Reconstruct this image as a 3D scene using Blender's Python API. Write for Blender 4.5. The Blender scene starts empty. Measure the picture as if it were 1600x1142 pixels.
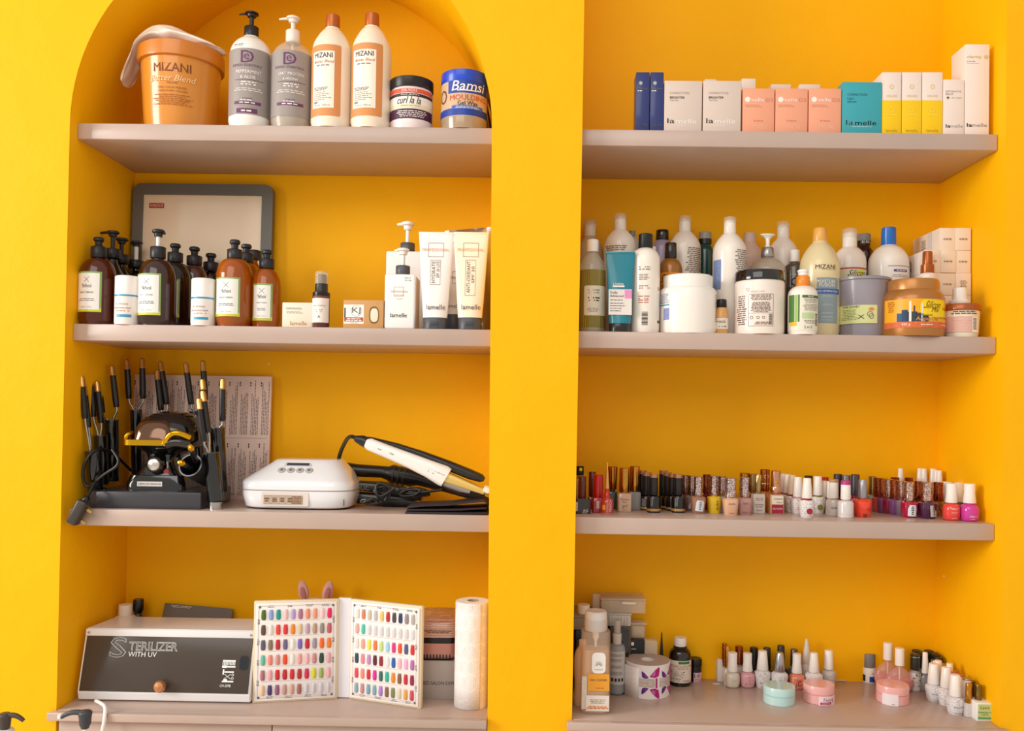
import bpy, bmesh, math, random
from mathutils import Vector, Matrix
random.seed(7)
SC = bpy.context.scene
COL = SC.collection
PI = math.pi

# ------------------------------------------------------------------ camera, world, lights, exposure
ZC = 1.62                      # eye height; the wall face is the plane y = 0, the niches run to y = 0.329
FPX, PPX, PPY = 1333.0, 830.145, 624.966
YAW, PITCH, ROLL, DIST = 0.00954, 0.01343, 0.01547, 2.0
_rt = Vector((math.cos(YAW), math.sin(YAW), 0))
_fw = Vector((-math.sin(YAW)*math.cos(PITCH), math.cos(YAW)*math.cos(PITCH), math.sin(PITCH)))
_up = _rt.cross(_fw)
RT = math.cos(ROLL)*_rt + math.sin(ROLL)*_up
UP = -math.sin(ROLL)*_rt + math.cos(ROLL)*_up
FW = _fw
cd = bpy.data.cameras.new('camera'); cam = bpy.data.objects.new('camera', cd); COL.objects.link(cam)
cd.sensor_width = 36.0; cd.lens = FPX/1600*36
cd.shift_x = (800-PPX)/1600; cd.shift_y = (PPY-571)/1600
m = Matrix((RT, UP, -FW)).transposed().to_4x4(); m.translation = Vector((0, -DIST, ZC))
cam.matrix_world = m; cd.clip_start = 0.05
SC.camera = cam

w = bpy.data.worlds.new('room_light'); SC.world = w; w.use_nodes = True
bgn = w.node_tree.nodes['Background']; bgn.inputs[0].default_value = (1.0, 0.93, 0.84, 1); bgn.inputs[1].default_value = 0.71

def area(name, loc, target, sx, sy, power, col):
    l = bpy.data.lights.new(name, 'AREA'); l.shape = 'RECTANGLE'; l.size = sx; l.size_y = sy
    l.energy = power; l.color = col
    o = bpy.data.objects.new(name, l); COL.objects.link(o); o.location = loc
    o.rotation_euler = (Vector(target)-Vector(loc)).to_track_quat('-Z', 'Y').to_euler()
    return o
area('window_light', (-4.4, -2.15, 2.6), (0.3, 0.15, 1.4), 1.7, 1.9, 142, (1.0, 0.98, 0.95))
area('high_fill_light', (-1.2, -3.8, 4.0), (0.1, 0.1, 1.4), 3.2, 2.0, 54, (1.0, 0.97, 0.94))  # added high fill, not a known window: lifts wall face, shelves shade niches

SC.view_settings.view_transform = 'Standard'; SC.view_settings.look = 'None'
SC.view_settings.exposure = 0.0; SC.view_settings.gamma = 1.0
SC.view_settings.use_curve_mapping = False

# ------------------------------------------------------------------ pixel of the photograph -> place on a plane of the room
CAM = Vector((0, -DIST, ZC))
def ray(px, py): return FW*FPX + RT*(px-PPX) - UP*(py-PPY)
def at(px, py, y):
    d = ray(px, py); return CAM + d*((y+DIST)/d.y)
def pxof(x, y, z):
    v = Vector((x, y, z))-CAM; return PPX+FPX*v.dot(RT)/v.dot(FW)
def on(px, py, z):
    d = ray(px, py); return CAM + d*((z-ZC)/d.z)
S1, S1B, S2, S2B, S3, S3B, CT = (ZC+v for v in (.6774, .6385, .1939, .1534, -.2493, -.2891, -.7171))
BK, RC = .3287, .0331
NL, NM, NN, NR = -1.1214, -.1148, .0872, 1.0817

# ------------------------------------------------------------------ materials
def lin(h):
    h = h.lstrip('#'); o = []
    for i in (0, 2, 4):
        c = int(h[i:i+2], 16)/255; o.append(c/12.92 if c <= .04045 else ((c+.055)/1.055)**2.4)
    return (*o, 1)
_mc = {}
def M(h, r=.45, metal=0., tr=0., coat=0., var=.05, bump=0., scale=30., kind='', ior=1.45, emit=0, alpha=1.):
    key = (h, r, metal, tr, coat, var, bump, scale, kind, alpha, ior)
    if key in _mc: return _mc[key]
    mt = bpy.data.materials.new('%s_%s' % (kind or 'paint', h)); mt.use_nodes = True
    nt = mt.node_tree; N = nt.nodes; L = nt.links; b = N['Principled BSDF']
    b.inputs['Roughness'].default_value = r; b.inputs['Metallic'].default_value = metal
    b.inputs['Transmission Weight'].default_value = tr; b.inputs['Coat Weight'].default_value = coat
    b.inputs['Coat Roughness'].default_value = .08; b.inputs['IOR'].default_value = ior
    b.inputs['Alpha'].default_value = alpha
    c = lin(h); b.inputs['Base Color'].default_value = c
    tc = N.new('ShaderNodeTexCoord')
    if kind == 'glitter':
        v = N.new('ShaderNodeTexVoronoi'); v.inputs['Scale'].default_value = scale
        L.new(tc.outputs['Object'], v.inputs['Vector'])
        mx = N.new('ShaderNodeMix'); mx.data_type = 'RGBA'
        mx.inputs[6].default_value = (c[0]*.35, c[1]*.3, c[2]*.3, 1); mx.inputs[7].default_value = (min(1, c[0]*1.8), min(1, c[1]*1.7), min(1, c[2]*1.7), 1)
        sp = N.new('ShaderNodeSeparateColor'); L.new(v.outputs['Color'], sp.inputs[0]); L.new(sp.outputs[0], mx.inputs[0])
        L.new(mx.outputs[2], b.inputs['Base Color'])
        bp = N.new('ShaderNodeBump'); bp.inputs['Strength'].default_value = .6; bp.inputs['Distance'].default_value = .001
        L.new(sp.outputs[1], bp.inputs['Height']); L.new(bp.outputs[0], b.inputs['Normal'])
        return _mc.setdefault(key, mt)
    if kind == 'doodle':          # fine scribbled print
        v = N.new('ShaderNodeTexVoronoi'); v.feature = 'DISTANCE_TO_EDGE'; v.inputs['Scale'].default_value = scale
        nz = N.new('ShaderNodeTexNoise'); nz.inputs['Scale'].default_value = 60
        ad = N.new('ShaderNodeVectorMath'); ad.operation = 'MULTIPLY_ADD'
        L.new(nz.outputs['Color'], ad.inputs[0]); ad.inputs[1].default_value = (.02, .02, .02); L.new(tc.outputs['Object'], ad.inputs[2])
        L.new(tc.outputs['Object'], nz.inputs['Vector']); L.new(ad.outputs[0], v.inputs['Vector'])
        rp = N.new('ShaderNodeValToRGB'); rp.color_ramp.elements[0].position = .02; rp.color_ramp.elements[0].color = (.30, .30, .38, 1)
        rp.color_ramp.elements[1].position = .07; rp.color_ramp.elements[1].color = c
        L.new(v.outputs['Distance'], rp.inputs[0]); L.new(rp.outputs[0], b.inputs['Base Color'])
        return _mc.setdefault(key, mt)
    if kind == 'wave':            # fine wavy stripes
        v = N.new('ShaderNodeTexWave'); v.inputs['Scale'].default_value = scale; v.inputs['Distortion'].default_value = 4
        v.bands_direction = 'Z'; L.new(tc.outputs['Object'], v.inputs['Vector'])
        mx = N.new('ShaderNodeMix'); mx.data_type = 'RGBA'; mx.inputs[6].default_value = c
        mx.inputs[7].default_value = (min(1, c[0]*1.5), min(1, c[1]*1.9), min(1, c[2]*2.6+.03), 1)
        L.new(v.outputs['Fac'], mx.inputs[0]); L.new(mx.outputs[2], b.inputs['Base Color'])
        return _mc.setdefault(key, mt)
    if var or bump:
        nz = N.new('ShaderNodeTexNoise'); nz.inputs['Scale'].default_value = scale; nz.inputs['Detail'].default_value = 4
        L.new(tc.outputs['Object'], nz.inputs['Vector'])
        mx = N.new('ShaderNodeMix'); mx.data_type = 'RGBA'
        mx.inputs[6].default_value = tuple(v*(1-var) for v in c[:3])+(1,); mx.inputs[7].default_value = tuple(min(1, v*(1+var)) for v in c[:3])+(1,)
        L.new(nz.outputs['Fac'], mx.inputs[0]); L.new(mx.outputs[2], b.inputs['Base Color'])
        if bump:
            bp = N.new('ShaderNodeBump'); bp.inputs['Strength'].default_value = bump; bp.inputs['Distance'].default_value = .002
            L.new(nz.outputs['Fac'], bp.inputs['Height']); L.new(bp.outputs[0], b.inputs['Normal'])
    return _mc.setdefault(key, mt)
def clear(h='f4f1ec', r=.06, tr=.9): return M(h, r, coat=.5, var=0, kind='clear', alpha=.34)

def wallmat():
    mt = M('fdb805', .5, var=.03, bump=.0, scale=6, kind='wall_paint'); nt = mt.node_tree; N = nt.nodes; L = nt.links
    b = N['Principled BSDF']; b.inputs['Specular IOR Level'].default_value = .18
    tc = next(n for n in N if n.type == 'TEX_COORD')
    nz = N.new('ShaderNodeTexNoise'); nz.inputs['Scale'].default_value = 55; nz.inputs['Detail'].default_value = 6
    n2 = N.new('ShaderNodeTexNoise'); n2.inputs['Scale'].default_value = 5
    L.new(tc.outputs['Object'], nz.inputs['Vector']); L.new(tc.outputs['Object'], n2.inputs['Vector'])
    b1 = N.new('ShaderNodeBump'); b1.inputs['Strength'].default_value = .25; b1.inputs['Distance'].default_value = .003
    b2 = N.new('ShaderNodeBump'); b2.inputs['Strength'].default_value = .35; b2.inputs['Distance'].default_value = .02
    L.new(nz.outputs['Fac'], b1.inputs['Height']); L.new(n2.outputs['Fac'], b2.inputs['Height'])
    L.new(b2.outputs[0], b1.inputs['Normal']); L.new(b1.outputs[0], b.inputs['Normal'])
    # small flakes of missing paint
    v = N.new('ShaderNodeTexVoronoi'); v.inputs['Scale'].default_value = 4.3; v.inputs['Randomness'].default_value = 1
    L.new(tc.outputs['Object'], v.inputs['Vector'])
    rp = N.new('ShaderNodeValToRGB'); rp.color_ramp.elements[0].position = .012; rp.color_ramp.elements[0].color = (1, 1, 1, 1)
    rp.color_ramp.elements[1].position = .02; rp.color_ramp.elements[1].color = (0, 0, 0, 1)
    L.new(v.outputs['Distance'], rp.inputs[0])
    mx = N.new('ShaderNodeMix'); mx.data_type = 'RGBA'; mx.inputs[7].default_value = lin('ffe9b0')
    src = b.inputs['Base Color'].links[0].from_socket
    L.new(rp.outputs[0], mx.inputs[0]); L.new(src, mx.inputs[6]); L.new(mx.outputs[2], b.inputs['Base Color'])
    return mt
YEL = wallmat()
GRE = M('bea79a', .33, coat=.15, var=.06, bump=.12, scale=14, kind='shelf_paint')
WHITE = M('f6f2ec', .35, coat=.3, var=.02); CREAM = M('f7e6cf', .38, coat=.3, var=.02)
BLACK = M('0c0c0e', .3, coat=.3, var=0); DARK = M('26262a', .4, var=0); GOLD = M('e8b640', .18, metal=1, var=0)
INK = M('2b2422', .6, var=0); WINK = M('f5efe8', .6, var=0); GINK = M('8f867d', .6, var=0); SILV = M('c9c6c4', .28, metal=1, var=0)

# ------------------------------------------------------------------ object helpers
def link(name, me, mat, parent=None, smooth=True, kind=None):
    o = bpy.data.objects.new(name, me); COL.objects.link(o)
    if mat and not me.materials: me.materials.append(mat)
    if smooth is not None:
        me.polygons.foreach_set('use_smooth', [bool(smooth)]*len(me.polygons))
    if parent: o.parent = parent
    if kind: o['kind'] = kind
    return o
def raw(name, vs, fs, mat, parent=None, smooth=False, kind=None, loc=None):
    me = bpy.data.meshes.new(name); me.from_pydata([tuple(v) for v in vs], [], fs); me.update()
    o = link(name, me, mat, parent, smooth, kind)
    if loc is not None: o.location = loc
    return o
def thing(name, label, cat, loc, rotz=0., group=None):
    o = bpy.data.objects.new(name, None); COL.objects.link(o); o.empty_display_size = .02
    o.location = loc; o.rotation_euler = (0, 0, rotz); o['label'] = label; o['category'] = cat
    if group: o['group'] = group
    return o
def tag(o, label, cat, group=None):
    o['label'] = label; o['category'] = cat
    if group: o['group'] = group
    return o
def edge_split(o, ang=35):
    me = o.data; bm = bmesh.new(); bm.from_mesh(me)
    for e in bm.edges:
        if len(e.link_faces) == 2 and e.calc_face_angle(0) > math.radians(ang): e.smooth = False
    bm.to_mesh(me); bm.free(); return o
def box(name, w, d, h, mat, parent=None, c=(0, 0, 0), bev=.0015, seg=2, rot=None, kind=None):
    """a box whose base centre is c; w along x, d along y, h along z"""
    bm = bmesh.new(); bmesh.ops.create_cube(bm, size=1)
    bmesh.ops.scale(bm, vec=(w, d, h), verts=bm.verts)
    if bev: bmesh.ops.bevel(bm, geom=bm.edges[:], offset=min(bev, w*.45, d*.45, h*.45), segments=seg, affect='EDGES', profile=.5)
    bmesh.ops.translate(bm, vec=(0, 0, h/2), verts=bm.verts)
    if rot: bmesh.ops.rotate(bm, cent=(0, 0, 0), matrix=rot, verts=bm.verts)
    bmesh.ops.translate(bm, vec=c, verts=bm.verts)
    me = bpy.data.meshes.new(name); bm.to_mesh(me); bm.free()
    return edge_split(link(name, me, mat, parent, bev > 0, kind), 50)
def cross(n, sx, sy, p, seg):
    a = 2*PI*n/seg; c, s = math.cos(a), math.sin(a)
    return (sx*math.copysign(abs(c)**(2/p), c), sy*math.copysign(abs(s)**(2/p), s))
def lathe(name, prof, mat, parent=None, seg=28, sx=1., sy=1., p=2., c=(0, 0, 0), rot=None, flute=0, kind=None, sharp=38, ring=False):
    """profile of (radius, z) turned about the z axis; p > 2 squares the cross section"""
    vs, fs = [], []
    for (r, z) in prof:
        for n in range(seg):
            x, y = cross(n, sx, sy, p, seg); q = r*(1-flute*(n % 2))
            vs.append(Vector((x*q, y*q, z)))
    for i in range(len(prof)-1):
        for n in range(seg):
            a, b = i*seg+n, i*seg+(n+1) % seg
            fs.append((a, b, b+seg, a+seg))
    if prof[0][0] > 1e-6 and not ring: fs.append(tuple(reversed(range(seg))))
    if prof[-1][0] > 1e-6 and not ring: fs.append(tuple(range((len(prof)-1)*seg, len(prof)*seg)))
    if prof[0][1] > prof[-1][1]: fs = [tuple(reversed(f)) for f in fs]
    if rot: vs = [rot @ v for v in vs]
    vs = [v+Vector(c) for v in vs]
    return edge_split(raw(name, vs, fs, mat, parent, True, kind), sharp)
def rounded(pr, n=4):
    """smooth a coarse profile with Chaikin cuts, keeping the end points"""
    for _ in range(n):
        o = [pr[0]]
        for a, b in zip(pr, pr[1:]):
            o += [(a[0]*.75+b[0]*.25, a[1]*.75+b[1]*.25), (a[0]*.25+b[0]*.75, a[1]*.25+b[1]*.75)]
        pr = o+[pr[-1]]
    return pr
def tube(name, pts, r, mat, parent=None, seg=8, kind=None, smooth=3, rs=None):
    P = [Vector(p) for p in pts]
    for _ in range(smooth if len(P) > 2 else 0):
        o = [P[0]]
        for a, b in zip(P, P[1:]): o += [a*.75+b*.25, a*.25+b*.75]
        P = o+[P[-1]]
    vs, fs = [], []; nrm = None
    for i, p in enumerate(P):
        t = (P[min(i+1, len(P)-1)]-P[max(i-1, 0)]).normalized()
        if nrm is None: nrm = t.orthogonal().normalized()
        nrm = (nrm-t*nrm.dot(t)).normalized(); bn = t.cross(nrm)
        rr = r if rs is None else rs[0]+(rs[1]-rs[0])*i/(len(P)-1)
        for k in range(seg):
            a = 2*PI*k/seg; vs.append(p+nrm*math.cos(a)*rr+bn*math.sin(a)*rr)
    for i in range(len(P)-1):
        for k in range(seg):
            a, b = i*seg+k, i*seg+(k+1) % seg; fs.append((a, b, b+seg, a+seg))
    fs += [tuple(reversed(range(seg))), tuple(range((len(P)-1)*seg, len(P)*seg))]
    return raw(name, vs, fs, mat, parent, True, kind)
def wrapv(u, z, r, off):
    if r is None: return Vector((u, -off, z))
    a = u/r; return Vector(((r+off)*math.sin(a), -(r+off)*math.cos(a), z))
def patch(name, parent, cx, cz, w, h, mat, r=None, off=.0003, rad=0., y=0., top=1., xf=None):
    """a thin printed label, flat or wrapped round a cylinder of radius r"""
    n = 1 if r is None else max(2, int(w/r*7)); pts = []
    def outline(t):      # shortening near the corners for rounded labels
        return 0 if rad <= 0 else rad-math.sqrt(max(0, rad*rad-max(0, rad-t)**2))
    us = [cx-w/2+w*i/n for i in range(n+1)]
    if rad > 0: us = sorted(set(us+[cx-w/2+rad*q for q in (.12, .35, .65, 1)]+[cx+w/2-rad*q for q in (.12, .35, .65, 1)]))
    vs, fs = [], []
    for u in us:
        e = outline(min(u-cx+w/2, cx+w/2-u))
        for z in (cz-h/2+e, cz+h/2-e):
            vs.append(wrapv(u, z, r, off)+Vector((0, y, 0)))
    for i in range(len(us)-1): fs.append((2*i, 2*i+2, 2*i+3, 2*i+1))
    if xf: vs = [xf @ v for v in vs]
    return raw(name, vs, fs, mat, parent, True)
_tc = {}
def txtmesh(s, outline=0):
    if (s, outline) in _tc: return _tc[s, outline]
    cu = bpy.data.curves.new('t', 'FONT'); cu.body = s; cu.resolution_u = 2; cu.size = 1
    if outline: cu.fill_mode = 'NONE'; cu.bevel_depth = outline; cu.bevel_resolution = 0
    o = bpy.data.objects.new('t', cu); me = bpy.data.meshes.new_from_object(o)
    vs = [v.co.copy() for v in me.vertices]; fs = [tuple(p.vertices) for p in me.polygons]
    bpy.data.objects.remove(o); bpy.data.curves.remove(cu); bpy.data.meshes.remove(me)
    x0, x1 = min(v.x for v in vs), max(v.x for v in vs); y0, y1 = min(v.y for v in vs), max(v.y for v in vs)
    vs = [((v.x-x0)/(x1-x0)-.5, (v.y-y0)/(y1-y0)-.5) for v in vs]
    _tc[s, outline] = (vs, fs, (x1-x0)/(y1-y0)); return _tc[s, outline]
def text(parent, s, cx, cz, w, mat=None, r=None, h=None, off=.0006, shear=0., vert=False, y=0., name='lettering', bold=0, xf=None, outline=0):
    vs, fs, asp = txtmesh(s, outline); h = h or w/asp; out, F = [], []
    cp = [(0, 0)]+([(bold, 0), (0, bold)] if bold else [])
    for dx, dz in cp:
        b = len(out)
        for (u, v) in vs:
            a, c = u*w+v*h*shear+dx, v*h+dz
            if vert: a, c = -c, a
            out.append(wrapv(cx+a, cz+c, r, off)+Vector((0, y, 0)))
        F += [tuple(q+b for q in f) for f in fs]
    if xf: out = [xf @ v for v in out]
    return raw(name, out, F, mat or INK, parent, True)
def micro(parent, cx, cz, w, h, rows, mat=None, r=None, off=.0006, fill=.5, align=0, y=0., seed=1, vert=False, name='small_print', xf=None):
    """rows of small print too fine to read: dashes of word length"""
    rg = random.Random(seed*31+rows); vs, fs = [], []; lh = h/rows
    for i in range(rows):
        z = cz+h/2-(i+.5)*lh; t = lh*fill/2; L = w*rg.uniform(.6, 1)
        u = cx-w/2 if align else cx-L/2; e = u+L
        while u < e-1e-5:
            q = min(e, u+lh*rg.uniform(.8, 3.2))
            b = len(vs)
            for (a, c) in ((u, z-t), (q, z-t), (q, z+t), (u, z+t)):
                if vert: a, c = cx-(c-cz), cz+(a-cx)
                vs.append(wrapv(a, c, r, off)+Vector((0, y, 0)))
            fs.append((b, b+1, b+2, b+3)); u = q+lh*.45
    if xf: vs = [xf @ v for v in vs]
    return raw(name, vs, fs, mat or GINK, parent, True)
def frame(parent, cx, cz, w, h, t, mat, r=None, off=.0006, y=0., name='printed_frame', xf=None):
    vs, fs = [], []
    for (a, b, c, d) in ((-w/2, -h/2, w/2, -h/2+t), (-w/2, h/2-t, w/2, h/2), (-w/2, -h/2, -w/2+t, h/2), (w/2-t, -h/2, w/2, h/2)):
        n = max(1, int((c-a)/.006)) if r else 1
        for i in range(n):
            k = len(vs); u0, u1 = a+(c-a)*i/n, a+(c-a)*(i+1)/n
            vs += [wrapv(cx+u0, cz+b, r, off), wrapv(cx+u1, cz+b, r, off), wrapv(cx+u1, cz+d, r, off), wrapv(cx+u0, cz+d, r, off)]
            fs.append((k, k+1, k+2, k+3))
    vs = [v+Vector((0, y, 0)) for v in vs]
    if xf: vs = [xf @ v for v in vs]
    return raw(name, vs, fs, mat, parent, True)

# ------------------------------------------------------------------ the wall with its two niches
def z_(v): return ZC+v
ZLO, ZHI = 0., 3.1
def mx_(z): return NM-.0062+(2.2-z)*.0085     # the left niche's right edge leans a little
AC, AR = ((NL+mx_(2.3))/2, at(440, 197, 0).z), (mx_(2.3)-NL)/2
arch = [(AC[0]-AR*math.cos(PI*i/48), AC[1]+AR*math.sin(PI*i/48)) for i in range(49)]
left_open = [(NL-.012, ZLO)]+[(NL, CT)]+arch+[(mx_(CT), CT), (mx_(ZLO), ZLO)]
def wall_face():
    vs, fs = [], []
    def quad(a, b, c, d):
        k = len(vs); vs.extend([(p[0], 0, p[1]) for p in (a, b, c, d)]); fs.append((k, k+1, k+2, k+3))
    quad((-2.6, ZLO), (left_open[0][0], ZLO), (NL, CT), (-2.6, CT))
    quad((-2.6, CT), (NL, CT), arch[0], (-2.6, arch[0][1]))
    lo = arch[:25]; hi = arch[24:]
    for a, b in zip(lo, lo[1:]): quad((-2.6, a[1]), a, b, (-2.6, b[1]))
    quad((-2.6, arch[24][1]), arch[24], (arch[24][0], ZHI), (-2.6, ZHI))
    for a, b in zip(hi, hi[1:]): quad(a, (NN+.004, a[1]), (NN+.004, b[1]), b)
    quad(arch[24], (NN+.004, arch[24][1]), (NN+.004, ZHI), (arch[24][0], ZHI))
    quad((mx_(CT), CT), (NN, CT), (NN+.004, arch[-1][1]), arch[-1])
    quad((mx_(ZLO), ZLO), (NN-.004, ZLO), (NN, CT), (mx_(CT), CT))
    quad((NR, ZLO), (2.4, ZLO), (2.4, ZHI), (NR+.002, ZHI))
    return raw('wall_back', vs, fs, YEL, kind='structure')
wall_face()
def lining(name, line, flip=False, smooth=True):
    vs, fs = [], []; r = .006
    for (x, z, nx, nz) in line:      # outline point and the direction into the opening's solid
        for (a, y) in ((r, 0), (r*.3, r*.3), (0, r)):
            vs.append((x+nx*a-nx*0, y, z+nz*a))
        vs.append((x, BK, z))
    for i in range(len(line)-1):
        for k in range(3):
            q = (4*i+k, 4*i+k+1, 4*i+k+5, 4*i+k+4); fs.append(q if flip else q[::-1])
    o = raw(name, vs, fs, YEL, kind='structure', smooth=True); return edge_split(o, 40)
ll = [(NL-.012, ZLO, -1, 0), (NL, CT, -1, 0)]+[(x, z, (x-AC[0])/AR, (z-AC[1])/AR) for x, z in arch]+[(mx_(CT), CT, 1, 0), (mx_(ZLO), ZLO, 1, 0)]
lining('wall_left_niche', ll)
lining('wall_right_niche_near_side', [(NN-.004, ZLO, -1, 0), (NN, CT, -1, 0), (NN+.004, ZHI, -1, 0)])
lining('wall_right_niche_far_side', [(NR+.002, ZHI, 1, 0), (NR, ZLO, 1, 0)])
raw('wall_niche_back', [(-1.5, BK, ZLO), (NM+.06, BK, ZLO), (NM+.06, BK, ZHI), (-1.5, BK, ZHI)], [(0, 1, 2, 3)], YEL, kind='structure')
raw('wall_right_niche_back', [(NN-.03, BK, ZLO), (NR+.06, BK, ZLO), (NR+.06, BK, ZHI), (NN-.03, BK, ZHI)], [(0, 1, 2, 3)], YEL, kind='structure')

def slab(name, label, x0, x1, zt, zb, yf, yb=BK, cat='shelf'):
    o = box(name, x1-x0, yb-yf, zt-zb, GRE, None, ((x0+x1)/2, (yf+yb)/2, zb), bev=.0022)
    return tag(o, label, cat)
slab('shelf', 'top greige shelf board under the arch', NL, mx_(S1)+.004, S1, S1B, RC)
slab('shelf', 'arched niche shelf board carrying the amber pump bottles', NL, mx_(S2)+.004, S2, S2B, RC)
slab('shelf', 'arched niche shelf board carrying the hair irons', NL, mx_(S3)+.004, S3, S3B, RC)
slab('shelf', 'top greige shelf board carrying the row of cosmetic boxes', NN, NR, S1, S1B, RC)
slab('shelf', 'greige shelf board crowded with shampoo bottles and jars', NN, NR, S2, S2B, RC)
slab('shelf', 'greige shelf board lined with nail polish bottles', NN, NR, S3, S3B, RC)
for lab_, a_, b_, c_, d_ in (('worn greige counter top under the sterilizer', NL, mx_(CT), NL-.012, mx_(CT)-.001), ('worn greige counter top with nail polishes and pastel jars', NN, NR, NN-.012, NR+.012)):
    o_ = slab('counter_top', lab_, a_+.0005, b_-.0005, CT, CT-.019, 0, cat='counter')
    box('front_edge', d_-c_, .0198, .019, GRE, o_, ((c_+d_)/2, -.0101, CT-.019), bev=.002)

# ------------------------------------------------------------------ placing and measuring things that stand on a board
class Spot:
    """a standing place at depth y on a board whose top is z0; heights and widths are scaled from the photograph at that depth"""
    def __init__(s, px, py, y, z0, rotz=0.):
        p = at(px, py, y); s.px = px; s.y = y; s.z0 = z0; s.k = (DIST+y)/FPX; s.loc = (p.x, y, z0); s.rotz = rotz
    def h(s, py): return max(0., at(s.px, py, s.y).z-s.z0) if py is not None else 0.
    def pr(s, prof): return [(w*s.k, s.h(py)) for w, py in prof]
    def thing(s, name, label, cat, group=None): return thing(name, label, cat, s.loc, s.rotz, group)
    def _u(s, dx, r): return dx*s.k if r is None else r*math.asin(max(-.985, min(.985, dx*s.k/r)))
    def text(s, par, t, dx, py, w, r=None, **kw):
        a, b = s._u(dx-w/2, r), s._u(dx+w/2, r)
        if kw.get('h'): kw['h'] *= s.k
        return text(par, t, (a+b)/2, s.h(py), b-a, r=r, **kw)
    def patch(s, name, par, x0, x1, p0, p1, mat, r=None, **kw):
        a, b = s._u(x0, r), s._u(x1, r); z0, z1 = s.h(p1), s.h(p0)
        if kw.get('rad'): kw['rad'] *= s.k
        return patch(name, par, (a+b)/2, (z0+z1)/2, b-a, z1-z0, mat, r=r, **kw)
    def micro(s, par, x0, x1, p0, p1, rows, r=None, **kw):
        a, b = s._u(x0, r), s._u(x1, r); z0, z1 = s.h(p1), s.h(p0)
        return micro(par, (a+b)/2, (z0+z1)/2, b-a, z1-z0, rows, r=r, **kw)
    def frame(s, par, x0, x1, p0, p1, t, mat, r=None, **kw):
        a, b = s._u(x0, r), s._u(x1, r); z0, z1 = s.h(p1), s.h(p0)
        return frame(par, (a+b)/2, (z0+z1)/2, b-a, z1-z0, t*s.k, mat, r=r, **kw)
def foot(px, py, z0, rpx=0., rotz=0.):
    """spot whose front foot is seen at (px, py) on a board seen from above"""
    p = on(px, py, z0); k = (DIST+p.y)/FPX; y = p.y+rpx*k
    return Spot(px, py, y, z0, rotz)

def pump(par, rc, z0, z1, z2, z3, rh, noz, mcol, mhead, mstem=None, drop=.25, ribs=True, locked=False):
    """collar from z0 to z1, stem up to z2, actuator head to z3 with a nozzle of signed length noz"""
    lathe('collar', [(rc*.97, z0), (rc, z0+.001), (rc, z1-.001), (rc*.93, z1)], mcol, par, seg=36, flute=.035 if ribs else 0, sharp=60)
    if not locked:
        lathe('stem', [(rh*.33, z1-.002), (rh*.33, z2+.002)], mstem or mhead, par, seg=12)
    hh = z3-z2; pts = [(rh*.62, z2), (rh*.7, z2+hh*.45), (rh, z2+hh*.6), (rh, z2+hh*.85), (rh*.8, z3)]
    hd = lathe('pump_head', pts, mhead, par, seg=20)
    if locked: lathe('pump_neck', [(rh*1.05, z1-.001), (rh*.95, z2-.001), (rh*.7, z2+.001)], mhead, par, seg=20)
    if noz:
        t = hh*.2; zz = z2+hh*.68; sgn = 1 if noz > 0 else -1
        tube('nozzle', [(0, 0, zz), (noz*.45, 0, zz+t*.3), (noz*.8, 0, zz), (noz, 0, zz-hh*drop)], t, mhead, hd, seg=8, smooth=2, rs=(t*1.5, t*.8))
    return hd

def BX(px0, px1, ptop, y, z0, depth, label, mat, name='carton', cat='box', group=None, rotz=0., bev=.0008, part='body'):
    """a carton whose front face spans px0..px1, with its front at depth y"""
    P = Spot((px0+px1)/2, ptop, y, z0, rotz); t = P.thing(name, label, cat, group)
    P.w = (px1-px0)*P.k; P.H = P.h(ptop); P.d = depth
    box(part, P.w-.0006, depth, P.H, mat, t, (0, depth/2, 0), bev=bev)
    # the closed lid flap, a seam line at the top of the front
    box('lid_flap', P.w-.003, depth-.002, .0007, mat, t, (0, depth/2, P.H-.0001), bev=0)
    return P, t

# ================================================================== top shelf of the arched niche
KB = M('d88a2c', .35, coat=.4, var=.05); COPPER = M('b5602a', .3, metal=.35, var=.03); PURP = M('6a2f5a', .5, var=0); TAUPE = M('9d928c', .45, var=.02)
PU = M('6b3560', .5, var=0)
# orange tub
P = Spot(283, 140, .125, S1)
t = P.thing('tub', 'big orange plastic tub of hair butter with a rim lid', 'tub')
tl = Matrix.Rotation(math.radians(3.2), 3, 'Y')
b = P.pr([(51, None), (53.5, 192), (59, 112), (59.5, 108), (58, 106)])
lathe('body', [(0, 0), (.002, 0)]+b, M('d98a2a', .28, coat=.5, var=.08, scale=12), t, seg=56)
hl = P.h(106)
lathe('lid', [(.0, hl-.002), (59*P.k, hl-.003), (60*P.k, hl-.006), (64*P.k, hl-.004), (64.5*P.k, hl+.006), (64*P.k, hl+.030), (62.5*P.k, hl+.032), (61*P.k, hl+.028), (0, hl+.028)], M('cf7a20', .35, coat=.3), t, seg=56, rot=None)
r = 57*P.k
P.text(t, 'MIZANI', 8, 127, 52, r=r, off=.0022, mat=M('8a461a', .5, var=0), h=13, bold=.0005)
P.text(t, 'Butter Blend', 8, 143, 62, r=r, off=.0018, mat=M('f6cf98', .5, var=0), shear=.3)
P.text(t, 'RELAXER', 10, 150, 15, r=r*.98, off=.0024, mat=M('8a4a16', .5, var=0))
P.text(t, 'FINE / COLOR TREATED', 9, 157, 40, r=r*.98, off=.002, mat=M('8a4a16', .5, var=0))
P.text(t, 'CHEVEUX FINS / COLORES', 9, 162, 42, r=r*.97, off=.002, mat=M('8a4a16', .5, var=0))
P.micro(t, -20, 36, 166, 183, 6, r=r*.95, off=.003, mat=M('a85c1e', .5, var=0), fill=.35)
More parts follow.
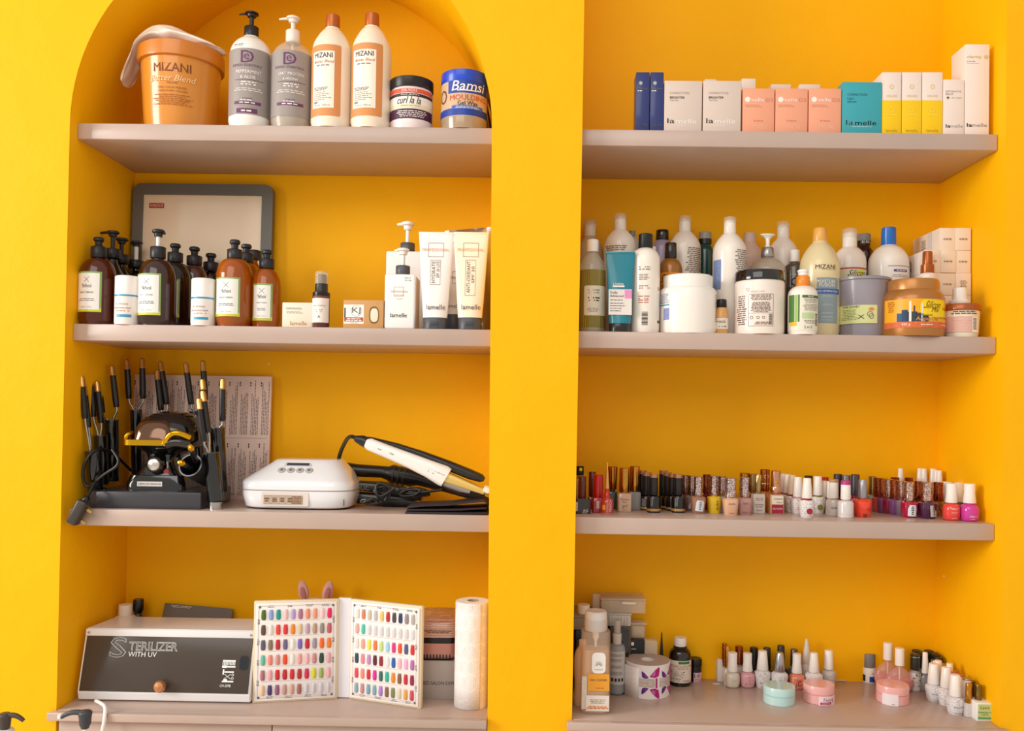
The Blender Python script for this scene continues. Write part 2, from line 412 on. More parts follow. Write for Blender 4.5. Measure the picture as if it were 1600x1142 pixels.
# white bag on the tub
def crumple(name, rings, seg, mat, par, amp=.0055, seed=3):
    rg = random.Random(seed); vs, fs = [], []
    for i, (cx, cy, cz, a, b_) in enumerate(rings):
        for n in range(seg):
            t_ = 2*PI*n/seg; q = 1+rg.uniform(-.3, .3)
            vs.append((cx+rg.uniform(-amp, amp), cy+math.cos(t_)*a*q, cz+math.sin(t_)*b_*q+rg.uniform(-amp, amp)))
    for i in range(len(rings)-1):
        for n in range(seg):
            p_, q_ = i*seg+n, i*seg+(n+1) % seg; fs.append((p_, q_, q_+seg, p_+seg))
    fs += [tuple(reversed(range(seg))), tuple(range((len(rings)-1)*seg, len(rings)*seg))]
    o = raw(name, vs, fs, mat, par, True)
    s = o.modifiers.new('s', 'SUBSURF'); s.levels = 2; s.render_levels = 2
    return o
bagm = M('fbf4e6', .3, coat=.3, var=.04, bump=1.0, scale=28)
zt = P.h(76)
bt = thing('plastic_bag', 'crumpled white plastic bag draped over the orange tub lid', 'bag', (P.loc[0], P.y, S1+hl+.028))
R = []
for u, z, a, hgt in ((-91, 134, .026, .004), (-86, 126, .034, .012), (-79, 108, .034, .013), (-73, 90, .03, .010), (-66, 74, .04, .007), (-50, 66, .05, .014), (-36, 60, .055, .021), (-24, 58, .05, .024), (-8, 63, .06, .02), (10, 67, .055, .017), (30, 71, .05, .013), (48, 75, .045, .009), (63, 79, .035, .005), (68, 80, .02, .003)):
    zz = P.h(z)-hl-.028; lo = .012 if abs(u) < 60 else -1
    R.append((u*P.k, .0 if u < -68 else -.005, max(zz, hgt+.003 if u > -68 else -1), a, hgt))
# the hanging end stays outside the tub wall
crumple('film', R, 16, bagm, bt)
# two pump bottles of the same range
def de_bottle(px, y, name, label, topp, coll, stemtop, headtop, bodym, w, lt, lb, title, capm, clearb=False, noz=-20, rz=0):
    P = Spot(px, 150, y, S1, rz); t = P.thing('pump_bottle', label, 'bottle', 'taupe labelled pump bottles'); k = P.k
    prof = [(w*.9, None), (w, 194), (w, topp+28), (w*.93, topp+17), (w*.72, topp+7), (w*.40, topp), (w*.36, topp-2)]
    q = P.pr(prof); q = q[:2]+rounded(q[2:], 2); lathe('body', q, bodym, t, seg=40)
    if clearb:
        q2 = [(r_*.93, max(z, .003)) for r_, z in P.pr([(w*.9, None), (w, 193), (w, lt+3)])]
        lathe('gel', q2, M('b9a48e', .4, tr=.3, var=.02), t, seg=32)
        tube('dip_tube', [(0, 0, .01), (0, 0, P.h(topp))], .004, M('f2ead8', .4, var=0), t, smooth=0)
    pump(t, 11*k, P.h(topp), P.h(coll), P.h(stemtop), P.h(headtop), 10.5*k, noz*k, capm, capm, None, drop=.1)
    r = w*k
    P.patch('printed_label', t, -w*.985, w*.985, lt, lb, TAUPE, r=r, off=.0004)
    zc = lt+13; o = dict(r=r, off=.0009)
    P.text(t, 'D', 5, zc, 19, mat=PU, h=19, **o); P.text(t, 'e', 4, zc, 8, mat=PU, **o, name='logo'); P.patch('logo', t, -4, -2.6, zc-9, zc+9, PU, **o)
    P.text(t, 'DESIGN ESSENTIALS', 3, lt+26, 42, mat=PU, **o)
    a, b = title; P.text(t, a, 6, lt+36, 36, mat=WINK, **o, bold=.0002); P.text(t, b, 6, lt+44, 22, mat=WINK, **o)
    P.patch('rule', t, -14, 26, lt+48, lt+48.7, PU, **o)
    P.micro(t, -6, 20, lt+50, lt+57, 2, mat=WINK, r=r, fill=.45, off=.0009); P.micro(t, -15, 26, lt+60, lt+66, 2, mat=WINK, r=r, fill=.3, off=.0009)
    P.text(t, 'CLEANSE', 6, lb-24, 14, mat=PU, **o)
    P.patch('band', t, -14, 24, lb-20, lb-15.5, PU, **o); P.micro(t, -12, 22, lb-20, lb-15.5, 1, mat=WINK, r=r, off=.0013, fill=.35)
    P.micro(t, -9, 18, lb-23, lb-20.5, 1, mat=WINK, r=r, off=.0009)
    if not clearb:
        P.patch('band', t, -10, 20, lb-9, lb-2, PU, **o); P.micro(t, -7, 17, lb-7.5, lb-3, 1, mat=WINK, r=r, off=.0013)
        P.micro(t, -18, 0, 80, 86, 2, mat=GINK, r=r*.93, off=.0022)
    return t
de_bottle(391, .085, 'a', 'white pump bottle with black pump and taupe label, next to the orange tub', 61, 43, 27, 20, M('f4eee6', .3, coat=.3, var=.02), 32, 88, 189, ('PEPPERMINT', '& ALOE'), M('1e1b1c', .35, var=0), noz=-20)
de_bottle(456, .09, 'b', 'clear pump bottle with white pump and taupe label', 69, 49, 36, 27, clear('efe6d6', .1, .8), 32, 91, 191, ('OAT PROTEIN', '& HENNA'), M('f0e4d8', .35, var=0), True, noz=-22)
# two tall cream bottles with copper caps
for px, y, cap, lab, x0, x1, dx in ((518.5, .075, 25, 'tall cream bottle with copper cap beside the clear pump bottle', -28, 20, -8), (580, .075, 22.5, 'tall cream bottle with copper cap beside the small black-lidded jar', -28, 22, -5)):
    P = Spot(px, 120, y, S1); t = P.thing('shampoo_bottle', lab, 'bottle', 'cream bottles with copper caps'); k = P.k; w = 31
    q = P.pr([(w*.92, None), (w, 195), (w, 84), (w*.92, 70), (w*.55, cap+27), (11.5, cap+23), (11.5, cap+21)])
    q = q[:2]+rounded(q[2:], 2); lathe('body', q, CREAM, t, seg=44)
    z0, z1 = P.h(cap+23), P.h(cap)
    lathe('cap', [(11.2*k, z0), (11.4*k, z0+.001), (10.6*k, z1-.0015), (9.6*k, z1)], COPPER, t, seg=32)
    r = w*k
    P.patch('printed_label', t, x0, x1, cap+57, 191, M('c87a38', .5, kind='wave', scale=170), r=r, off=.0004, rad=3)
    P.patch('label_panel', t, x0+5, x1-9, cap+67, 179, M('fbeedd', .5, var=0), r=r, off=.0008)
    c = (x0+x1)/2-2; o = dict(r=r, off=.0012)
    P.text(t, 'MIZANI', c, cap+73.5, 28, mat=INK, h=7.5, **o, bold=.0002); P.text(t, 'Butter Blend', c+1, cap+83, 30, mat=COPPER, shear=.3, **o)
    P.micro(t, x0+7, x1-11, cap+87, cap+91, 1, mat=GINK, r=r, off=.0012, fill=.5)
    P.micro(t, x0+8, x1-13, 147, 153, 3, mat=INK, r=r, off=.0012, align=1, fill=.4); P.micro(t, x0+8, x1-13, 154, 168, 5, mat=GINK, r=r, off=.0012, align=1, fill=.35)
    P.patch('band', t, x0+8, x0+14, 169, 172, GINK, r=r, off=.0012); P.text(t, '33.8 oz  1000 ml', c-1, 175, 24, mat=GINK, **o)
# small jar with black lid
P = Spot(643, 170, .09, S1); t = P.thing('jar', 'striped white curl cream jar with black lid', 'jar'); k = P.k
q = P.pr([(32, None), (33.5, 197), (33.5, 150), (32, 146), (30, 145)]); lathe('body', q, M('f2dfdd', .3, coat=.5, var=0), t, seg=48)
z0, z1 = P.h(146), P.h(130); lathe('lid', [(33.6*k, z0), (34*k, z0+.001), (34*k, z1-.001), (33*k, z1), (0, z1)], M('241a16', .35, var=0), t, seg=48)
r = 33.5*k
for a, b, c in ((150, 156.5, 'e9593a'), (157.5, 162, '3a2420'), (162.5, 174, 'f8efe6'), (174, 180, 'efe3bf'), (181, 196, '4c1c3c')):
    P.patch('label_band', t, -32.9, 32.9, a, b, M(c, .45, var=0), r=r, off=.0004)
o = dict(r=r, off=.0009)
P.text(t, '20% MORE', 1, 153, 24, mat=M('f7d6cf', .5, var=0), h=4.5, bold=.0003, **o); P.text(t, "Aunt Jackie's", 2, 159.6, 28, mat=WINK, h=3.6, shear=.2, **o)
P.text(t, 'curl la la', 1, 168, 36, mat=INK, h=11, shear=.25, bold=.0002, **o); P.text(t, 'DEFINING CURL CUSTARD', 3, 176.5, 30, mat=GINK, **o)
P.micro(t, -20, 28, 183, 194, 4, mat=WINK, r=r, off=.0009, fill=.4)
# gel wax jar
P = Spot(725.5, 165, .085, S1); t = P.thing('jar', 'gel wax jar with bright blue lid and blue label', 'jar'); k = P.k
q = P.pr([(35, None), (36.5, 197), (36.5, 142), (35, 139), (33, 138)]); lathe('body', q, M('cbb08e', .15, tr=.35, coat=.6, var=0), t, seg=48)
z0, z1 = P.h(139), P.h(121); lathe('lid', [(36.6*k, z0), (37*k, z0+.001), (36.5*k, z1-.001), (35.5*k, z1), (0, z1)], M('1747c8', .35, coat=.3, var=0), t, seg=48)
r = 36.5*k; BL = M('1d3f9e', .4, var=0); o = dict(r=r, off=.0009)
P.patch('printed_label', t, -36, 36, 139, 193, M('d3b08c', .4, var=.03), r=r, off=.0003); P.patch('label_band', t, -36, 36, 181, 192, BL, r=r, off=.0006)
P.patch('label_band', t, -22, 35, 137, 158, BL, r=r, off=.0006)
P.text(t, 'Bamsi', 8, 147, 46, mat=WINK, h=15, shear=.22, bold=.0004, **o); P.patch('swoosh', t, -8, 22, 153.5, 155, WINK, **o)
P.text(t, 'MOULDING', 7, 165, 52, mat=M('d95f2c', .5, var=0), h=8, bold=.0005, **o); P.text(t, 'Gel Wax', 8, 173.5, 30, mat=INK, h=6.5, bold=.0002, **o)
P.patch('band', t, -16, 30, 177, 182.5, M('3f62c0', .4, var=0), r=r, off=.001, rad=2); P.micro(t, -13, 27, 178, 182, 2, mat=WINK, r=r, off=.0014, fill=.35)
P.text(t, 'O', -29, 161, 10, mat=M('6b4630', .6, var=0), h=22, **o, name='face_outline')
# round mirror leaning against the right side of the niche
c = at(760, 140, .16); t = thing('mirror', 'round dark-rimmed mirror leaning edge-on inside the arch end', 'mirror', (-.152, .236, S1))
for nm, r0, r1, th, mt in (('rim', .076, .084, .005, M('2c2018', .3, var=0)), ('glass', 0.0, .076, .003, M('d8d6d0', .05, metal=1, var=0))):
    pr_ = [(r0, -th), (r1, -th), (r1, th), (r0, th)] if r0 else [(0, -th), (r1, -th), (r1, th), (0, th)]
    rot = Matrix.Rotation(math.radians(-8), 3, 'Y') @ Matrix.Rotation(math.radians(-4), 3, 'Z') @ Matrix.Rotation(math.radians(90), 3, 'Y')
    lathe(nm, pr_+([pr_[0]] if r0 else []), mt, t, seg=48, rot=rot, c=(0, 0, .0845), ring=bool(r0))

# ================================================================== second shelf of the arched niche
# framed board with a small red badge, leaning in the corner
def leaning(x0, x1, zbase, H, ybase, ytop, th):
    a = math.atan2(ytop-ybase, H); return Matrix.Rotation(-a, 3, 'X')
pA, pB = at(205, 400, .3), at(424, 400, .3); cx = (pA.x+pB.x)/2; W = pB.x-pA.x
H = at(320, 288, .31).z-S2
t = thing('framed_board', 'grey-framed beige board with small red badge leaning in the corner', 'frame', (cx, .292, S2))
rt = leaning(0, 0, 0, H, 0, .012, 0)
bm = bmesh.new(); n = 10; rc_ = .022
pts = [(-W/2, 0), (W/2, 0)]+[(W/2-rc_+rc_*math.cos(a), H-rc_+rc_*math.sin(a)) for a in [PI/2*i/n for i in range(n+1)]]+[(-W/2+rc_-rc_*math.sin(a), H-rc_+rc_*math.cos(a)) for a in [PI/2*i/n for i in range(n+1)]]
fr = .031; ix0, ix1, iz0, iz1 = -W/2+.027, W/2-.03, .03, H-.030
def ringmesh(name, outer, th, mat, par, rot, hole=None, yo=0.):
    bm = bmesh.new(); vs = [bm.verts.new((x, yo, z)) for x, z in outer]
    if hole:
        hv = [bm.verts.new((x, yo, z)) for x, z in hole]
        es = [bm.edges.new((vs[i], vs[(i+1) % len(vs)])) for i in range(len(vs))]+[bm.edges.new((hv[i], hv[(i+1) % len(hv)])) for i in range(len(hv))]
        bmesh.ops.triangle_fill(bm, edges=es, use_beauty=True)
    else: bm.faces.new(vs)
    g = bmesh.ops.extrude_face_region(bm, geom=bm.faces[:]); bmesh.ops.translate(bm, vec=(0, th, 0), verts=[v for v in g['geom'] if isinstance(v, bmesh.types.BMVert)])
    bmesh.ops.recalc_face_normals(bm, faces=bm.faces[:]); bmesh.ops.rotate(bm, cent=(0, 0, 0), matrix=rot, verts=bm.verts)
    me = bpy.data.meshes.new(name); bm.to_mesh(me); bm.free(); return link(name, me, mat, par, False)
hole = [(ix0, iz0), (ix1, iz0), (ix1, iz1), (ix0, iz1)]
ringmesh('frame', pts, .018, M('6b6862', .45, var=.06), t, rt, hole)
ringmesh('panel', [(ix0-.004, iz0-.004), (ix1+.004, iz0-.004), (ix1+.004, iz1+.004), (ix0-.004, iz1+.004)], .003, M('f6e0c2', .4, coat=.2, var=.06, scale=8), t, rt, yo=.006)
X4 = rt.to_4x4() @ Matrix.Translation((0, .0052, 0))
patch('badge', t, ix0+.036, iz1-.030, .041, .0135, M('b3202a', .4, var=0), xf=X4, rad=.002)
text(t, 'WINDSOR', ix0+.036, iz1-.030, .037, mat=M('f4dcc8', .5, var=0), xf=X4, h=.0085, shear=.2, off=.0009)

AMB = M('6a2606', .1, tr=.45, coat=.3, var=0); AMBO = M('c46408', .1, tr=.45, coat=.3, var=0); AMBD = M('1e0c06', .1, tr=.1, coat=.4, var=0)
PMP = M('242428', .38, var=0); LBG = M('8fae5e', .5, var=.15, scale=60)
def khoi(px, y, mat, body, coll, head, lab=None, hw=26, noz=0, stem=None, rz=0., title='BODY CREAM', label='', py=440, filled=None):
    """body: shoulder y; coll: (top, bottom); head: (top, bottom)"""
    P = Spot(px, py, y, S2, rz); t = P.thing('pump_bottle', label, 'bottle', 'amber and dark pump bottles'); k = P.k
    cb = coll[1]; w = hw
    q = P.pr([(w*.88, None), (w, 500), (w, body+22), (w*.9, body+8), (w*.55, body-4), (w*.34, cb+6), (w*.30, cb)])
    q = q[:2]+rounded(q[2:], 2); lathe('body', q, mat, t, seg=36)
    rc = 11.5*k; lk = stem is None
    pump(t, rc, P.h(cb), P.h(coll[0]), P.h(head[1]), P.h(head[0]), (8.0 if lk else 9.5)*k, noz*k, PMP, PMP, WHITE if stem == 'w' else PMP, drop=.3, locked=lk)
    if lk: tube('nozzle_lock', [(-6*k, -.002, P.h(head[0])-.001), (7*k, -.002, P.h(head[0])-.004)], .0022, PMP, t, seg=6)
    r = w*k
    if lab:
        x0, x1, y0, y1 = lab; o = dict(r=r, off=.0012)
        P.patch('printed_label', t, x0, x1, y0, y1, LBG, r=r, off=.0004); P.patch('label_band', t, x0, x1, y1-6, y1, M('c9cf3a', .5, var=.1), r=r, off=.0005)
        P.patch('label_panel', t, x0+2.2, x1-2.5, y0+2.5, y1-3.5, M('f3efe9', .5, var=0), r=r, off=.0008)
        c = (x0+x1)/2; H = y1-y0
        for a, b in (((-4, -4), (4, 4)), ((-4, 4), (4, -4))):
            p0, p1 = (c+a[0], y0+H*.2+a[1]), (c+b[0], y0+H*.2+b[1])
            tube('printed_logo', [wrapv(P._u(p0[0], r), P.h(p0[1]), r, .0008), wrapv(P._u(c, r), P.h(y0+H*.2), r, .0008), wrapv(P._u(p1[0], r), P.h(p1[1]), r, .0008)], .0005, INK, t, seg=4)
        P.text(t, '!khoi', c, y0+H*.35, min(15, (x1-x0)*.4), mat=INK, h=6, **o)
        P.text(t, title, c, y0+H*.52, (x1-x0)*.5, mat=INK, **o)
        P.micro(t, x0+7, x1-7, y0+H*.66, y0+H*.74, 2, mat=INK, r=r, off=.0012, fill=.35); P.text(t, '500ml / 16 fl oz', c, y0+H*.88, (x1-x0)*.42, mat=GINK, **o)
    return P, t
khoi(153, .075, AMB, 408, (386, 403), (371, 384), (-24, 17, 428, 490), 27, label='brown pump bottle at the arch end of the shelf with a green-edged label', title='BODY SERUM')
khoi(175, .152, AMBD, 424, (389, 404), (361, 370), None, 22, noz=-24, stem='b', label='dark pump bottle with long nozzle behind the brown bottle at the shelf end')
khoi(189, .216, AMBD, 428, (398, 412), (372, 381), None, 19, noz=0, stem='b', label='dark pump bottle with raised plain head, second in the row of dark bottles')
khoi(212, .262, AMBD, 432, (407, 419), (377, 385), None, 17, noz=-9, stem='w', label='dark pump bottle with short white stem beside the grey frame edge')
khoi(246, .075, M('3a1a0e', .12, tr=.2, coat=.6, var=0), 410, (386, 404), (359, 370), (-25, 16, 431, 495), 28, noz=10, stem='w', title='BODY CLEANSER', label='dark pump bottle with raised white-stemmed pump and green-edged label')
khoi(273, .151, AMBD, 414, (395, 410), (381, 394), (-2, 16, 439, 498), 24.5, label='dark pump bottle half hidden behind the white-stemmed one')
khoi(303, .217, M('5a2c1c', .12, tr=.2, coat=.6, var=0), 418, (400, 415), (386, 399), None, 21.5, label='brown pump bottle standing behind the small white blue-lined bottle')
khoi(329, .264, AMBD, 428, (410, 424), (396, 409), None, 15, label='short dark pump bottle with its pump locked, before the beige board')
khoi(366, .075, AMBO, 408, (390, 405), (375, 389), (-23, 17, 437, 497), 27, label='orange amber pump bottle with green-edged label before the grey frame')
khoi(384, .152, AMBO, 414, (396, 411), (382, 395), (2, 14, 446, 500), 22, label='orange amber bottle directly behind the front orange one')
khoi(396, .222, AMBO, 420, (392, 406), (391, 392), None, 17.5, noz=0, label='amber bottle with bare black collar, hindmost of the orange ones')
khoi(416.5, .10, AMBO, 424, (405, 420), (391, 404), (-15, 15, 446, 503), 22.5, label='smaller orange amber bottle beside the small cream carton')
for px, top, y, lab in ((199, 432, .055, 'small white bottle with blue line beside the brown bottle at the arch end'), (318, 436, .055, 'small white bottle with blue line between dark and orange pump bottles')):
    P = Spot(px, 470, y, S2); t = P.thing('cosmetic_bottle', lab, 'bottle', 'small white blue-lined bottles'); k = P.k; w = 18.5; m_ = top+33
    lathe('body', P.pr([(w*.96, None), (w, 504), (w, m_), (w*.97, m_-.5)]), M('f3e9e2', .4, var=.01), t, seg=32)
    z0, z1 = P.h(m_), P.h(top); lathe('cap', [(w*k*.98, z0), (w*k, z0+.0005), (w*k, z1-.003), (w*k*.95, z1-.001), (w*k*.85, z1)], M('f7f0ea', .35, coat=.3, var=0), t, seg=32)
    r = w*k; P.patch('printed_line', t, -18, 18, m_-3, m_-.5, M('3f9ac0', .4, var=0), r=r, off=.0006)
    P.text(t, 'TRI SPONGE', -1, m_+12, 20, r=r, mat=GINK); P.text(t, 'REPLENISHING CREAM', 0, m_+18, 25, r=r, mat=INK); P.micro(t, -13, 15, m_+21, m_+24, 1, r=r, mat=M('d98a5a', .5, var=0))
    P.patch('band', t, -8, 13, m_+28, m_+32, M('3f9ac0', .4, var=0), r=r, off=.0006)
# small cartons and sprays
IV = M('f0e2cd', .5, var=.02)
P, t = BX(441, 489, 473, .055, S2, .05, 'small cream carton standing beside the amber bottles', IV, rotz=.0)
k = P.k; P.text(t, 'DERMAHEAL', -5, 482, 25, mat=GINK); P.micro(t, -17, 10, 486, 490, 2, mat=GINK, align=1, fill=.35); P.text(t, 'lamelle', 2, 505, 26, mat=GOLD)
P = Spot(502, 470, .06, S2); t = P.thing('spray_bottle', 'small spray bottle with clear cap and white label', 'bottle'); k = P.k
lathe('body', P.pr([(12, None), (13.3, 509), (13.3, 466), (12.5, 464)]), M('5a2420', .2, coat=.5, var=0), t, seg=28)
P.patch('printed_label', t, -12.8, 12.8, 466, 505, M('f0e6dc', .5, var=0), r=13.3*k, off=.0004); P.patch('label_band', t, -12.8, 12.8, 463.5, 467, M('7a3d30', .5, var=0), r=13.3*k, off=.0006)
P.text(t, 'HALO COSMETIC', 0, 479, 19, r=13.3*k, mat=GINK, off=.0008); P.micro(t, -6, 6, 484, 490, 2, r=13.3*k, off=.0008); P.text(t, 'A', 0, 496, 4, r=13.3*k, mat=INK, off=.0008)
lathe('collar', P.pr([(13.2, 464.5), (13.4, 464), (13.2, 457.5), (11, 457)]), M('17130f', .3, var=0), t, seg=28)
lathe('sprayer', P.pr([(11, 457), (10.5, 456), (9.8, 444), (7.6, 443), (7.5, 430), (6, 429)]), M('2a2622', .35, var=0), t, seg=24, flute=.03, sharp=60)
lathe('clear_cap', P.pr([(10.6, 444), (10.4, 428), (9.5, 425), (7, 424), (0, 424)]), clear('ead9c0', .08, .9), t, seg=24)
KR = M('cf9c62', .7, var=.08, bump=.1, scale=50)
P, t = BX(536, 600, 469, .05, S2, .055, 'brown kraft soap carton with an oval window', KR, rotz=-.04, name='soap_carton'); k = P.k
P.patch('printed_label', t, -31, 1, 476, 506, M('f5efe9', .5, var=0), off=.0004)
P.text(t, 'KJ', -11, 486, 13, mat=M('463e3a', .5, var=0), h=11); tube('printed_logo', [(P._u(-11, None)+8.5*k*math.cos(a)*1.0, -.0008, P.h(486)+8.5*k*math.sin(a)) for a in [i*PI/8 for i in range(17)]], .0003, GINK, t, seg=4, smooth=1)
P.patch('label_band', t, -30, 0, 496, 502.5, M('b8402c', .5, var=0), off=.0007); P.micro(t, -28, -2, 497, 502, 2, mat=WINK, off=.001); P.text(t, 'HAND MADE', -14, 504.5, 12, mat=GINK, off=.0008)
P.patch('label_side_text', t, -30, -28, 481, 496, INK, off=.0008)
vs = []; n = 24
rot = Matrix.Rotation(PI/2, 3, 'X')
lathe('window', [(0, 0), (7.6*k, 0), (7.6*k, .0012), (0, .0012)], M('7a5a34', .6, var=0), t, seg=32, sy=1.75, p=2.6, rot=rot, c=(17*k, .0002, P.h(492)))
lathe('soap', [(0, 0), (6.4*k, 0), (6.0*k, .0022), (0, .0026)], M('f3dfc4', .5, var=.03), t, seg=32, sy=1.75, p=2.6, rot=rot, c=(17.6*k, .0002, P.h(492.3)))
# two white square pump bottles
def sqpump(px0, px1, ptop, y, depth, coll, stem, head, label, noz, front=True):
    P = Spot((px0+px1)/2, ptop, y, S2); t = P.thing('pump_bottle', label, 'bottle', 'square white pump bottles'); k = P.k; W_ = (px1-px0)*k; H_ = P.h(ptop)
    box('body', W_, depth, H_, M('f8f4f0', .35, coat=.2, var=.01), t, (0, depth/2, 0), bev=.005, seg=4)
    e = bpy.data.objects.new('pump', None); COL.objects.link(e); e.parent = t; e.location = (0, depth/2, 0)
    lathe('neck', [(9*k, H_-.001), (9*k, P.h(coll[1])+.001)], WHITE, e, seg=20)
    pump(e, 11.5*k, P.h(coll[1]), P.h(coll[0]), P.h(stem), P.h(head), 10*k, noz*k, M('55565a', .4, var=0), M('fbf6ef', .35, var=0), None, drop=.05)
    return P, t, k
P, t, k = sqpump(603, 664, 392, .19, .07, (376, 391), 355, 342, 'tall white square pump bottle standing behind the shorter one', -17)
P, t, k = sqpump(601, 649, 428, .05, .085, (411, 425), 393, 383, 'white square pump bottle with grey collar in front of its taller twin', -14)
P.frame(t, -9, 6, 448, 463, .5, GINK, y=0); P.text(t, 'PROFESSIONAL', 0, 455.5, 27, mat=M('cf8d5c', .5, var=0)); P.text(t, 'EXFOLIATING', 0, 461, 14, mat=GINK); P.text(t, 'CLEANSER', 0, 467, 10, mat=GINK)
P.text(t, 'lamelle', -1, 492.5, 26, mat=GINK, bold=.0001); P.text(t, '500 ml', 12, 434, 9, mat=INK, shear=.3); P.text(t, '9/11/18', 13, 438, 10, mat=INK, shear=.3)
# tubes standing on their caps
def tubebox(px, top, y, wt, wb, cap, label, body, capm, z0=S2, py=430, dt=.003, db=.036, group=None, cw=None):
    P = Spot(px, py, y, z0); t = P.thing('squeeze_tube', label, 'tube', group); k = P.k; n = 28; rings = 9; vs, fs = [], []
    za, zb = P.h(cap), P.h(top)
    for i in range(rings+1):
        f = i/rings; w_ = (wb+(wt-wb)*f**.9)*k/2; d_ = (db+(dt-db)*f)/2; z = za+(zb-za)*f
        for j in range(n):
            x, yy = cross(j, 1, 1, 2+1.2*f, n); vs.append((x*w_, yy*d_, z))
    for i in range(rings):
        for j in range(n):
            a, b = i*n+j, i*n+(j+1) % n; fs.append((a, b, b+n, a+n))
    fs += [tuple(range(n))[::-1], tuple(range(rings*n, (rings+1)*n))]
    edge_split(raw('body', vs, fs, body, t, True), 50)
    box('crimp', wt*k, dt+.001, .006, body, t, (0, 0, zb-.004), bev=.0004)
    w2 = (cw or wb)*k/2; lathe('cap', [(w2*.96, 0), (w2, .001), (w2, za-.001), (w2*.97, za)], capm, t, seg=32, sy=db/2/w2*1.05)
    P.face = lambda pyy, dxx=0: -(db+(dt-db)*min(1, max(0, (P.h(pyy)-za)/(zb-za))))/2
    return P, t
def lean(P, ztop, zcap, db, dt): # shear matrix that lays flat print on the tube's sloping face
    a = (db-dt)/2/(P.h(ztop)-P.h(zcap)); m_ = Matrix.Identity(4); m_[1][2] = a; m_[1][3] = -db/2-a*P.h(zcap)-.0008; return m_
DG = M('4d4e54', .4, var=.03)
for px, y, tint, wt, lab, gl, main in ((681, .055, 'f8f0ea', 55, 'white squeeze tube on grey cap beside the white pump bottles', M('d09a72', .5, var=0), ('HYDRATE', 'SPF 30 LITE')), (735.5, .055, 'fbe9cd', 55, 'cream squeeze tube on grey cap beside the pillar', M('d9a052', .5, var=0), ('ANTI-OXIDANT', 'SPF 30'))):
    P, t = tubebox(px, 364, y, wt, 38, 497, lab, M(tint, .35, coat=.3, var=.01), DG, cw=36, group='white squeeze tubes')
    X = lean(P, 364, 497, .036, .003); k = P.k
    P.frame(t, -12, 12, 380, 402, .6, M('8a7464', .5, var=0), xf=X, off=.0002); P.text(t, 'PROFESSIONAL', 0, 391, 42, mat=gl, xf=X, off=.0004, h=4.5)
    P.frame(t, -8, 8, 407, 446 if px < 700 else 463, .5, M('8a7464', .5, var=0), xf=X, off=.0002)
    cz = 426 if px < 700 else 434
    P.text(t, main[0], -3, cz, 34 if px < 700 else 50, mat=M('6e5a4c', .5, var=0), vert=True, xf=X, off=.0004, h=5.5); P.text(t, main[1], 4, cz-4, 26, mat=M('6e5a4c', .5, var=0), vert=True, xf=X, off=.0004, h=4.5)
    P.text(t, 'lamelle', 2, 481, 30, mat=M('6a625c', .5, var=0), xf=X, off=.0004, bold=.0001)
    box('cap_latch', 12*k, .002, 6*k, M('3e3f45', .4, var=0), t, (0, -.0188, P.h(510)), bev=.0006)
P, t = tubebox(708, 378, .125, 40, 32, 492, 'white tube half seen in the gap between the two front tubes', M('f2eae2', .35, var=.01), DG, py=440)
X = lean(P, 378, 492, .036, .003); P.frame(t, -1, 9, 425, 444, .6, GINK, xf=X, off=.0002); P.text(t, 'PROF', 3, 435, 14, mat=M('c0603c', .5, var=0), xf=X, off=.0004); P.text(t, 'lamelle', 2, 479, 24, mat=GINK, xf=X, off=.0004)
# silver foil pouch
P = Spot(731, 440, .20, S2); t = P.thing('foil_pouch', 'crinkled silver foil pouch behind the squeeze tubes', 'pouch'); k = P.k
nx, nz = 22, 30; vs, fs = [], []; rg = random.Random(5); W_, H_ = 74*k, P.h(354)
for s_ in (0, 1):
    for i in range(nx+1):
        for j in range(nz+1):
            u, v = i/nx, j/nz; th = .022*math.sin(PI*u)**.6*math.sin(PI*min(1, v*1.02))**.5
            cr = rg.uniform(-1, 1)*.0022*(.3+math.sin(PI*u))
            vs.append(((u-.5)*W_*(1-.03*math.sin(PI*v)), (-th if s_ == 0 else th)+cr*(1 if 0 < i < nx and 0 < j < nz else 0), v*(H_-.012*(1-u))+0))
    b0 = s_*(nx+1)*(nz+1)
    for i in range(nx):
        for j in range(nz):
            a = b0+i*(nz+1)+j; q = (a, a+nz+1, a+nz+2, a+1); fs.append(q if s_ == 0 else q[::-1])
o = raw('foil', vs, fs, M('cfc8c0', .22, metal=.95, var=.05, bump=.6, scale=60), t, True)

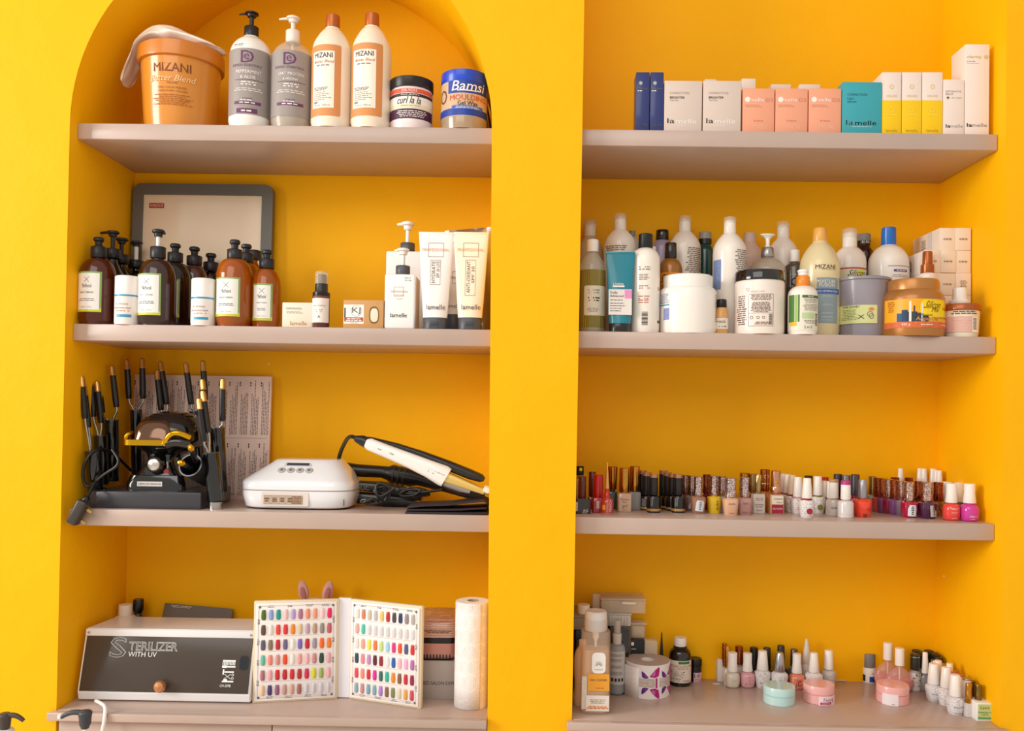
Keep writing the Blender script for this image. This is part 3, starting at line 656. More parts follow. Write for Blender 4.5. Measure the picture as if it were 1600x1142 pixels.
# ================================================================== third shelf of the arched niche: hair irons
def loft(name, rings, mat, par=None, n=32, kind=None, sharp=35):
    """rings of (cx, cy, z, half x, half y, squareness)"""
    vs, fs = [], []
    for (cx, cy, z, hx, hy, p) in rings:
        for j in range(n):
            x, y = cross(j, 1, 1, p, n); vs.append((cx+x*hx, cy+y*hy, z))
    for i in range(len(rings)-1):
        for j in range(n):
            a, b = i*n+j, i*n+(j+1) % n; fs.append((a, b, b+n, a+n))
    fs += [tuple(range(n))[::-1], tuple(range((len(rings)-1)*n, len(rings)*n))]
    return edge_split(raw(name, vs, fs, mat, par, True, kind), sharp)
def beam(name, pts, dz, mat, par, org, n=14, p=2.4, sharp=40):
    """a rounded bar through (px, py, y, half thickness in px); dz is its half width across"""
    vs, fs = [], []; C_ = [at(a, b, y) for a, b, y, h_ in pts]
    for i, (a, b, y, h_) in enumerate(pts):
        t_ = (C_[min(i+1, len(C_)-1)]-C_[max(0, i-1)]).normalized(); u = Vector((0, 1, 0)); u = (u-t_*u.dot(t_)).normalized(); v = t_.cross(u)
        k = (DIST+y)/FPX
        for j in range(n):
            x, yy = cross(j, 1, 1, p, n); vs.append(C_[i]+u*x*(dz if dz else h_*k)+v*yy*h_*k-org)
    for i in range(len(pts)-1):
        for j in range(n):
            q, r_ = i*n+j, i*n+(j+1) % n; fs.append((q, r_, r_+n, q+n))
    fs += [tuple(range(n))[::-1], tuple(range((len(pts)-1)*n, len(pts)*n))]
    o = raw(name, vs, fs, mat, par, True)
    bm = bmesh.new(); bm.from_mesh(o.data); bmesh.ops.recalc_face_normals(bm, faces=bm.faces[:]); bm.to_mesh(o.data); bm.free()
    return edge_split(o, sharp)

P = foot(226, 795, S3); K = P.k; y0 = P.y
t = P.thing('iron_stove', 'black salon stove for curling irons with gold trim and round tube holders', 'stove')
O = Vector(P.loc); BG = M('101012', .12, coat=.8, var=0); BSAT = M('3a3a3e', .3, coat=.3, var=.05); STEEL = M('b9b4ae', .22, metal=1, var=0); GLD = M('d8a526', .16, metal=1, var=0)
W_ = 176*K; H_ = P.h(768)
box('base', W_, .2, H_, BSAT, t, (0, .1, 0), bev=.003, seg=2)
zb, zc = H_, P.h(744); cx = (230-226)*K
loft('control_block', [(cx, .09, zb-.001, 48*K, .062, 7), (cx, .09, zb+.014, 48*K, .062, 7), (cx, .09, zc-.001, 44*K, .056, 6), (cx, .09, zc, 42*K, .054, 6)], BG, t, n=36)
patch('printed_label', t, (225-226)*K, P.h(757.5), 40*K, 7.5*K, M('d8d2ca', .5, var=0), y=.0275, off=.0008); text(t, 'CAREFUL HOT WHEN IN USE', (225-226)*K, P.h(757.5), 36*K, mat=INK, y=.0275, off=.0012, h=2.6*K)
zo = P.h(713)
loft('stand', [(cx, .09, zc-.002, 37*K, .05, 5), (cx, .09, zc+.012, 31*K, .044, 5), (cx, .09, (zc+zo)/2+.004, 24*K, .036, 4), (cx, .09, zo-.006, 22*K, .034, 4), (cx, .09, zo+.006, 26*K, .04, 3)], BG, t, n=36)
rx = Matrix.Rotation(PI/2, 3, 'X')
kz = P.h(727); lathe('dial', [(0, 0), (14*K, 0), (13*K, .008), (11.5*K, .01)], BG, t, seg=32, rot=rx, c=(cx, .042, kz)); lathe('dial_face', [(0, -.001), (10.5*K, -.001), (10*K, .013), (9*K, .0145), (0, .015)], M('d5cfca', .25, metal=.8, var=0), t, seg=24, rot=rx, c=(cx, .042, kz), flute=.04, sharp=60)
lathe('switch', [(0, 0), (5*K, 0), (4.4*K, .006), (0, .0075)], M('b0202a', .3, coat=.4, var=0), t, seg=20, rot=rx, c=((246-226)*K, .05, P.h(738.5)))
zt, zm = P.h(642), P.h(692); ox = (240-226)*K
loft('oven', [(ox-.01, .095, zo, 24*K, .04, 2.4), (ox-.008, .095, zo+.012, 38*K, .06, 2.6), (ox-.003, .095, zm-.010, 46*K, .072, 2.8), (ox, .095, zm, 50*K, .078, 3), (ox, .095, zm+.006, 52*K, .08, 3), (ox, .097, zm+.035, 50*K, .077, 3), (ox, .10, zt-.024, 44*K, .068, 2.8), (ox, .105, zt-.008, 32*K, .05, 2.6), (ox, .108, zt-.001, 16*K, .028, 2.2), (ox, .108, zt, 4*K, .01, 2)], BG, t, n=44)
loft('door_window', [((231-226)*K, .04, zm+.008, 31*K, .034, 4.5), ((231-226)*K, .042, zm+.03, 29*K, .032, 4), ((231-226)*K, .045, zm+.048, 25*K, .026, 3.5), ((231-226)*K, .047, zm+.054, 18*K, .02, 3)], M('6b4a34', .08, metal=.7, coat=.6, var=0), t, n=36)
loft('gold_trim', [((222-226)*K, .04, zm-.007, 36*K, .039, 5), ((222-226)*K, .04, zm-.006, 37*K, .04, 5), ((222-226)*K, .04, zm+.007, 37*K, .04, 5), ((222-226)*K, .04, zm+.008, 36*K, .039, 5)], GLD, t, n=36)
tube('gold_bracket', [((188-226)*K, .02, zm-.002), ((190-226)*K, .015, zm+.02), ((195-226)*K, .03, zm+.022)], .006, GLD, t, seg=8)
tube('handle', [((254-226)*K, .004, zm-.004), ((262-226)*K, -.002, P.h(679)), ((275-226)*K, .0, P.h(674)), ((293-226)*K, .012, P.h(683))], .0075, GLD, t, seg=10)
tube('handle_grip', [((256-226)*K, .008, zm-.004), ((270-226)*K, .01, P.h(689)), ((290-226)*K, .02, P.h(694))], .013, BG, t, seg=12)
HOLD = [((146, 705), (149, 771), 13, .085), ((157, 681), (160, 757), 10, .135), ((174, 657), (176, 752), 10.5, .185), ((212.5, 641), (214, 742), 9, .262), ((257, 650), (258, 742), 9, .262), ((305, 643), (313, 744), 9, .225), ((340, 669), (345, 768), 11, .145), ((329, 708), (338, 783), 13.5, .075)]
for (mx, my), (bx, by), r_, y in HOLD:
    a, b = at(mx, my, y), at(bx, by, y); b.z = max(b.z, S3+.002); k = (DIST+y)/FPX; d = (b-a); L = d.length; q = d.to_track_quat('-Z', 'Y').to_matrix()
    tl = lathe('iron_holder', [(0, .004-L), (r_*k*.86, -L), (r_*k*.9, -L+.001), (r_*k, -.001), (r_*k, 0), (r_*k*.86, 0), (r_*k*.84, -.03), (0, -.03)], BG, t, seg=28, rot=q, c=tuple(a-O))
    lathe('rim', [(r_*k*.9, -.001), (r_*k*1.02, -.001), (r_*k*1.02, .0015), (r_*k*.9, .0015)], M('5b5b60', .25, metal=.8, var=0), tl, seg=28, rot=q, c=tuple(a-O), ring=True)
# one holder points at the room
a = at(297.5, 727, .035); ax = Vector((-.10, -1, .42)).normalized(); q = ax.to_track_quat('Z', 'Y').to_matrix(); k = (DIST+.035)/FPX
tl = lathe('iron_holder', [(0, -.09), (15*k, -.09), (18*k, 0), (16.3*k, 0), (15*k, -.08), (0, -.08)], M('070708', .7, var=0), t, seg=32, rot=q, c=tuple(a-O))
lathe('rim', [(16.5*k, -.001), (18.6*k, -.001), (18.6*k, .0012), (16.5*k, .0012)], M('8a8a8e', .25, metal=.8, var=0), tl, seg=32, rot=q, c=tuple(a-O), ring=True)
tube('side_arm', [tuple(at(160, 765, .08)-O), tuple(at(170, 772, .09)-O), tuple(at(190, 775, .1)-O)], .008, BG, t)
tube('side_arm', [tuple(at(330, 775, .10)-O), tuple(at(315, 778, .12)-O), tuple(at(300, 780, .12)-O)], .008, BG, t)
tube('power_cord', [tuple(at(*q_)-O) for q_ in ((205, 735, .17), (175, 705, .11), (150, 700, .07), (132, 720, .05), (128, 745, .05), (136, 765, .05), (160, 742, .05), (190, 725, .04), (175, 702, .05))], .0038, BLACK, t, seg=8)
lathe('silver_foot', [(11*K, 0), (11*K, P.h(776)*.6)], STEEL, t, seg=20, c=tuple(Vector((at(337, 790, .075).x, .075, S3))-O))

def iron(h1, h2, mouth, y, label, dir3=None):
    """two-handled marcel iron: each handle is (tip, lower end) in the photograph; the shank goes down into its holder"""
    M0 = at(*mouth, y); t = thing('curling_iron', label, 'curling iron', M0, 0, 'two-handled curling irons in the stove holders'); k = (DIST+y)/FPX
    for hh, dy in ((h1, -.004), (h2, .004)):
        a, b = at(*hh[0], y+dy)-M0, at(*hh[1], y+dy)-M0; d = (b-a); L = d.length; q = d.to_track_quat('-Z', 'Y').to_matrix(); R_ = 4.7*k
        g = lathe('handle', [(R_*.8, -L), (R_*.95, -L+.002), (R_*1.05, -L+.02), (R_*.98, -.028)], M('16161a', .28, coat=.3, var=0), t, seg=16, rot=q, c=tuple(a), flute=.03)
        lathe('gold_cap', [(R_*1.0, -.0275), (R_*1.08, -.026), (R_*.95, -.024), (R_*.93, -.008), (R_*.7, -.002), (R_*.3, 0), (0, 0)], M('e6b96e', .34, metal=.9, var=0), g, seg=16, rot=q, c=tuple(a))
        tube('shank', [tuple(b-d.normalized()*.004), tuple(b+d.normalized()*.012), tuple(Vector((b.x*.45, b.y*.5, max(-.002, b.z*.25)))), (0, 0, -.03)], R_*.42, STEEL, t, seg=8)
    return t
iron(((127.5, 587), (133, 654)), ((131, 601), (138.5, 668)), (144, 702), .085, 'curling iron with two gold-tipped handles, first beside the niche wall')
iron(((140, 585), (146, 651)), ((151.5, 595), (158, 661)), (157, 679), .135, 'second curling iron from the niche wall, its handles tight together')
iron(((151, 581), (160, 645)), ((174.5, 570), (182, 636)), (174, 656), .185, 'curling iron with widely spread handles third from the niche wall')
iron(((198, 561), (201.5, 623)), ((222, 559), (223.5, 623)), (212.5, 640), .262, 'upright curling iron with parallel handles, behind the left end of the stove oven'.replace('left end of the ', ''))
iron(((245, 577), (252, 641)), ((250.5, 564), (261, 632)), (257, 648), .262, 'curling iron with crossing handles rising behind the middle of the oven')
iron(((290, 566), (299, 632)), ((317, 563), (321, 625)), (305, 642), .225, 'curling iron with spread handles rising behind the oven beside its gold handle')
iron(((316, 592), (322, 654)), ((348, 591), (347.5, 658)), (340, 668), .145, 'curling iron in the holder farthest from the niche wall, beside the newsprint board')
iron(((310.5, 622), (319, 690)), ((316.5, 610), (326, 676)), (328, 706), .075, 'curling iron in the short front holder beside the board')
# the iron that points at the room
t = thing('curling_iron', 'curling iron pointing forward out of the tilted holder, only its gold tips showing', 'curling iron', a, 0, 'two-handled curling irons in the stove holders')
for (px, py) in ((297, 697), (281, 722)):
    e = at(px, py, -.03)-a; s_ = Vector((0, 0, 0))+ax*-.02+(e-ax*e.dot(ax))*.25; d = e-s_; L = d.length; q = d.to_track_quat('Z', 'Y').to_matrix(); R_ = .0068
    g = lathe('handle', [(R_*.6, .02), (R_, .025), (R_, L-.014)], M('16161a', .28, coat=.3, var=0), t, seg=14, rot=q, c=tuple(s_)); lathe('gold_cap', [(R_*1.1, L-.014), (R_*1.1, L-.004), (R_*.7, L), (0, L+.0015)], GLD, g, seg=14, rot=q, c=tuple(s_))
tube('shank', [(0, .01, -.012), (.004, .0, -.004), (-.006, -.004, .004)], .003, STEEL, t, seg=8)

# plug hanging over the board's edge
c0 = at(124, 797, .012); t = thing('power_plug', 'black three-pin plug hanging over the shelf edge beside the stove', 'plug', c0)
R3 = Matrix.Rotation(math.radians(27), 3, 'Y')
def rbox(name, w, d, h, c, mat, par, rot, bev=.002): return box(name, w, d, h, mat, par, c, bev=bev, rot=rot, seg=3)
rbox('body', .026, .026, .062, tuple(R3 @ Vector((0, 0, -.036))), M('3c3630', .35, var=.03), t, R3, .006)
tube('cord_grip', [tuple(R3 @ Vector((0, 0, .02))), tuple(R3 @ Vector((.0, .004, .036)))], .008, BLACK, t)
for zz in (-.024, .006):
    rbox('pin', .017, .004, .0065, tuple(R3 @ Vector((.0205, 0, zz))), M('c8a45a', .25, metal=1, var=0), t, R3, .0006)
tube('cord', [tuple(R3 @ Vector((.0, .004, .036))), (.018, .03, .06), (.02, .05, .075), (.01, .07, .09)], .0036, BLACK, t)

# board covered with columns of small print
pA, pB = at(206, 680, .30), at(421, 680, .30); cx = (pA.x+pB.x)/2; W = pB.x-pA.x; H = at(421, 588, .305).z-S3
t = thing('printed_board', 'pinkish board covered in columns of sideways newsprint behind the stove', 'board', (cx, .294, S3))
rt = leaning(0, 0, 0, H, 0, .016, 0)
ringmesh('board', [(-W/2, 0), (W/2, 0), (W/2, H), (-W/2, H)], .010, M('eed2c6', .55, var=.04, scale=9), t, rt)
X4 = rt.to_4x4(); DK = M('7d6a66', .6, var=0)
nc = 13
for row, (za, zb_) in enumerate(((H*.02, H*.485), (H*.51, H*.985))):
    for c_ in range(nc):
        u = -W/2+W*(c_+.5)/nc; mid, hh = (za+zb_)/2, (zb_-za)
        micro(t, u, mid, hh*.94, W/nc*.74, 5, DK, off=.0006, vert=True, seed=c_+row*40, fill=.42, align=1, xf=X4, name='news_column')
        micro(t, u-W/nc*.44, zb_-hh*.08, hh*.12, W/nc*.12, 1, INK, off=.0006, vert=True, fill=.8, align=1, xf=X4, name='headline')
patch('printed_line', t, W*.2, H*.497, W*.56, .0008, DK, xf=X4, off=.0006)

# white salon machine
P = foot(458, 797, S3); K = P.k; t = P.thing('wax_machine', 'glossy white salon machine with four round buttons and a rating plate', 'machine')
WG = M('f1f0f2', .16, coat=.8, var=0); hy = .085
z = P.h; LIFT = .004
rings = [(0, hy, LIFT, 82*K, hy*.93, 4.2), (0, hy, .008, 86*K, hy*.97, 4.2), (0, hy, z(775), 90*K, hy, 4.4), (0, hy, z(763), 90*K, hy, 4.4), (-1*K, hy, z(755), 90*K, hy*1.0, 4.2), (-2*K, hy*1.02, z(751), 86*K, hy*.96, 4.2),
         (4*K, hy*1.12, z(738), 73*K, hy*.80, 4), (7*K, hy*1.22, z(726), 58*K, hy*.62, 3.6), (8*K, hy*1.26, z(721.5), 54*K, hy*.56, 3.5), (8*K, hy*1.28, z(720), 50*K, hy*.5, 3.4)]
loft('housing', rings, WG, t, n=56, sharp=50)
loft('base_pad', [(0, hy, 0, 78*K, hy*.88, 4), (0, hy, LIFT+.001, 80*K, hy*.9, 4)], BLACK, t, n=36)
yf = lambda f: hy-hy  # front plane of the lower housing
loft('seam', [(0, hy, z(767.5), 90.3*K, hy*1.006, 4.4), (0, hy, z(766), 90.3*K, hy*1.006, 4.4)], M('9a8d84', .4, var=0), t, n=56)
patch('rating_plate', t, -16*K, z(781), 61*K, 14*K, M('b49a82', .4, var=.05), y=-.0012, off=.001)
for i in range(4): frame(t, (-41+i*12)*K, z(781), 11*K, 11*K, .0007, M('f0e0d0', .5, var=0), y=-.0016, off=.001); micro(t, (-41+i*12)*K, z(781), 7*K, 7*K, 2+i % 2, M('5d4638', .5, var=0), y=-.0016, off=.0012, seed=i)
micro(t, 5*K, z(781), 20*K, 12*K, 5, M('7a5038', .5, var=0), y=-.0016, off=.0012)
patch('plate_border', t, -13*K, z(780), 74*K, 22*K, M('e5d8ce', .3, var=0), y=-.0006, off=.0006, rad=.004)
box('release_slot', .002, .003, 10*K, M('6d6560', .4, var=0), t, (77*K, hy*.18, z(790)), bev=0)
def slope(fx, fz): # point on the sloping upper front, fx in px, fz 0..1 from brim to top
    y = (hy*1.02-hy*.96)*(1-fz)+(hy*1.22-hy*.62)*fz; return Vector((fx*K, y-.0012, z(751)+(z(726)-z(751))*fz))
tilt = Matrix.Rotation(math.radians(62), 3, 'X')
for i in range(4):
    c = slope(-25+i*14.5, .58); bt = lathe('button', [(0, -.001), (6.2*K, -.001), (6.2*K, .0014), (5.4*K, .002), (0, .002)], M('b9b5b2', .4, var=0), t, seg=20, rot=Matrix.Rotation(math.radians(38), 3, 'X'), c=tuple(c+Vector((0, .0, 0))))
    lathe('button_icon', [(0, .0021), (2.2*K, .0021), (2.2*K, .0026), (0, .0026)], M('6d6a68', .5, var=0), bt, seg=10, rot=Matrix.Rotation(math.radians(38), 3, 'X'), c=tuple(c))
c = slope(-2, .93); rbox('display', 36*K, .010, .003, tuple(c+Vector((0, .002, -.001))), M('3e4450', .15, coat=.6, var=0), t, Matrix.Rotation(math.radians(32), 3, 'X'), .0008); rbox('display_frame', 44*K, .016, .002, tuple(c+Vector((0, .002, -.0012))), M('d5d3d4', .3, var=0), t, Matrix.Rotation(math.radians(32), 3, 'X'), .0006)
tube('plug_lead', [(-88*K, hy*1.3, .02), (-93*K, hy*1.4, .014), (-90*K, hy*1.6, .006)], .009, BLACK, t)

# hair tools lying together
BT = M('1c1a1a', .34, coat=.25, var=.03); GR = M('2c2826', .4, var=.04)
o0 = at(640, 790, .13); o0.z = S3
t = thing('hair_straightener', 'white steam hair straightener with open jaws and black upper arm', 'straightener', o0)
y = .085
beam('lower_arm', [(573, 692, y, 7), (578, 694, y, 10), (600, 703, y, 10.5), (640, 719, y, 12), (670, 732, y, 14), (693, 743, y, 17), (698, 746, y, 16)], .019, M('f8efe9', .25, coat=.5, var=0), t, o0, p=3)
beam('gold_plate', [(696, 745, y, 9), (725, 756, y, 7), (757, 768, y, 5)], .016, M('dfc16e', .3, metal=.3, var=0), t, o0, p=4)
beam('grey_plate_edge', [(696, 751, y+.002, 9), (720, 762, y+.002, 7), (735, 768, y+.002, 3)], .015, M('a09790', .35, metal=.4, var=0), t, o0, p=4)
beam('arm_tip', [(756, 763, y, 6), (763, 766, y, 7), (766, 767, y, 4)], .018, WHITE, t, o0, p=3)
beam('upper_arm', [(562, 686, y+.01, 5), (580, 689, y+.01, 6.5), (620, 697, y+.01, 5), (660, 710, y+.01, 5.5), (700, 727, y+.01, 8), (735, 741, y+.01, 8), (752, 747, y+.01, 6.5), (757, 749, y+.01, 3)], .017, BT, t, o0, p=3)
beam('hinge', [(556, 685, y+.004, 5), (566, 688, y+.004, 8.5), (576, 693, y+.004, 8.5)], .015, BT, t, o0)
X = at(620, 706, y-.0195)
def sloped(px, py, y_, ang): return Matrix.Translation(at(px, py, y_)-o0) @ Matrix.Rotation(math.radians(ang), 4, 'Y')
text(t, 'SteamPod', 0, 0, .042, mat=INK, xf=sloped(682, 739.5, y-.0192, 21) @ Matrix.Rotation(PI, 4, 'Y'), h=.008, off=-.0004); text(t, "L'OREAL", 0, 0, .012, mat=INK, xf=sloped(612, 709, y-.0192, 21), h=.0035)
micro(t, 0, 0, .014, .003, 1, INK, xf=sloped(593, 702, y-.0192, 21))
tube('power_cord', [tuple(at(*q_)-o0) for q_ in ((560, 686, .087), (546, 680, .12), (537, 694, .18), (530, 712, .225), (527, 730, .232), (535, 745, .25), (565, 765, .26))], .0052, BT, t, seg=10)
t = thing('curling_wand', 'black ribbed curling wand lying behind the white straightener', 'curling wand', o0+Vector((-.06, .12, 0)))
o1 = o0+Vector((-.06, .12, 0)); y = .245
beam('body', [(512, 727, y, 4), (517, 727, y, 8), (530, 731, y, 10), (560, 735, y, 10), (596, 737, y, 9.5), (606, 739, y, 11), (612, 740, y, 14.5), (642, 746, y, 14), (655, 749, y, 10), (700, 762, y, 8)], None, BT, t, o1, n=20, p=2)
for px, py, h_ in ((616, 741, 15.2), (624, 743, 15.2), (632, 744.5, 15)): beam('ring', [(px-1.2, py-.2, y, h_), (px+1.2, py+.3, y, h_)], None, M('38332f', .3, var=0), t, o1, n=20, p=2)
beam('barrel', [(655, 749, y, 8.5), (750, 777, y, 7)], None, GR, t, o1, n=20, p=2)
o2 = at(600, 790, .2); o2.z = S3
t = thing('flat_iron', 'black flat iron with faint lettering, under the tangled cables', 'flat iron', o2)
beam('lower_arm', [(549, 776, .19, 9), (600, 781, .19, 10), (650, 785, .19, 8)], .017, M('171516', .3, coat=.3, var=0), t, o2, p=3.4); beam('upper_arm', [(549, 757, .19, 7), (600, 762, .19, 9), (660, 775, .19, 8)], .017, BT, t, o2, p=3.4)
text(t, 'ZILIC', 0, 0, .034, mat=GINK, xf=Matrix.Translation(at(566, 762, .171)-o2) @ Matrix.Rotation(.08, 4, 'Y'), h=.011, shear=-.2)
t = thing('crimper', 'brown-black crimping iron lying under the gold-plated straightener jaw', 'crimper', o0+Vector((.09, .03, 0))); o3 = o0+Vector((.09, .03, 0))
beam('arm', [(690, 752, .125, 3), (700, 755, .125, 9), (725, 764, .125, 10), (745, 772, .125, 8), (757, 776, .125, 3)], .014, M('4a3a34', .4, var=.05), t, o3, p=3)
# cables
def tangle(label, cx, cy, y, wx, wz, n, seed, r=.0034):
    rg = random.Random(seed); o_ = at(cx, 790, y); o_.z = S3; k = (DIST+y)/FPX; pts = []
    for i in range(n):
        a = i*2.2+rg.uniform(-.4, .4); rr = rg.uniform(.55, 1)
        p_ = at(cx+wx*math.cos(a)*rr, cy+wz*math.sin(a)*rr, y+rg.uniform(-.018, .018)); p_.z = max(p_.z, S3+.004); pts.append(tuple(p_-o_))
    o = tube('cable', pts, r, BT, None, seg=8, smooth=3); o.name = 'power_cable'; o.location = o_; return tag(o, label, 'cable')
tangle('loosely coiled black cable in front of the flat iron', 600, 766, .105, 22, 24, 16, 3)
tangle('flat spread black cable under the white straightener', 645, 768, .135, 48, 13, 16, 8)
tangle('black cable heaped beside the white machine', 578, 783, .09, 22, 8, 9, 5)
# dark folded pouch
o4 = foot(700, 792, S3).loc; o4 = Vector((at(702, 790, .09).x, .09, S3)); K = 2.09/FPX
t = thing('folded_pouch', 'dark brown folded fabric pouch at the pillar end of the shelf', 'pouch', o4); FB = M('2e2226', .75, var=.12, bump=.3, scale=120)
def sheet(name, pts, th, d, mat, par):
    vs, fs = [], []; n = len(pts)
    for (u, z_0) in pts:
        for yy in (-d/2, d/2):
            for s_ in (0, th): vs.append((u*K, yy, z_0*K+s_))
    for i in range(n-1):
        a, b = 4*i, 4*i+4
        fs += [(a, b, b+1, a+1), (a+1, b+1, b+3, a+3), (a+3, b+3, b+2, a+2), (a+2, b+2, b, a)]
    fs += [(0, 1, 3, 2), (4*n-4, 4*n-2, 4*n-1, 4*n-3)]
    o = raw(name, vs, fs, mat, par, True); m_ = o.modifiers.new('b', 'BEVEL'); m_.width = .0012; m_.segments = 2; return o
sheet('lower_layer', [(-64, 0), (-30, 0), (20, 0), (62, 1)], .005, .10, FB, t)
sheet('middle_layer', [(-62, 4.5), (-20, 5), (20, 6), (60, 9)], .004, .095, FB, t)
sheet('flap', [(-62, 8), (-40, 11), (0, 13), (30, 17), (55, 20), (61, 17), (60, 6)], .004, .092, FB, t)

# ================================================================== counter of the arched niche
P = foot(255, 1099, CT); K = P.k; t = P.thing('sterilizer', 'white tabletop sterilizer cabinet with dark smoked door and copper knob', 'sterilizer')
MW = M('eceaea', .3, coat=.3, var=.01); z = P.h; Y0 = P.y
W_ = 271*K; D_ = .19
zb, zl = z(1096), z(1083); tb = .038
zt1 = at(255, 983, Y0+tb).z-CT; zt2 = at(255, 964, Y0+D_).z-CT
prof = [(.004, zb), (0, zl), (tb-.003, zt1-.006), (tb, zt1), (D_, zt2), (D_, zb)]
def prism(name, prof, x0, x1, mat, par, bev=.002):
    n = len(prof); vs = [(x0, a, b) for a, b in prof]+[(x1, a, b) for a, b in prof]
    fs = [tuple(range(n)), tuple(reversed(range(n, 2*n)))]+[(i, i+n, (i+1) % n+n, (i+1) % n) for i in range(n)]
    o = raw(name, vs, fs, mat, par, False); bm = bmesh.new(); bm.from_mesh(o.data); bmesh.ops.recalc_face_normals(bm, faces=bm.faces[:])
    if bev: bmesh.ops.bevel(bm, geom=bm.edges[:], offset=bev, segments=2, affect='EDGES')
    bm.to_mesh(o.data); bm.free(); return o
prism('body', prof, -W_/2, W_/2, MW, t)
for sx_ in (-1, 1):
    for yy in (.03, D_-.03): lathe('foot', [(.011, 0), (.013, zb+.001)], BLACK, t, seg=16, c=(sx_*(W_/2-.035), yy, 0))
a0 = Vector((0, zl*0, zl)); sl = Vector((0, tb-.003, zt1-.010-zl)); SL = sl.length; ang = math.atan2(sl.y, sl.z)
XF = Matrix.Translation((0, 0, zl)) @ Matrix.Rotation(-ang, 4, 'X')
DW = W_-.010; kk = SL/(1083-992)
o = box('door', DW, .003, SL*.985, M('4a4038', .22, coat=.0, var=0), None, (0, 0, 0), bev=.0008); o.parent = t; o.data.transform(XF @ Matrix.Translation((0, -.001, .002)))
bpw = box('white_bar', W_-.003, .004, .0165, MW, t, (0, 0, 0), bev=.0012); bpw.data.transform(Matrix.Translation((0, tb-.0065, zt1-.017)) @ Matrix.Rotation(-.15, 4, 'X'))
for sx_ in (-1, 1): lathe('screw', [(0, 0), (.003, 0), (.0026, .0012), (0, .0014)], SILV, t, seg=12, rot=Matrix.Rotation(PI/2, 3, 'X'), c=(sx_*(W_/2-.010), tb-.008, zt1-.009))
def dz(py): return (1083-py)*kk
U = lambda px: (px-256)*K
WK = M('f2f0ee', .5, var=0)
def T2(s, px, py, wpx, hpx=None, **kw): return text(t, s, U(px), dz(py), wpx*K, mat=kw.pop('mat', WK), xf=XF, off=.0032, h=hpx*K if hpx else None, **kw)
T2('S', 176.5, 1014.5, 27, 31, outline=.014)
T2('TERILIZER', 232, 1012, 78, 14, outline=.03, shear=.0)
T2('WITH UV', 216, 1024.5, 45, 7.5)
T2('CH-209B', 352, 1070, 17, 4)
for i in range(9): patch('comb_icon', t, U(345+i*2.3), dz(1036), 1.3*K, 5*K, WK, xf=XF, off=.0032)
patch('comb_icon', t, U(354.5), dz(1032), 20*K, 2.6*K, WK, xf=XF, off=.0032); patch('brush_icon', t, U(354.5), dz(1041), 21*K, 2.4*K, WK, xf=XF, off=.0032); patch('brush_icon', t, U(348), dz(1041), 7*K, 4*K, WK, xf=XF, off=.0033)
patch('razor_icon', t, U(356), dz(1049), 15*K, 2.2*K, WK, xf=XF, off=.0032); patch('razor_icon', t, U(347), dz(1049), 2.4*K, 8*K, WK, xf=XF, off=.0032)
for s_ in (-1, 1): text(t, 'X', U(354), dz(1056), 12*K, mat=WK, xf=XF, off=.0032, h=7*K, name='scissors_icon'); text(t, 'o', U(362), dz(1056+s_*2.6), 4*K, mat=WK, xf=XF, off=.0032, name='scissors_icon')
patch('clipper_icon', t, U(355), dz(1063.5), 18*K, 2.2*K, WK, xf=XF, off=.0032); patch('clipper_icon', t, U(351), dz(1062), 6*K, 4.4*K, WK, xf=XF, off=.0033)
kb = lathe('knob', [(0, -.001), (.005, 0), (.006, .006), (.0135, .012), (.0145, .018), (.011, .025), (0, .0275)], M('c98a5a', .3, metal=.5, var=.03), t, seg=28, rot=Matrix.Rotation(PI/2-ang*.5, 3, 'X'))
kb.location = XF @ Vector((U(254), -.002, dz(1071)))
patch('door_smudge', t, U(378), dz(1035), 14*K, 22*K, M('22242a', .3, var=.3, scale=90), xf=XF, off=.0031, rad=.008)
LO = Vector(P.loc)
o = tube('power_cord', [tuple(at(*q_)-LO) for q_ in ((150, 1095, .04), (155, 1097, .005), (165, 1103, -.016), (164, 1118, -.026), (162, 1132, -.028), (158, 1150, -.03), (150, 1200, -.03))], .0042, WHITE, t, seg=10)
# things behind the sterilizer
P = Spot(196, 960, .265, CT); K = P.k; t = P.thing('bottle', 'white screw-capped bottle peeping up behind the sterilizer', 'bottle')
lathe('body', [(17*K, 0), (17*K, P.h(968)), (15*K, P.h(963)), (10*K, P.h(961.5))], CREAM, t); lathe('cap', [(10.5*K, P.h(962)), (10*K, P.h(945)), (9.5*K, P.h(944))], M('efe0cd', .4, var=0), t, seg=24)
P = Spot(214, 950, .285, CT); K = P.k; t = P.thing('bottle', 'black-capped bottle rising behind the sterilizer beside the white cap', 'bottle')
lathe('body', [(7.5*K, 0), (7.5*K, P.h(965)), (4*K, P.h(957))], M('3c342e', .3, var=0), t, c=(.004, 0, 0)); lathe('cap', [(6*K, P.h(957)), (8*K, P.h(952)), (8*K, P.h(938)), (7*K, P.h(935.5))], BLACK, t, seg=24, c=(.004, 0, 0))
P = Spot(285, 955, .255, CT); K = P.k; t = P.thing('magazine', 'dark glossy booklet leaning flat behind the sterilizer top', 'booklet')
ck = prism('cover', [(0, 0), (.004, 0), (.062, P.h(954)), (.058, P.h(954)+.001)], -50*K, 60*K, M('5b4426', .3, coat=.4, var=.1), t, bev=0); ck.data.transform(Matrix.Rotation(.07, 4, 'Y'))
o = t; XB = Matrix.Translation((0, 0, 0)) @ Matrix.Rotation(-math.atan2(.058, P.h(950)), 4, 'X')
micro(t, -22*K, P.h(955)*1.03, 40*K, 4*K, 2, M('d8c8a0', .5, var=0), xf=Matrix.Rotation(.07, 4, 'Y') @ XB, off=.0008)

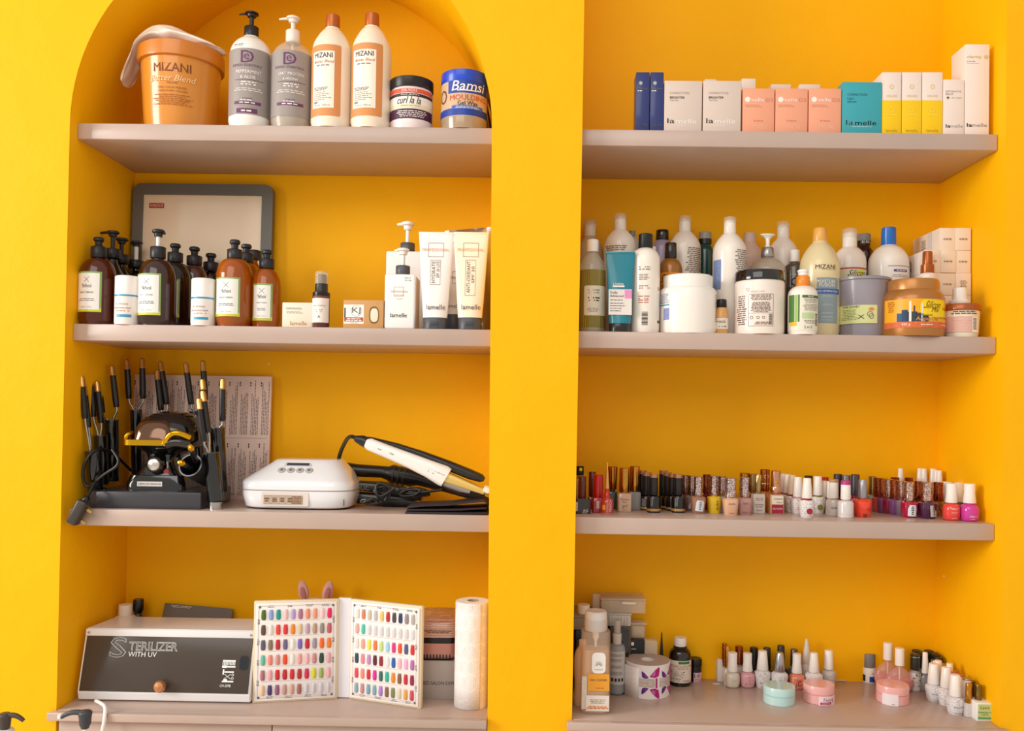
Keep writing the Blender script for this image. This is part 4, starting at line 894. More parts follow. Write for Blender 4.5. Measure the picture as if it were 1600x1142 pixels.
# nail colour book, standing open
A, B, C_, D_ = on(394, 1099, CT), on(527, 1092, CT), on(545, 1091, CT), on(657, 1108, CT)
t = thing('swatch_book', 'open white nail colour book with rows of painted nail tips', 'book', (B.x, B.y, CT)); LO = Vector((B.x, B.y, CT))
PG = M('f4ece8', .5, var=.02); GLT = M('ecdab6', .5, var=.14, bump=.5, scale=420)
rg = random.Random(2)
nail_bm = []
vs, fs = [], []
for i in range(7):
    f = i/6; zz = (f-.5); wd = .5*(.86+.14*math.sin(PI*min(1, f*1.3)))*(1 if 0 < i < 6 else .86)
    for j in range(5):
        g = (j/4-.5)*2; vs.append((g*wd, -(1-g*g)*.45-.12 if 0 < i < 6 else -.1-(1-g*g)*.2, zz))
for i in range(6):
    for j in range(4): a = i*5+j; fs.append((a, a+1, a+6, a+5))
NAIL = bpy.data.meshes.new('nail_tip'); NAIL.from_pydata([(a*.0116, b*.006, c*.0245) for a, b, c in vs], [], fs); NAIL.materials.append(WHITE)
NAIL.polygons.foreach_set('use_smooth', [True]*len(NAIL.polygons))
LEFT = ['4d6b1e 8fa8dc 1f9a8e f6c6c4 b9a2d8 b0708f f28e6e f09a7a f6cfcb e0125f', '5d4a3a efe8df e8452f e03238 f28a1e d9c29a c0a0b0 b8967f 948b86 c05a66', '5a5870 8a7462 c41f33 6d6488 efece8 7c66b8 c01f2e a09098 f0661f ee7a1f',
        '6fc0a6 f28a82 d79590 ee4a22 efeae2 f0a09c f2b4b8 c98a90 1f4030 e2a4ac', 'b0707c f0a8b4 cf2030 c41a2c d02030 b82430 d02050 d0d020 9aaa60 f0a8ae', 'f0c8a0 4a3c70 9a6080 c8988c d8a890 a86a68 e6e2ea e6e2ea e6e2ea e6e2ea']
RIGHT = ['ece6dc d48a6a d0c4b4 c8c0bc e8c878 c0302a 4a4450 2e3a66 9a8a90 b8b0a8', 'e8b0a4 4fc4ac f0eeee f0eeee f0eeee f0eeee f0eeee f0eeee f0eeee f0eeee', 'f2e6e0 f2a890 f2e650 f08040 c4dc90 a8d4ee e0308a e85030 4a5a80 d82a30',
         '1f4a5a f08a9c c490c0 5a2030 a02040 f0e8ec 2060b0 f4b8c4 f0b0d8 b86ab0', 'e84858 f49080 d82838 e020a0 2a6a60 20b8a0 e88a20 8a5a40 c82838 901f48', '8ab0b8 c89090 80a8b8 80b0b0 b080d8 8a6248 7a8a58 e0d0b8 e0a850 c84858']
for side, (p, q, rows, tops) in enumerate(((A, B, LEFT, (938, 934)), (C_, D_, RIGHT, (936, 944)))):
    u = (q-p); L = u.length; u.normalize(); nrm = Vector((0, 0, 1)).cross(u); Hh = at(527 if side == 0 else 545, 935.5, (q if side == 0 else p).y).z-CT
    XF = Matrix.Translation((p+q)/2-LO) @ Matrix((u, nrm, Vector((0, 0, 1)))).transposed().to_4x4()
    o = box('cover', L, .012, Hh, GLT, t, (0, .006, 0), bev=.002); o.data.transform(XF)
    pg = box('page', L-.010, .004, Hh-.010, PG, t, (0, -.0015, .005), bev=.001); pg.data.transform(XF)
    frame(t, 0, Hh/2, L-.022, Hh-.022, .0016, M('cdbfb4', .5, var=0), xf=XF, off=.0037, name='page_border')
    mt_ = M('6e625a', .6, var=0)
    for cx_, cz_, vv in [(x_*L, zz, False) for x_ in (-.3, -.08, .15, .34) for zz in (.012+.001, Hh-.013)]+[(sg*(L/2-.012), zz*Hh, True) for sg in (-1, 1) for zz in (.2, .4, .6, .8)]:
        micro(t, cx_, cz_, .018, .006, 2, mt_, xf=XF, off=.0038, vert=vv, seed=int(cz_*900+cx_*77), name='printed_ornament')
    for sx_ in (-1, 1):
        for sz_ in (0, 1): lathe('corner_flower', [(0, 0), (.004, 0), (.0035, .0004), (0, .0004)], mt_, t, seg=8, flute=.4, rot=(XF.to_3x3() @ Matrix.Rotation(PI/2, 3, 'X')), c=tuple(XF @ Vector((sx_*(L/2-.014), -.0038, .014+sz_*(Hh-.028)))))
    for r_, row in enumerate(rows):
        zz = Hh-.033-r_*(Hh-.064)/5
        micro(t, 0, zz-.0155, L*.84, .0018, 1, M('c9bdb4', .6, var=0), xf=XF, off=.0038, seed=r_+side*9, name='code_line', fill=.6)
        for c_, h_ in enumerate(row.split()):
            o = bpy.data.objects.new('nail_tip', NAIL); COL.objects.link(o); o.parent = t
            xx = -L/2+L*(.115+.775*c_/9)
            o.matrix_local = XF @ Matrix.Translation((xx, -.0036, zz)) @ Matrix.Diagonal((L/.205*1.0, 1, 1, 1)).to_4x4()
            o.material_slots[0].link = 'OBJECT'; o.material_slots[0].material = M(h_, .22, coat=.5, var=0) if h_ not in ('f0eeee', 'e6e2ea') else M(h_, .25, tr=.3, var=0)
XS = (C_-B)
o = box('spine', XS.length+.006, .010, at(536, 935, B.y).z-CT, GLT, t, (0, 0, 0), bev=.002); o.data.transform(Matrix.Translation((B+C_)/2-LO+Vector((0, .010, 0)))); o = box('spine_lining', XS.length+.002, .002, at(536, 937, B.y).z-CT, M('ece8ee', .5, var=.03), t, (0, 0, .003), bev=0); o.data.transform(Matrix.Translation((B+C_)/2-LO+Vector((0, .0035, 0))))
# rabbit ear headband
P = Spot(493, 935, .275, CT); K = P.k; t = P.thing('headband', 'pink rabbit-ear headband showing above the nail colour book', 'headband'); PK = M('d9a49c', .7, var=.06, bump=.2, scale=80); PKD = M('b8726a', .7, var=.05)
zz = P.h(934)
tube('band', [(-.05, 0, .004), (-.062, 0, zz*.45), (-.04, 0, zz*.92), (0, 0, zz*1.0), (.04, 0, zz*.92), (.062, 0, zz*.45), (.05, 0, .004)], .006, PK, t, seg=8)
for sx_, lx, tip in ((-1, (475-493)*K, -8), (1, (511-493)*K, 8)):
    q = Matrix.Rotation(math.radians(tip*1.6), 3, 'Y'); c = Vector((lx-sx_*.004, 0, P.h(938)-.002)); Lr = P.h(905)-P.h(938)
    e = lathe('ear', [(.0, 0), (.009, .004), (.0145, Lr*.35), (.0135, Lr*.65), (.008, Lr*.9), (.003, Lr*.99), (0, Lr)], PK, t, seg=20, sy=.35, rot=q, c=tuple(c))
    lathe('inner_ear', [(0, Lr*.0), (.005, Lr*.1), (.008, Lr*.35), (.006, Lr*.62), (0, Lr*.72)], PKD, e, seg=16, sy=.3, rot=q, c=tuple(c+Vector((sx_*.001, -.0045, 0))))
# carton and pink lamp
P, t = BX(640, 716, 1033, .125, CT, .17, 'grey carton standing behind the nail colour book', M('b9aca4', .55, var=.04), rotz=0)
K = P.k; P.text(t, 'DED SALON EXPE', 7, 1067, 52, mat=M('4e4642', .5, var=0), h=5.5)
zc = P.H
P = Spot(678, 1000, .125, CT+zc+.0008); P.z0 = CT+zc; K = P.k; t = P.thing('nail_lamp', 'rose gold nail lamp with wood-grain top on the grey carton', 'lamp'); z = P.h
RS = M('c98a7c', .3, metal=.25, coat=.3, var=.05)
loft('body', [(0, .08, .004, 34*K, .074, 6), (0, .08, .010, 37*K, .079, 6), (0, .08, z(1006), 38*K, .08, 6)], RS, t, n=40)
loft('dark_band', [(0, .08, z(1006.5), 37*K, .078, 6), (0, .08, z(997), 37*K, .078, 6)], M('231c1a', .25, var=0), t, n=40)
loft('top', [(0, .08, z(997), 38*K, .08, 6), (0, .08, z(985), 38*K, .08, 6), (0, .082, z(975), 36*K, .074, 5), (0, .085, z(970.5), 30*K, .062, 4)], M('b98462', .35, coat=.3, kind='wave', scale=60), t, n=40)
loft('base', [(0, .08, 0, 33*K, .072, 6), (0, .08, .005, 34*K, .073, 6)], BLACK, t, n=32)
for i in range(10): patch('vent_slot', t, (-20+i*5)*K, z(1026), 2.4*K, 6*K, BLACK, y=.0015, off=.002)
micro(t, 6*K, z(987), 50*K, 5*K, 2, M('7d4e38', .5, var=0), y=0, off=.001)
# paper roll
P = foot(736, 1110, CT, 26); K = P.k; t = P.thing('paper_roll', 'embossed white paper towel roll standing beside the pillar', 'paper roll'); r_ = 25.5*K
PW = M('f7f2ee', .75, var=.03, bump=.5, scale=150); Hh = P.h(938)
lathe('paper', [(6*K, .002), (r_*.99, 0), (r_, .003), (r_, Hh-.002), (r_*.985, Hh), (9*K, Hh), (9*K, Hh-.03), (0, Hh-.03)], PW, t, seg=56)
vs, fs = [], []
n = 30
for i in range(n+1):
    a = -1.95+2.55*i/n
    for zz in (0.001, Hh*.25, Hh*.5, Hh*.75, Hh-.001): vs.append(((r_+.0012)*math.sin(a), -(r_+.0012)*math.cos(a), zz))
for i in range(n):
    for j in range(4): a = i*5+j; fs.append((a, a+5, a+6, a+1))
o = raw('loose_sheet', vs, fs, PW, t, True); m_ = o.modifiers.new('s', 'SOLIDIFY'); m_.thickness = .0008; m_.offset = 1
vs, fs = [], []
rings_ = []
for (cu, cz_) in [(a, b) for a in (-.9, -.3, .3, .9) for b in [.03+.036*i for i in range(7)]]:
    for rr in (.005, .010, .015):
        k0 = len(vs); m__ = 16
        for i in range(m__):
            for q in (rr-.0003, rr+.0003):
                uu = cu*r_+q*math.cos(2*PI*i/m__)+(.009 if int(cz_/.036) % 2 else 0); zz = min(Hh-.003, max(.003, cz_+q*math.sin(2*PI*i/m__)))
                vs.append(wrapv(uu, zz, r_, .0022))
        for i in range(m__): a, b = k0+2*i, k0+2*((i+1) % m__); fs.append((a, b, b+1, a+1))
raw('embossed_pattern', vs, fs, M('ded4ca', .8, var=0), t, True)
lathe('cardboard_core', [(9.2*K, Hh-.0295), (9.2*K, Hh+.0004), (8.2*K, Hh+.0004), (8.2*K, Hh-.0295)], M('b8a490', .8, var=.05), t, seg=28)

# cupboard below the counter
cab = box('body', mx_(.5)-.004-(NL+.006), BK-.03, CT-.019-.001, GRE, None, ((mx_(.5)-.004+NL+.006)/2, (BK+.02)/2, 0), bev=.001)
t = thing('cupboard', 'greige cupboard with flat doors under the counter of the arched niche', 'cupboard', ((NL+mx_(.5))/2, .02, 0)); cab.parent = t; cab.location = -Vector(t.location)
xg = at(425, 1135, .0).x
for a, b in ((NL+.006, xg-.0012), (xg+.0012, mx_(.5)-.005)):
    dd = box('door', b-a, .018, CT-.019-.004-.05, GRE, t, ((a+b)/2-t.location.x, -.011, .05), bev=.0012)
    lathe('knob', [(0, 0), (.005, .001), (.004, .012), (.012, .018), (.011, .026), (0, .028)], SILV, dd, seg=20, rot=Matrix.Rotation(PI/2, 3, 'X'), c=((b-.04 if b < xg else a+.04)-t.location.x, -.02, .6))
# floor and the low trolley whose pump bottles reach into view
raw('floor', [(-3, -4, 0), (3, -4, 0), (3, BK, 0), (-3, BK, 0)], [(0, 1, 2, 3)], M('e2d6c6', .5, var=.08, scale=3), kind='structure')
TZ = .62; t = thing('trolley', 'low white side trolley holding two pump bottles, below the counter', 'trolley', (-.78, -.36, 0))
box('tray', .46, .26, .02, WHITE, t, (0, 0, TZ-.02), bev=.004)
for sx_ in (-1, 1):
    for sy_ in (-1, 1): lathe('leg', [(.012, 0), (.012, TZ-.02)], SILV, t, seg=12, c=(sx_*.21, sy_*.11, 0))
for px, py, noz, capm, tipc, lab in ((133, 1110, -38, M('3c3f46', .4, var=0), WHITE, 'grey-topped pump with long nozzle rising in front of the cupboard'), (7, 1114, 30, M('453d38', .4, var=0), None, 'dark-topped pump and white bottle in the bottom corner of the view')):
    y = -.36; P = Spot(px, py+20, y, TZ); K = P.k; t = P.thing('pump_bottle', lab, 'bottle', 'pump bottles on the trolley'); Ht = P.h(py)
    e_ = .09 if tipc else .05
    lathe('body', rounded([(.036, 0), (.038, .004), (.038, Ht-e_-.05), (.036, Ht-e_-.03), (.016, Ht-e_-.012), (.013, Ht-e_)], 1), WHITE if not tipc else M('e9e4de', .3, coat=.3, var=0), t, seg=32)
    lathe('collar', [(.017, Ht-e_-.002), (.017, Ht-e_+.018), (.014, Ht-e_+.02)], capm if tipc else M('e8e0da', .4, var=0), t, seg=24, flute=.04, sharp=60)
    lathe('stem', [(.004, Ht-e_+.015), (.004, Ht-.02)], WHITE, t, seg=12)
    hd = lathe('pump_head', [(.007, Ht-.034), (.0085, Ht-.03), (.0105, Ht-.026), (.0115, Ht-.012), (.0125, Ht-.008), (.0125, Ht-.003), (.009, Ht)], capm, t, seg=20, flute=.03, sharp=60)
    sg = 1 if noz > 0 else -1; L = abs(noz)*K
    tube('nozzle', [(0, 0, Ht-.005), (sg*L*.5, 0, Ht-.003), (sg*L*.8, 0, Ht-.008), (sg*L, 0, Ht-.014)], .0045, capm, hd, seg=10, rs=(.006, .0035))
    if tipc: lathe('nozzle_tip', [(0, -.004), (.0045, -.003), (.0045, .003), (0, .005)], WHITE, hd, seg=12, c=(sg*L-.002, 0, Ht-.0125))

# ================================================================== top shelf of the square niche: cartons
NB = M('27336f', .35, coat=.3, var=.04); BEI = M('dcc9bc', .5, var=.02); PEA = M('f0a583', .5, var=.02); TEAL = M('3aa3ae', .45, var=.02); WBX = M('f1dfd4', .5, var=.015); YW = M('f8c900', .5, var=.02)
for a, b, lab in ((994, 1015.5, 'slim dark blue carton at the outer end of the carton row'), (1016.5, 1037.5, 'slim dark blue carton touching the first beige carton')):
    P, t = BX(a, b, 113, .055, S1, .045, lab, NB, group='slim dark blue cartons'); k = P.k
    for i in range(4): text(t, 'I', 0, 0, .0009, mat=WINK, h=.010, name='printed_star', xf=Matrix.Translation((-3.5*k, -.0002, P.h(130))) @ Matrix.Rotation(i*PI/4, 4, 'Y'))
    P.text(t, 'luminesce', -.5, 138.5, 15, mat=WINK, bold=.0001); P.micro(t, -8, 4, 141, 143, 1, mat=WINK, align=1, fill=.6); P.text(t, 'lamelle', -.5, 195, 15, mat=WINK, bold=.0001)
for a, b, tp, y, lab in ((1101, 1120, 124, .125, 'small pale carton top peeping out behind the two beige cartons'), (1159, 1181, 123, .09, 'pale carton standing behind the first peach carton'), (1205, 1236, 132, .13, 'carton top behind the gap of the first and second peach cartons'), (1249, 1282, 132, .13, 'carton top behind the third peach carton')):
    P, t = BX(a, b, tp, y, S1, .06 if y < .1 else .05, lab, M('e6d2c2', .5, var=.02), group='pale cartons in the back row')
for a, b, lab in ((1038.5, 1097.5, 'beige brighter carton beside the dark blue cartons'), (1099, 1158.5, 'beige brighter carton beside the first peach carton')):
    P, t = BX(a, b, 126.5, .05, S1, .03, lab, BEI, group='beige brighter cartons'); k = P.k
    P.text(t, 'CORRECTIVES', -6, 145.5, 31, mat=M('b3a294', .5, var=0)); P.text(t, 'BRIGHTER', -9.5, 152.5, 23, mat=GINK, bold=.0001); P.text(t, 'serum', -14, 157, 13, mat=M('b3a294', .5, var=0))
    P.text(t, 'la', -19, 189, 11, mat=WINK, bold=.0003, h=7.5); P.text(t, 'melle', 5, 189.5, 32, mat=WINK, h=7); P.micro(t, -24, 10, 195, 197, 1, mat=WINK, fill=.4)
for i, (a, b) in enumerate(((1160.5, 1210.5), (1212, 1262.5), (1264, 1315))):
    P, t = BX(a, b, 138.5, .052, S1, .033, 'peach vitamin carton, %s of the three' % ('beside the beige cartons', 'the middle one', 'beside the teal carton')[i], PEA, group='peach vitamin cartons'); k = P.k
    lathe('printed_dot', [(0, 0), (4.2*k, 0), (4.0*k, .0004), (1.6*k, .0004)], WINK, t, seg=20, rot=Matrix.Rotation(PI/2, 3, 'X'), c=(-17*k, 0, P.h(155.5)))
    P.text(t, 'velle', -1.5, 156, 20, mat=WINK, h=5.5); P.text(t, 'D3', 17, 156, 11, mat=M('c98c72', .5, var=0), h=5.5)
    P.micro(t, -21, 6, 163, 168, 2, mat=M('cd8a70', .5, var=0), align=1, fill=.3); P.text(t, '30 capsules', 0, 189, 15, mat=M('b5745c', .5, var=0)); P.text(t, 'lamelle', 0, 197.5, 28, mat=M('f4c0a4', .4, var=0))
P, t = BX(1316.5, 1378, 128.5, .05, S1, .04, 'teal serum carton between peach and yellow-white cartons', TEAL); k = P.k
IK = M('22626c', .5, var=0)
P.text(t, 'CORRECTIVES', -7.5, 148, 31, mat=IK); P.text(t, 'HA+', -17.5, 154.5, 11, mat=IK); P.text(t, 'serum', -16, 159.5, 14, mat=IK)
P.text(t, 'la', -19, 191.5, 11, mat=M('d5e3e2', .5, var=0), bold=.0004, h=7.5); P.text(t, 'melle', 6, 192, 33, mat=M('bcd6d6', .5, var=0), h=7, bold=.0001); P.micro(t, -24, 24, 197, 199, 1, mat=M('bcd6d6', .5, var=0), fill=.4)
for i, (a, b) in enumerate(((1378.5, 1408.5), (1410, 1440), (1441.5, 1473))):
    P, t = BX(a, b, 113, .052, S1, .085, 'tall white and yellow carton, %s' % ('touching the teal carton', 'middle of three alike', 'touching the small white balm carton')[i], WBX, group='white and yellow cartons'); k = P.k
    o = box('yellow_half', P.w+.0002, P.d+.0008, P.h(157), YW, t, (0, P.d/2, .0004), bev=.0004)
    yl = M('e0c66a', .5, var=0)
    P.text(t, 'O', 0, 135.5, 7, mat=yl, h=7, name='printed_sun'); P.text(t, 'HELASE', 0, 150, 16, mat=yl, y=-.0004)
    P.text(t, 'O', 0, 172, 9, mat=M('f6e04a', .5, var=0), h=8, y=-.0006, name='printed_sun'); P.micro(t, -12, 12, 178, 181, 1, mat=M('f6e04a', .5, var=0), y=-.0006); P.text(t, 'lamelle', 0, 204, 18, mat=M('c8a800', .5, var=0), y=-.0006)
P, t = BX(1474.5, 1507, 124.5, .05, S1, .05, 'white restorative balm carton beside the tallest carton', WBX); k = P.k
P.text(t, 'RESTORATIVE', -1, 143, 24, mat=GINK); P.text(t, 'BALM', -7.5, 147, 11, mat=GINK); P.text(t, '+', -9.5, 153, 5, mat=M('8a9a4a', .5, var=0), bold=.0003); P.text(t, 'skin repair', 4, 153, 16, mat=M('b0a8a0', .5, var=0))
P.text(t, 'lamelle', 1, 197, 26, mat=M('a79f98', .5, var=0), h=5); P.text(t, 'la', -9, 197, 7, mat=M('a79f98', .5, var=0), h=5.2, bold=.0002)
P, t = BX(1508.5, 1546.5, 69.5, .05, S1, .07, 'tallest white clarity carton at the pillarless end of the row'.replace('pillarless end of the row', 'end of the carton row'), M('f3e3d8', .5, var=.015)); k = P.k
YG = M('c8b45a', .5, var=0)
P.text(t, 'clarity', -5, 89.5, 23, mat=YG, h=6, shear=.1); P.text(t, '@', 13.5, 89, 7, mat=YG, h=6, name='printed_logo'); P.micro(t, -17, 5, 95, 97, 1, mat=GINK, align=1); P.micro(t, -17, 15, 98.5, 100, 1, mat=GINK, align=1, fill=.3)
P.text(t, 'lamelle', 0, 195.5, 31, mat=GINK, h=5.5); P.text(t, 'la', -12, 195.5, 8, mat=M('5d5650', .5, var=0), h=5.6, bold=.0002)

# ================================================================== second shelf of the square niche: shampoos and jars
WB = M('f3e9dd', .32, coat=.35, var=.02); TC = clear('e9e0d2', .12, .75); TPR = M('8c7c70', .6, var=0)
def bottle(px, y, label, body, mat, cap=None, capm=None, name='bottle', cat='bottle', group=None, z0=S2, py=430, seg=36, soft=2, capseg=28, sx=1., rotz=0., capname='cap', flute=0):
    """body and cap: (half width px, row) from the foot upwards; the last body points are smoothed"""
    P = Spot(px, py, y, z0, rotz); t = P.thing(name, label, cat, group)
    q = P.pr(body)
    if soft: q = q[:2]+rounded(q[2:], soft)
    lathe('body', q, mat, t, seg=seg, sy=sx)
    if cap: lathe(capname, P.pr(cap), capm, t, seg=capseg, flute=flute)
    return P, t
def big(px, y, w, capt, capb, sh, label, cm=WB, group='big white shampoo bottles', mat=WB, clearcap=True, cw=10):
    b_ = [(w*.93, None), (w, 515), (w, sh+22), (w*.97, sh+11), (w*.80, sh+2), (w*.5, capb+3), (cw*.9, capb), (cw*.9, capb-1)]
    P, t = bottle(px, y, label, b_, mat, None, None, 'shampoo_bottle', group=group, seg=44)
    if clearcap:
        lathe('cap', P.pr([(cw*.9, capb), (cw*.95, capb-1), (cw*.92, capt+7), (cw*.85, capt+6)]), cm, t, seg=28, flute=.02)
        lathe('clear_flip_top', P.pr([(cw*.97, capt+9), (cw*.99, capt+8), (cw*.97, capt+1), (cw*.9, capt)]), TC, t, seg=28)
    else: lathe('cap', P.pr([(cw*.95, capb), (cw, capb-1), (cw*.97, capt+1), (cw*.9, capt)]), cm, t, seg=28)
    return P, t
P, t = big(921, .285, 21, 345, 370, 378, 'cream bottle in the shaded back corner behind the olive oil bottle', mat=M('cdb89a', .4, var=.03))
# olive oil bottles
for px, y, w, ct, cb, lab in ((925.5, .085, 21.5, 375, 394, 'clear bottle of olive oil with white cap beside the pillar'), (915, .185, 19, 384, 402, 'second oil bottle half hidden behind the front oil bottle')):
    if y > .1: continue
    P, t = bottle(px, y, lab, [(w*.9, None), (w, 514), (w, cb+30), (w*.9, cb+18), (w*.55, cb+7), (8, cb+1), (8, cb)], M('d9d2c0', .08, coat=.5, var=0, kind='clear', alpha=.4), [(9, cb), (9.3, cb-1), (9, ct+1), (8.4, ct)], M('f2e9df', .4, var=0), name='oil_bottle')
    lathe('oil', P.pr([(w*.9, None), (w*1.003, 513.5), (w*1.003, 424), (w*.97, 423.9)]), M('8e7a18', .12, tr=.25, coat=.5, var=0), t, seg=32)
    P.patch('printed_label', t, -13, 20, 449, 495, M('d8ceb8', .5, var=.02), r=w*P.k, off=.0006, rad=3)
    P.micro(t, -9, 12, 454, 462, 2, r=w*P.k, off=.001); P.micro(t, -9, 12, 466, 474, 2, r=w*P.k, mat=INK, off=.001); P.micro(t, -9, 10, 483, 490, 3, r=w*P.k, off=.001)
P, t = big(968, .235, 25, 335, 359, 368, 'big white shampoo bottle behind the teal tube')
P.micro(t, -24, 12, 387, 396, 3, r=25*P.k, mat=TPR, off=.0008, fill=.6)
P, t = bottle(987, .30, 'small grey-capped bottle wedged behind the tallest white bottles', [(12, None), (12, 500), (12, 380), (8, 372)], M('b9b2a6', .4, var=.02), [(5, 372), (5, 361)], M('8a867c', .4, var=0), soft=0)
# teal tube
P, t = tubebox(969, 395, .055, 46, 34, 506, 'teal squeeze tube with black cap and white label panel', M('157f92', .3, coat=.4, var=.02), M('1a1a1c', .3, coat=.3, var=0), z0=S2, py=450, cw=33)
X = lean(P, 395, 506, .036, .003)
P.patch('printed_label', t, -18.5, 17.5, 453, 493, M('e9dfd8', .45, var=0), xf=X, off=.0003); P.patch('label_band', t, 6.5, 17.5, 454, 467, M('e88fc4', .45, var=0), xf=X, off=.0006)
P.text(t, 'LOREAL'.replace('LO', "L'O"), -3, 444.5, 17, mat=WINK, xf=X, off=.0006); P.patch('band', t, -12, 6, 447, 449.5, WINK, xf=X, off=.0006)
P.text(t, 'Scalp', -10.5, 458.5, 11, mat=INK, xf=X, off=.0006, bold=.0001); P.text(t, 'Advanced', -6, 463.5, 21, mat=INK, xf=X, off=.0006, bold=.0001)
for a in (469, 474, 478, 482, 486): P.micro(t, -16, 8, a, a+2, 1, xf=X, off=.0006, align=1, seed=a, mat=INK)
P, t = bottle(1008, .085, 'white bottle with black cap beside the teal tube', [(21.5, None), (23, 515), (23, 412), (22.5, 402), (18, 393), (11, 389), (10.5, 388)], WB, [(10.8, 389), (11.3, 388), (11, 367), (9.6, 366)], M('1d1a1a', .35, var=0), 'shampoo_bottle')
r = 23*P.k
for i, a in enumerate((419, 431, 448, 464, 470)): P.micro(t, -12, 6, a, a+(10 if i == 1 else 7), 2 if i != 1 else 4, r=r, mat=M('c07c70', .6, var=0) if i > 1 else TPR, align=1, seed=i)
for i in range(11): P.patch('barcode', t, -7, 2, 490+i*1.9, 490.9+i*1.9+(i % 3)*.2, INK, r=r, off=.0007)
P.text(t, 'DC', 20.0, 453, 4.5, r=r, mat=TPR, h=5); P.patch('label_mark', t, 18, 21.5, 502, 506, M('4a1c1c', .5, var=0), r=r, off=.0006)
P, t = bottle(1034, .292, 'lavender bottle with glossy black cap behind the orange-labelled bottle', [(15, None), (16, 510), (16, 396), (15.5, 386), (12, 378), (8.5, 375)], M('9b8fa8', .35, coat=.3, var=.02), [(9.3, 376), (10, 375), (10, 361), (9.3, 360)], M('141214', .15, coat=.6, var=0), 'shampoo_bottle')
P, t = bottle(1019, .16, 'hidden cream bottle, only its pale square cap showing', [(12, None), (12, 400), (6, 398)], WB, [(5.5, 400), (5.5, 386)], M('e8d6bf', .4, var=0), soft=0)
P, t = bottle(1047.5, .187, 'orange-labelled hair oil bottle with gold shoulder and dark cap', [(17.5, None), (18.5, 510), (18.5, 428), (18, 417), (14, 408), (10, 405)], M('a36a28', .3, metal=.3, coat=.4, var=.02), [(8, 406), (9.5, 403), (9.2, 381), (8.4, 380)], M('241812', .25, coat=.4, var=0), 'shampoo_bottle')
r = 18.5*P.k; P.patch('printed_label', t, -18, 18, 428, 506, M('e8901c', .4, var=.03), r=r, off=.0004); P.text(t, 'Silicon', -3, 437, 24, r=r, mat=INK, h=13, shear=.5); P.text(t, 'Mix', -8, 451, 13, r=r, mat=INK, h=9, shear=.5); P.patch('label_band', t, -12, -6, 470, 505, M('2a4c9a', .5, var=0), r=r, off=.0007)
P, t = big(1069, .265, 25.5, 338, 362, 372, 'big white shampoo bottle behind the wide white jar'); P.micro(t, -3, 24, 390, 436, 16, r=25.5*P.k, mat=TPR, off=.0008, fill=.55)
P, t = bottle(1101, .295, 'dark teal glass bottle with grey cap behind two white bottles', [(13, None), (13.5, 500), (13.5, 398), (13, 390), (8.5, 382), (8, 376)], M('0f4a46', .15, tr=.2, coat=.5, var=0), [(9.5, 374), (9.5, 364), (9, 363)], M('a09a92', .4, var=0))
lathe('neck_ring', P.pr([(9, 376), (10, 374), (10, 382), (8, 383)]), BLACK, t, seg=24)
P, t = big(1139.5, .16, 26, 340, 365, 376, 'big white bottle with blue ornament, near the board middle')
r = 26*P.k; P.micro(t, 2, 24, 393, 520, 40, r=r, mat=TPR, off=.0008, fill=.5); P.patch('blue_ornament', t, -25.5, -17, 409, 455, M('7f92bd', .5, var=.4, scale=200), r=r, off=.0006)
P, t = bottle(1075, .1, 'wide white jar with white screw lid at the board edge', [(43, None), (44.5, 517), (44.5, 462), (43.5, 455), (39, 451), (36, 450)], M('f6efe6', .3, coat=.4, var=.01), [(36, 452), (38, 451), (38, 434), (36.5, 432.5), (0, 432)], M('f8f2ea', .3, coat=.3, var=0), 'jar', 'jar', seg=56, capseg=56, capname='lid')
r = 44.5*P.k; P.micro(t, -43.5, -33, 462, 478, 6, r=r, mat=M('8a94b4', .5, var=0)); P.patch('band', t, -43.5, -33, 479, 481, M('2a9ac0', .5, var=0), r=r); P.patch('barcode', t, -40, -33, 485, 503, M('8a94c4', .5, var=.4, scale=300), r=r); P.micro(t, 38, 43.5, 462, 505, 14, r=r, mat=TPR)
P, t = bottle(1128, .085, 'tiny peach bottle with black cap between the two wide jars', [(10, None), (10.5, 517), (10.5, 496), (9.5, 488), (7.5, 481)], M('e0a45c', .35, coat=.3, var=.02), [(7.6, 481), (8, 480), (7.6, 469), (7, 468)], M('18130f', .35, var=0)); P.patch('printed_label', t, -10, 10, 498, 515, M('f0e3d2', .5, var=0), r=10.5*P.k, off=.0005); P.text(t, 'reoi', -2, 503, 11, r=10.5*P.k, mat=INK, off=.0009); P.micro(t, -8, 8, 509, 513, 1, r=10.5*P.k, off=.0009)
P, t = bottle(1171, .289, 'dusty pink bottle leaning shoulders behind the clear pump bottle'.replace('leaning shoulders ', ''), [(21, None), (21, 500), (21, 412), (21, 398), (11, 382), (9, 378)], M('cfae9c', .4, var=.03), [(9.5, 379), (9.5, 366), (8.8, 364.5)], M('cdb0a2', .4, var=0))
P = Spot(1199, 420, .185, S2); t = P.thing('pump_bottle', 'clear pump bottle with silver collar behind the black-lidded jar', 'bottle'); k = P.k
q = P.pr([(28, None), (29, 510), (29, 432), (28, 418), (20, 408), (9.5, 402)]); lathe('body', q[:2]+rounded(q[2:], 2), M('c9b9a4', .08, coat=.5, var=0, kind='clear', alpha=.5), t, seg=40)
lathe('gel', P.pr([(27, 515), (27, 445)]), M('a8947a', .3, tr=.3, var=0), t, seg=32)
lathe('collar', P.pr([(10, 402), (10.3, 401), (9.5, 389), (8, 387)]), M('a8a6a4', .25, metal=.8, var=0), t); lathe('stem', P.pr([(4, 388), (5, 386), (3, 383), (3.4, 373)]), WHITE, t, seg=14)
lathe('pump_head', P.pr([(3.5, 374), (6, 371), (11.5, 367.5), (11.5, 366), (8, 365.5)]), M('f4ece2', .35, var=0), t, seg=28, sy=.5)
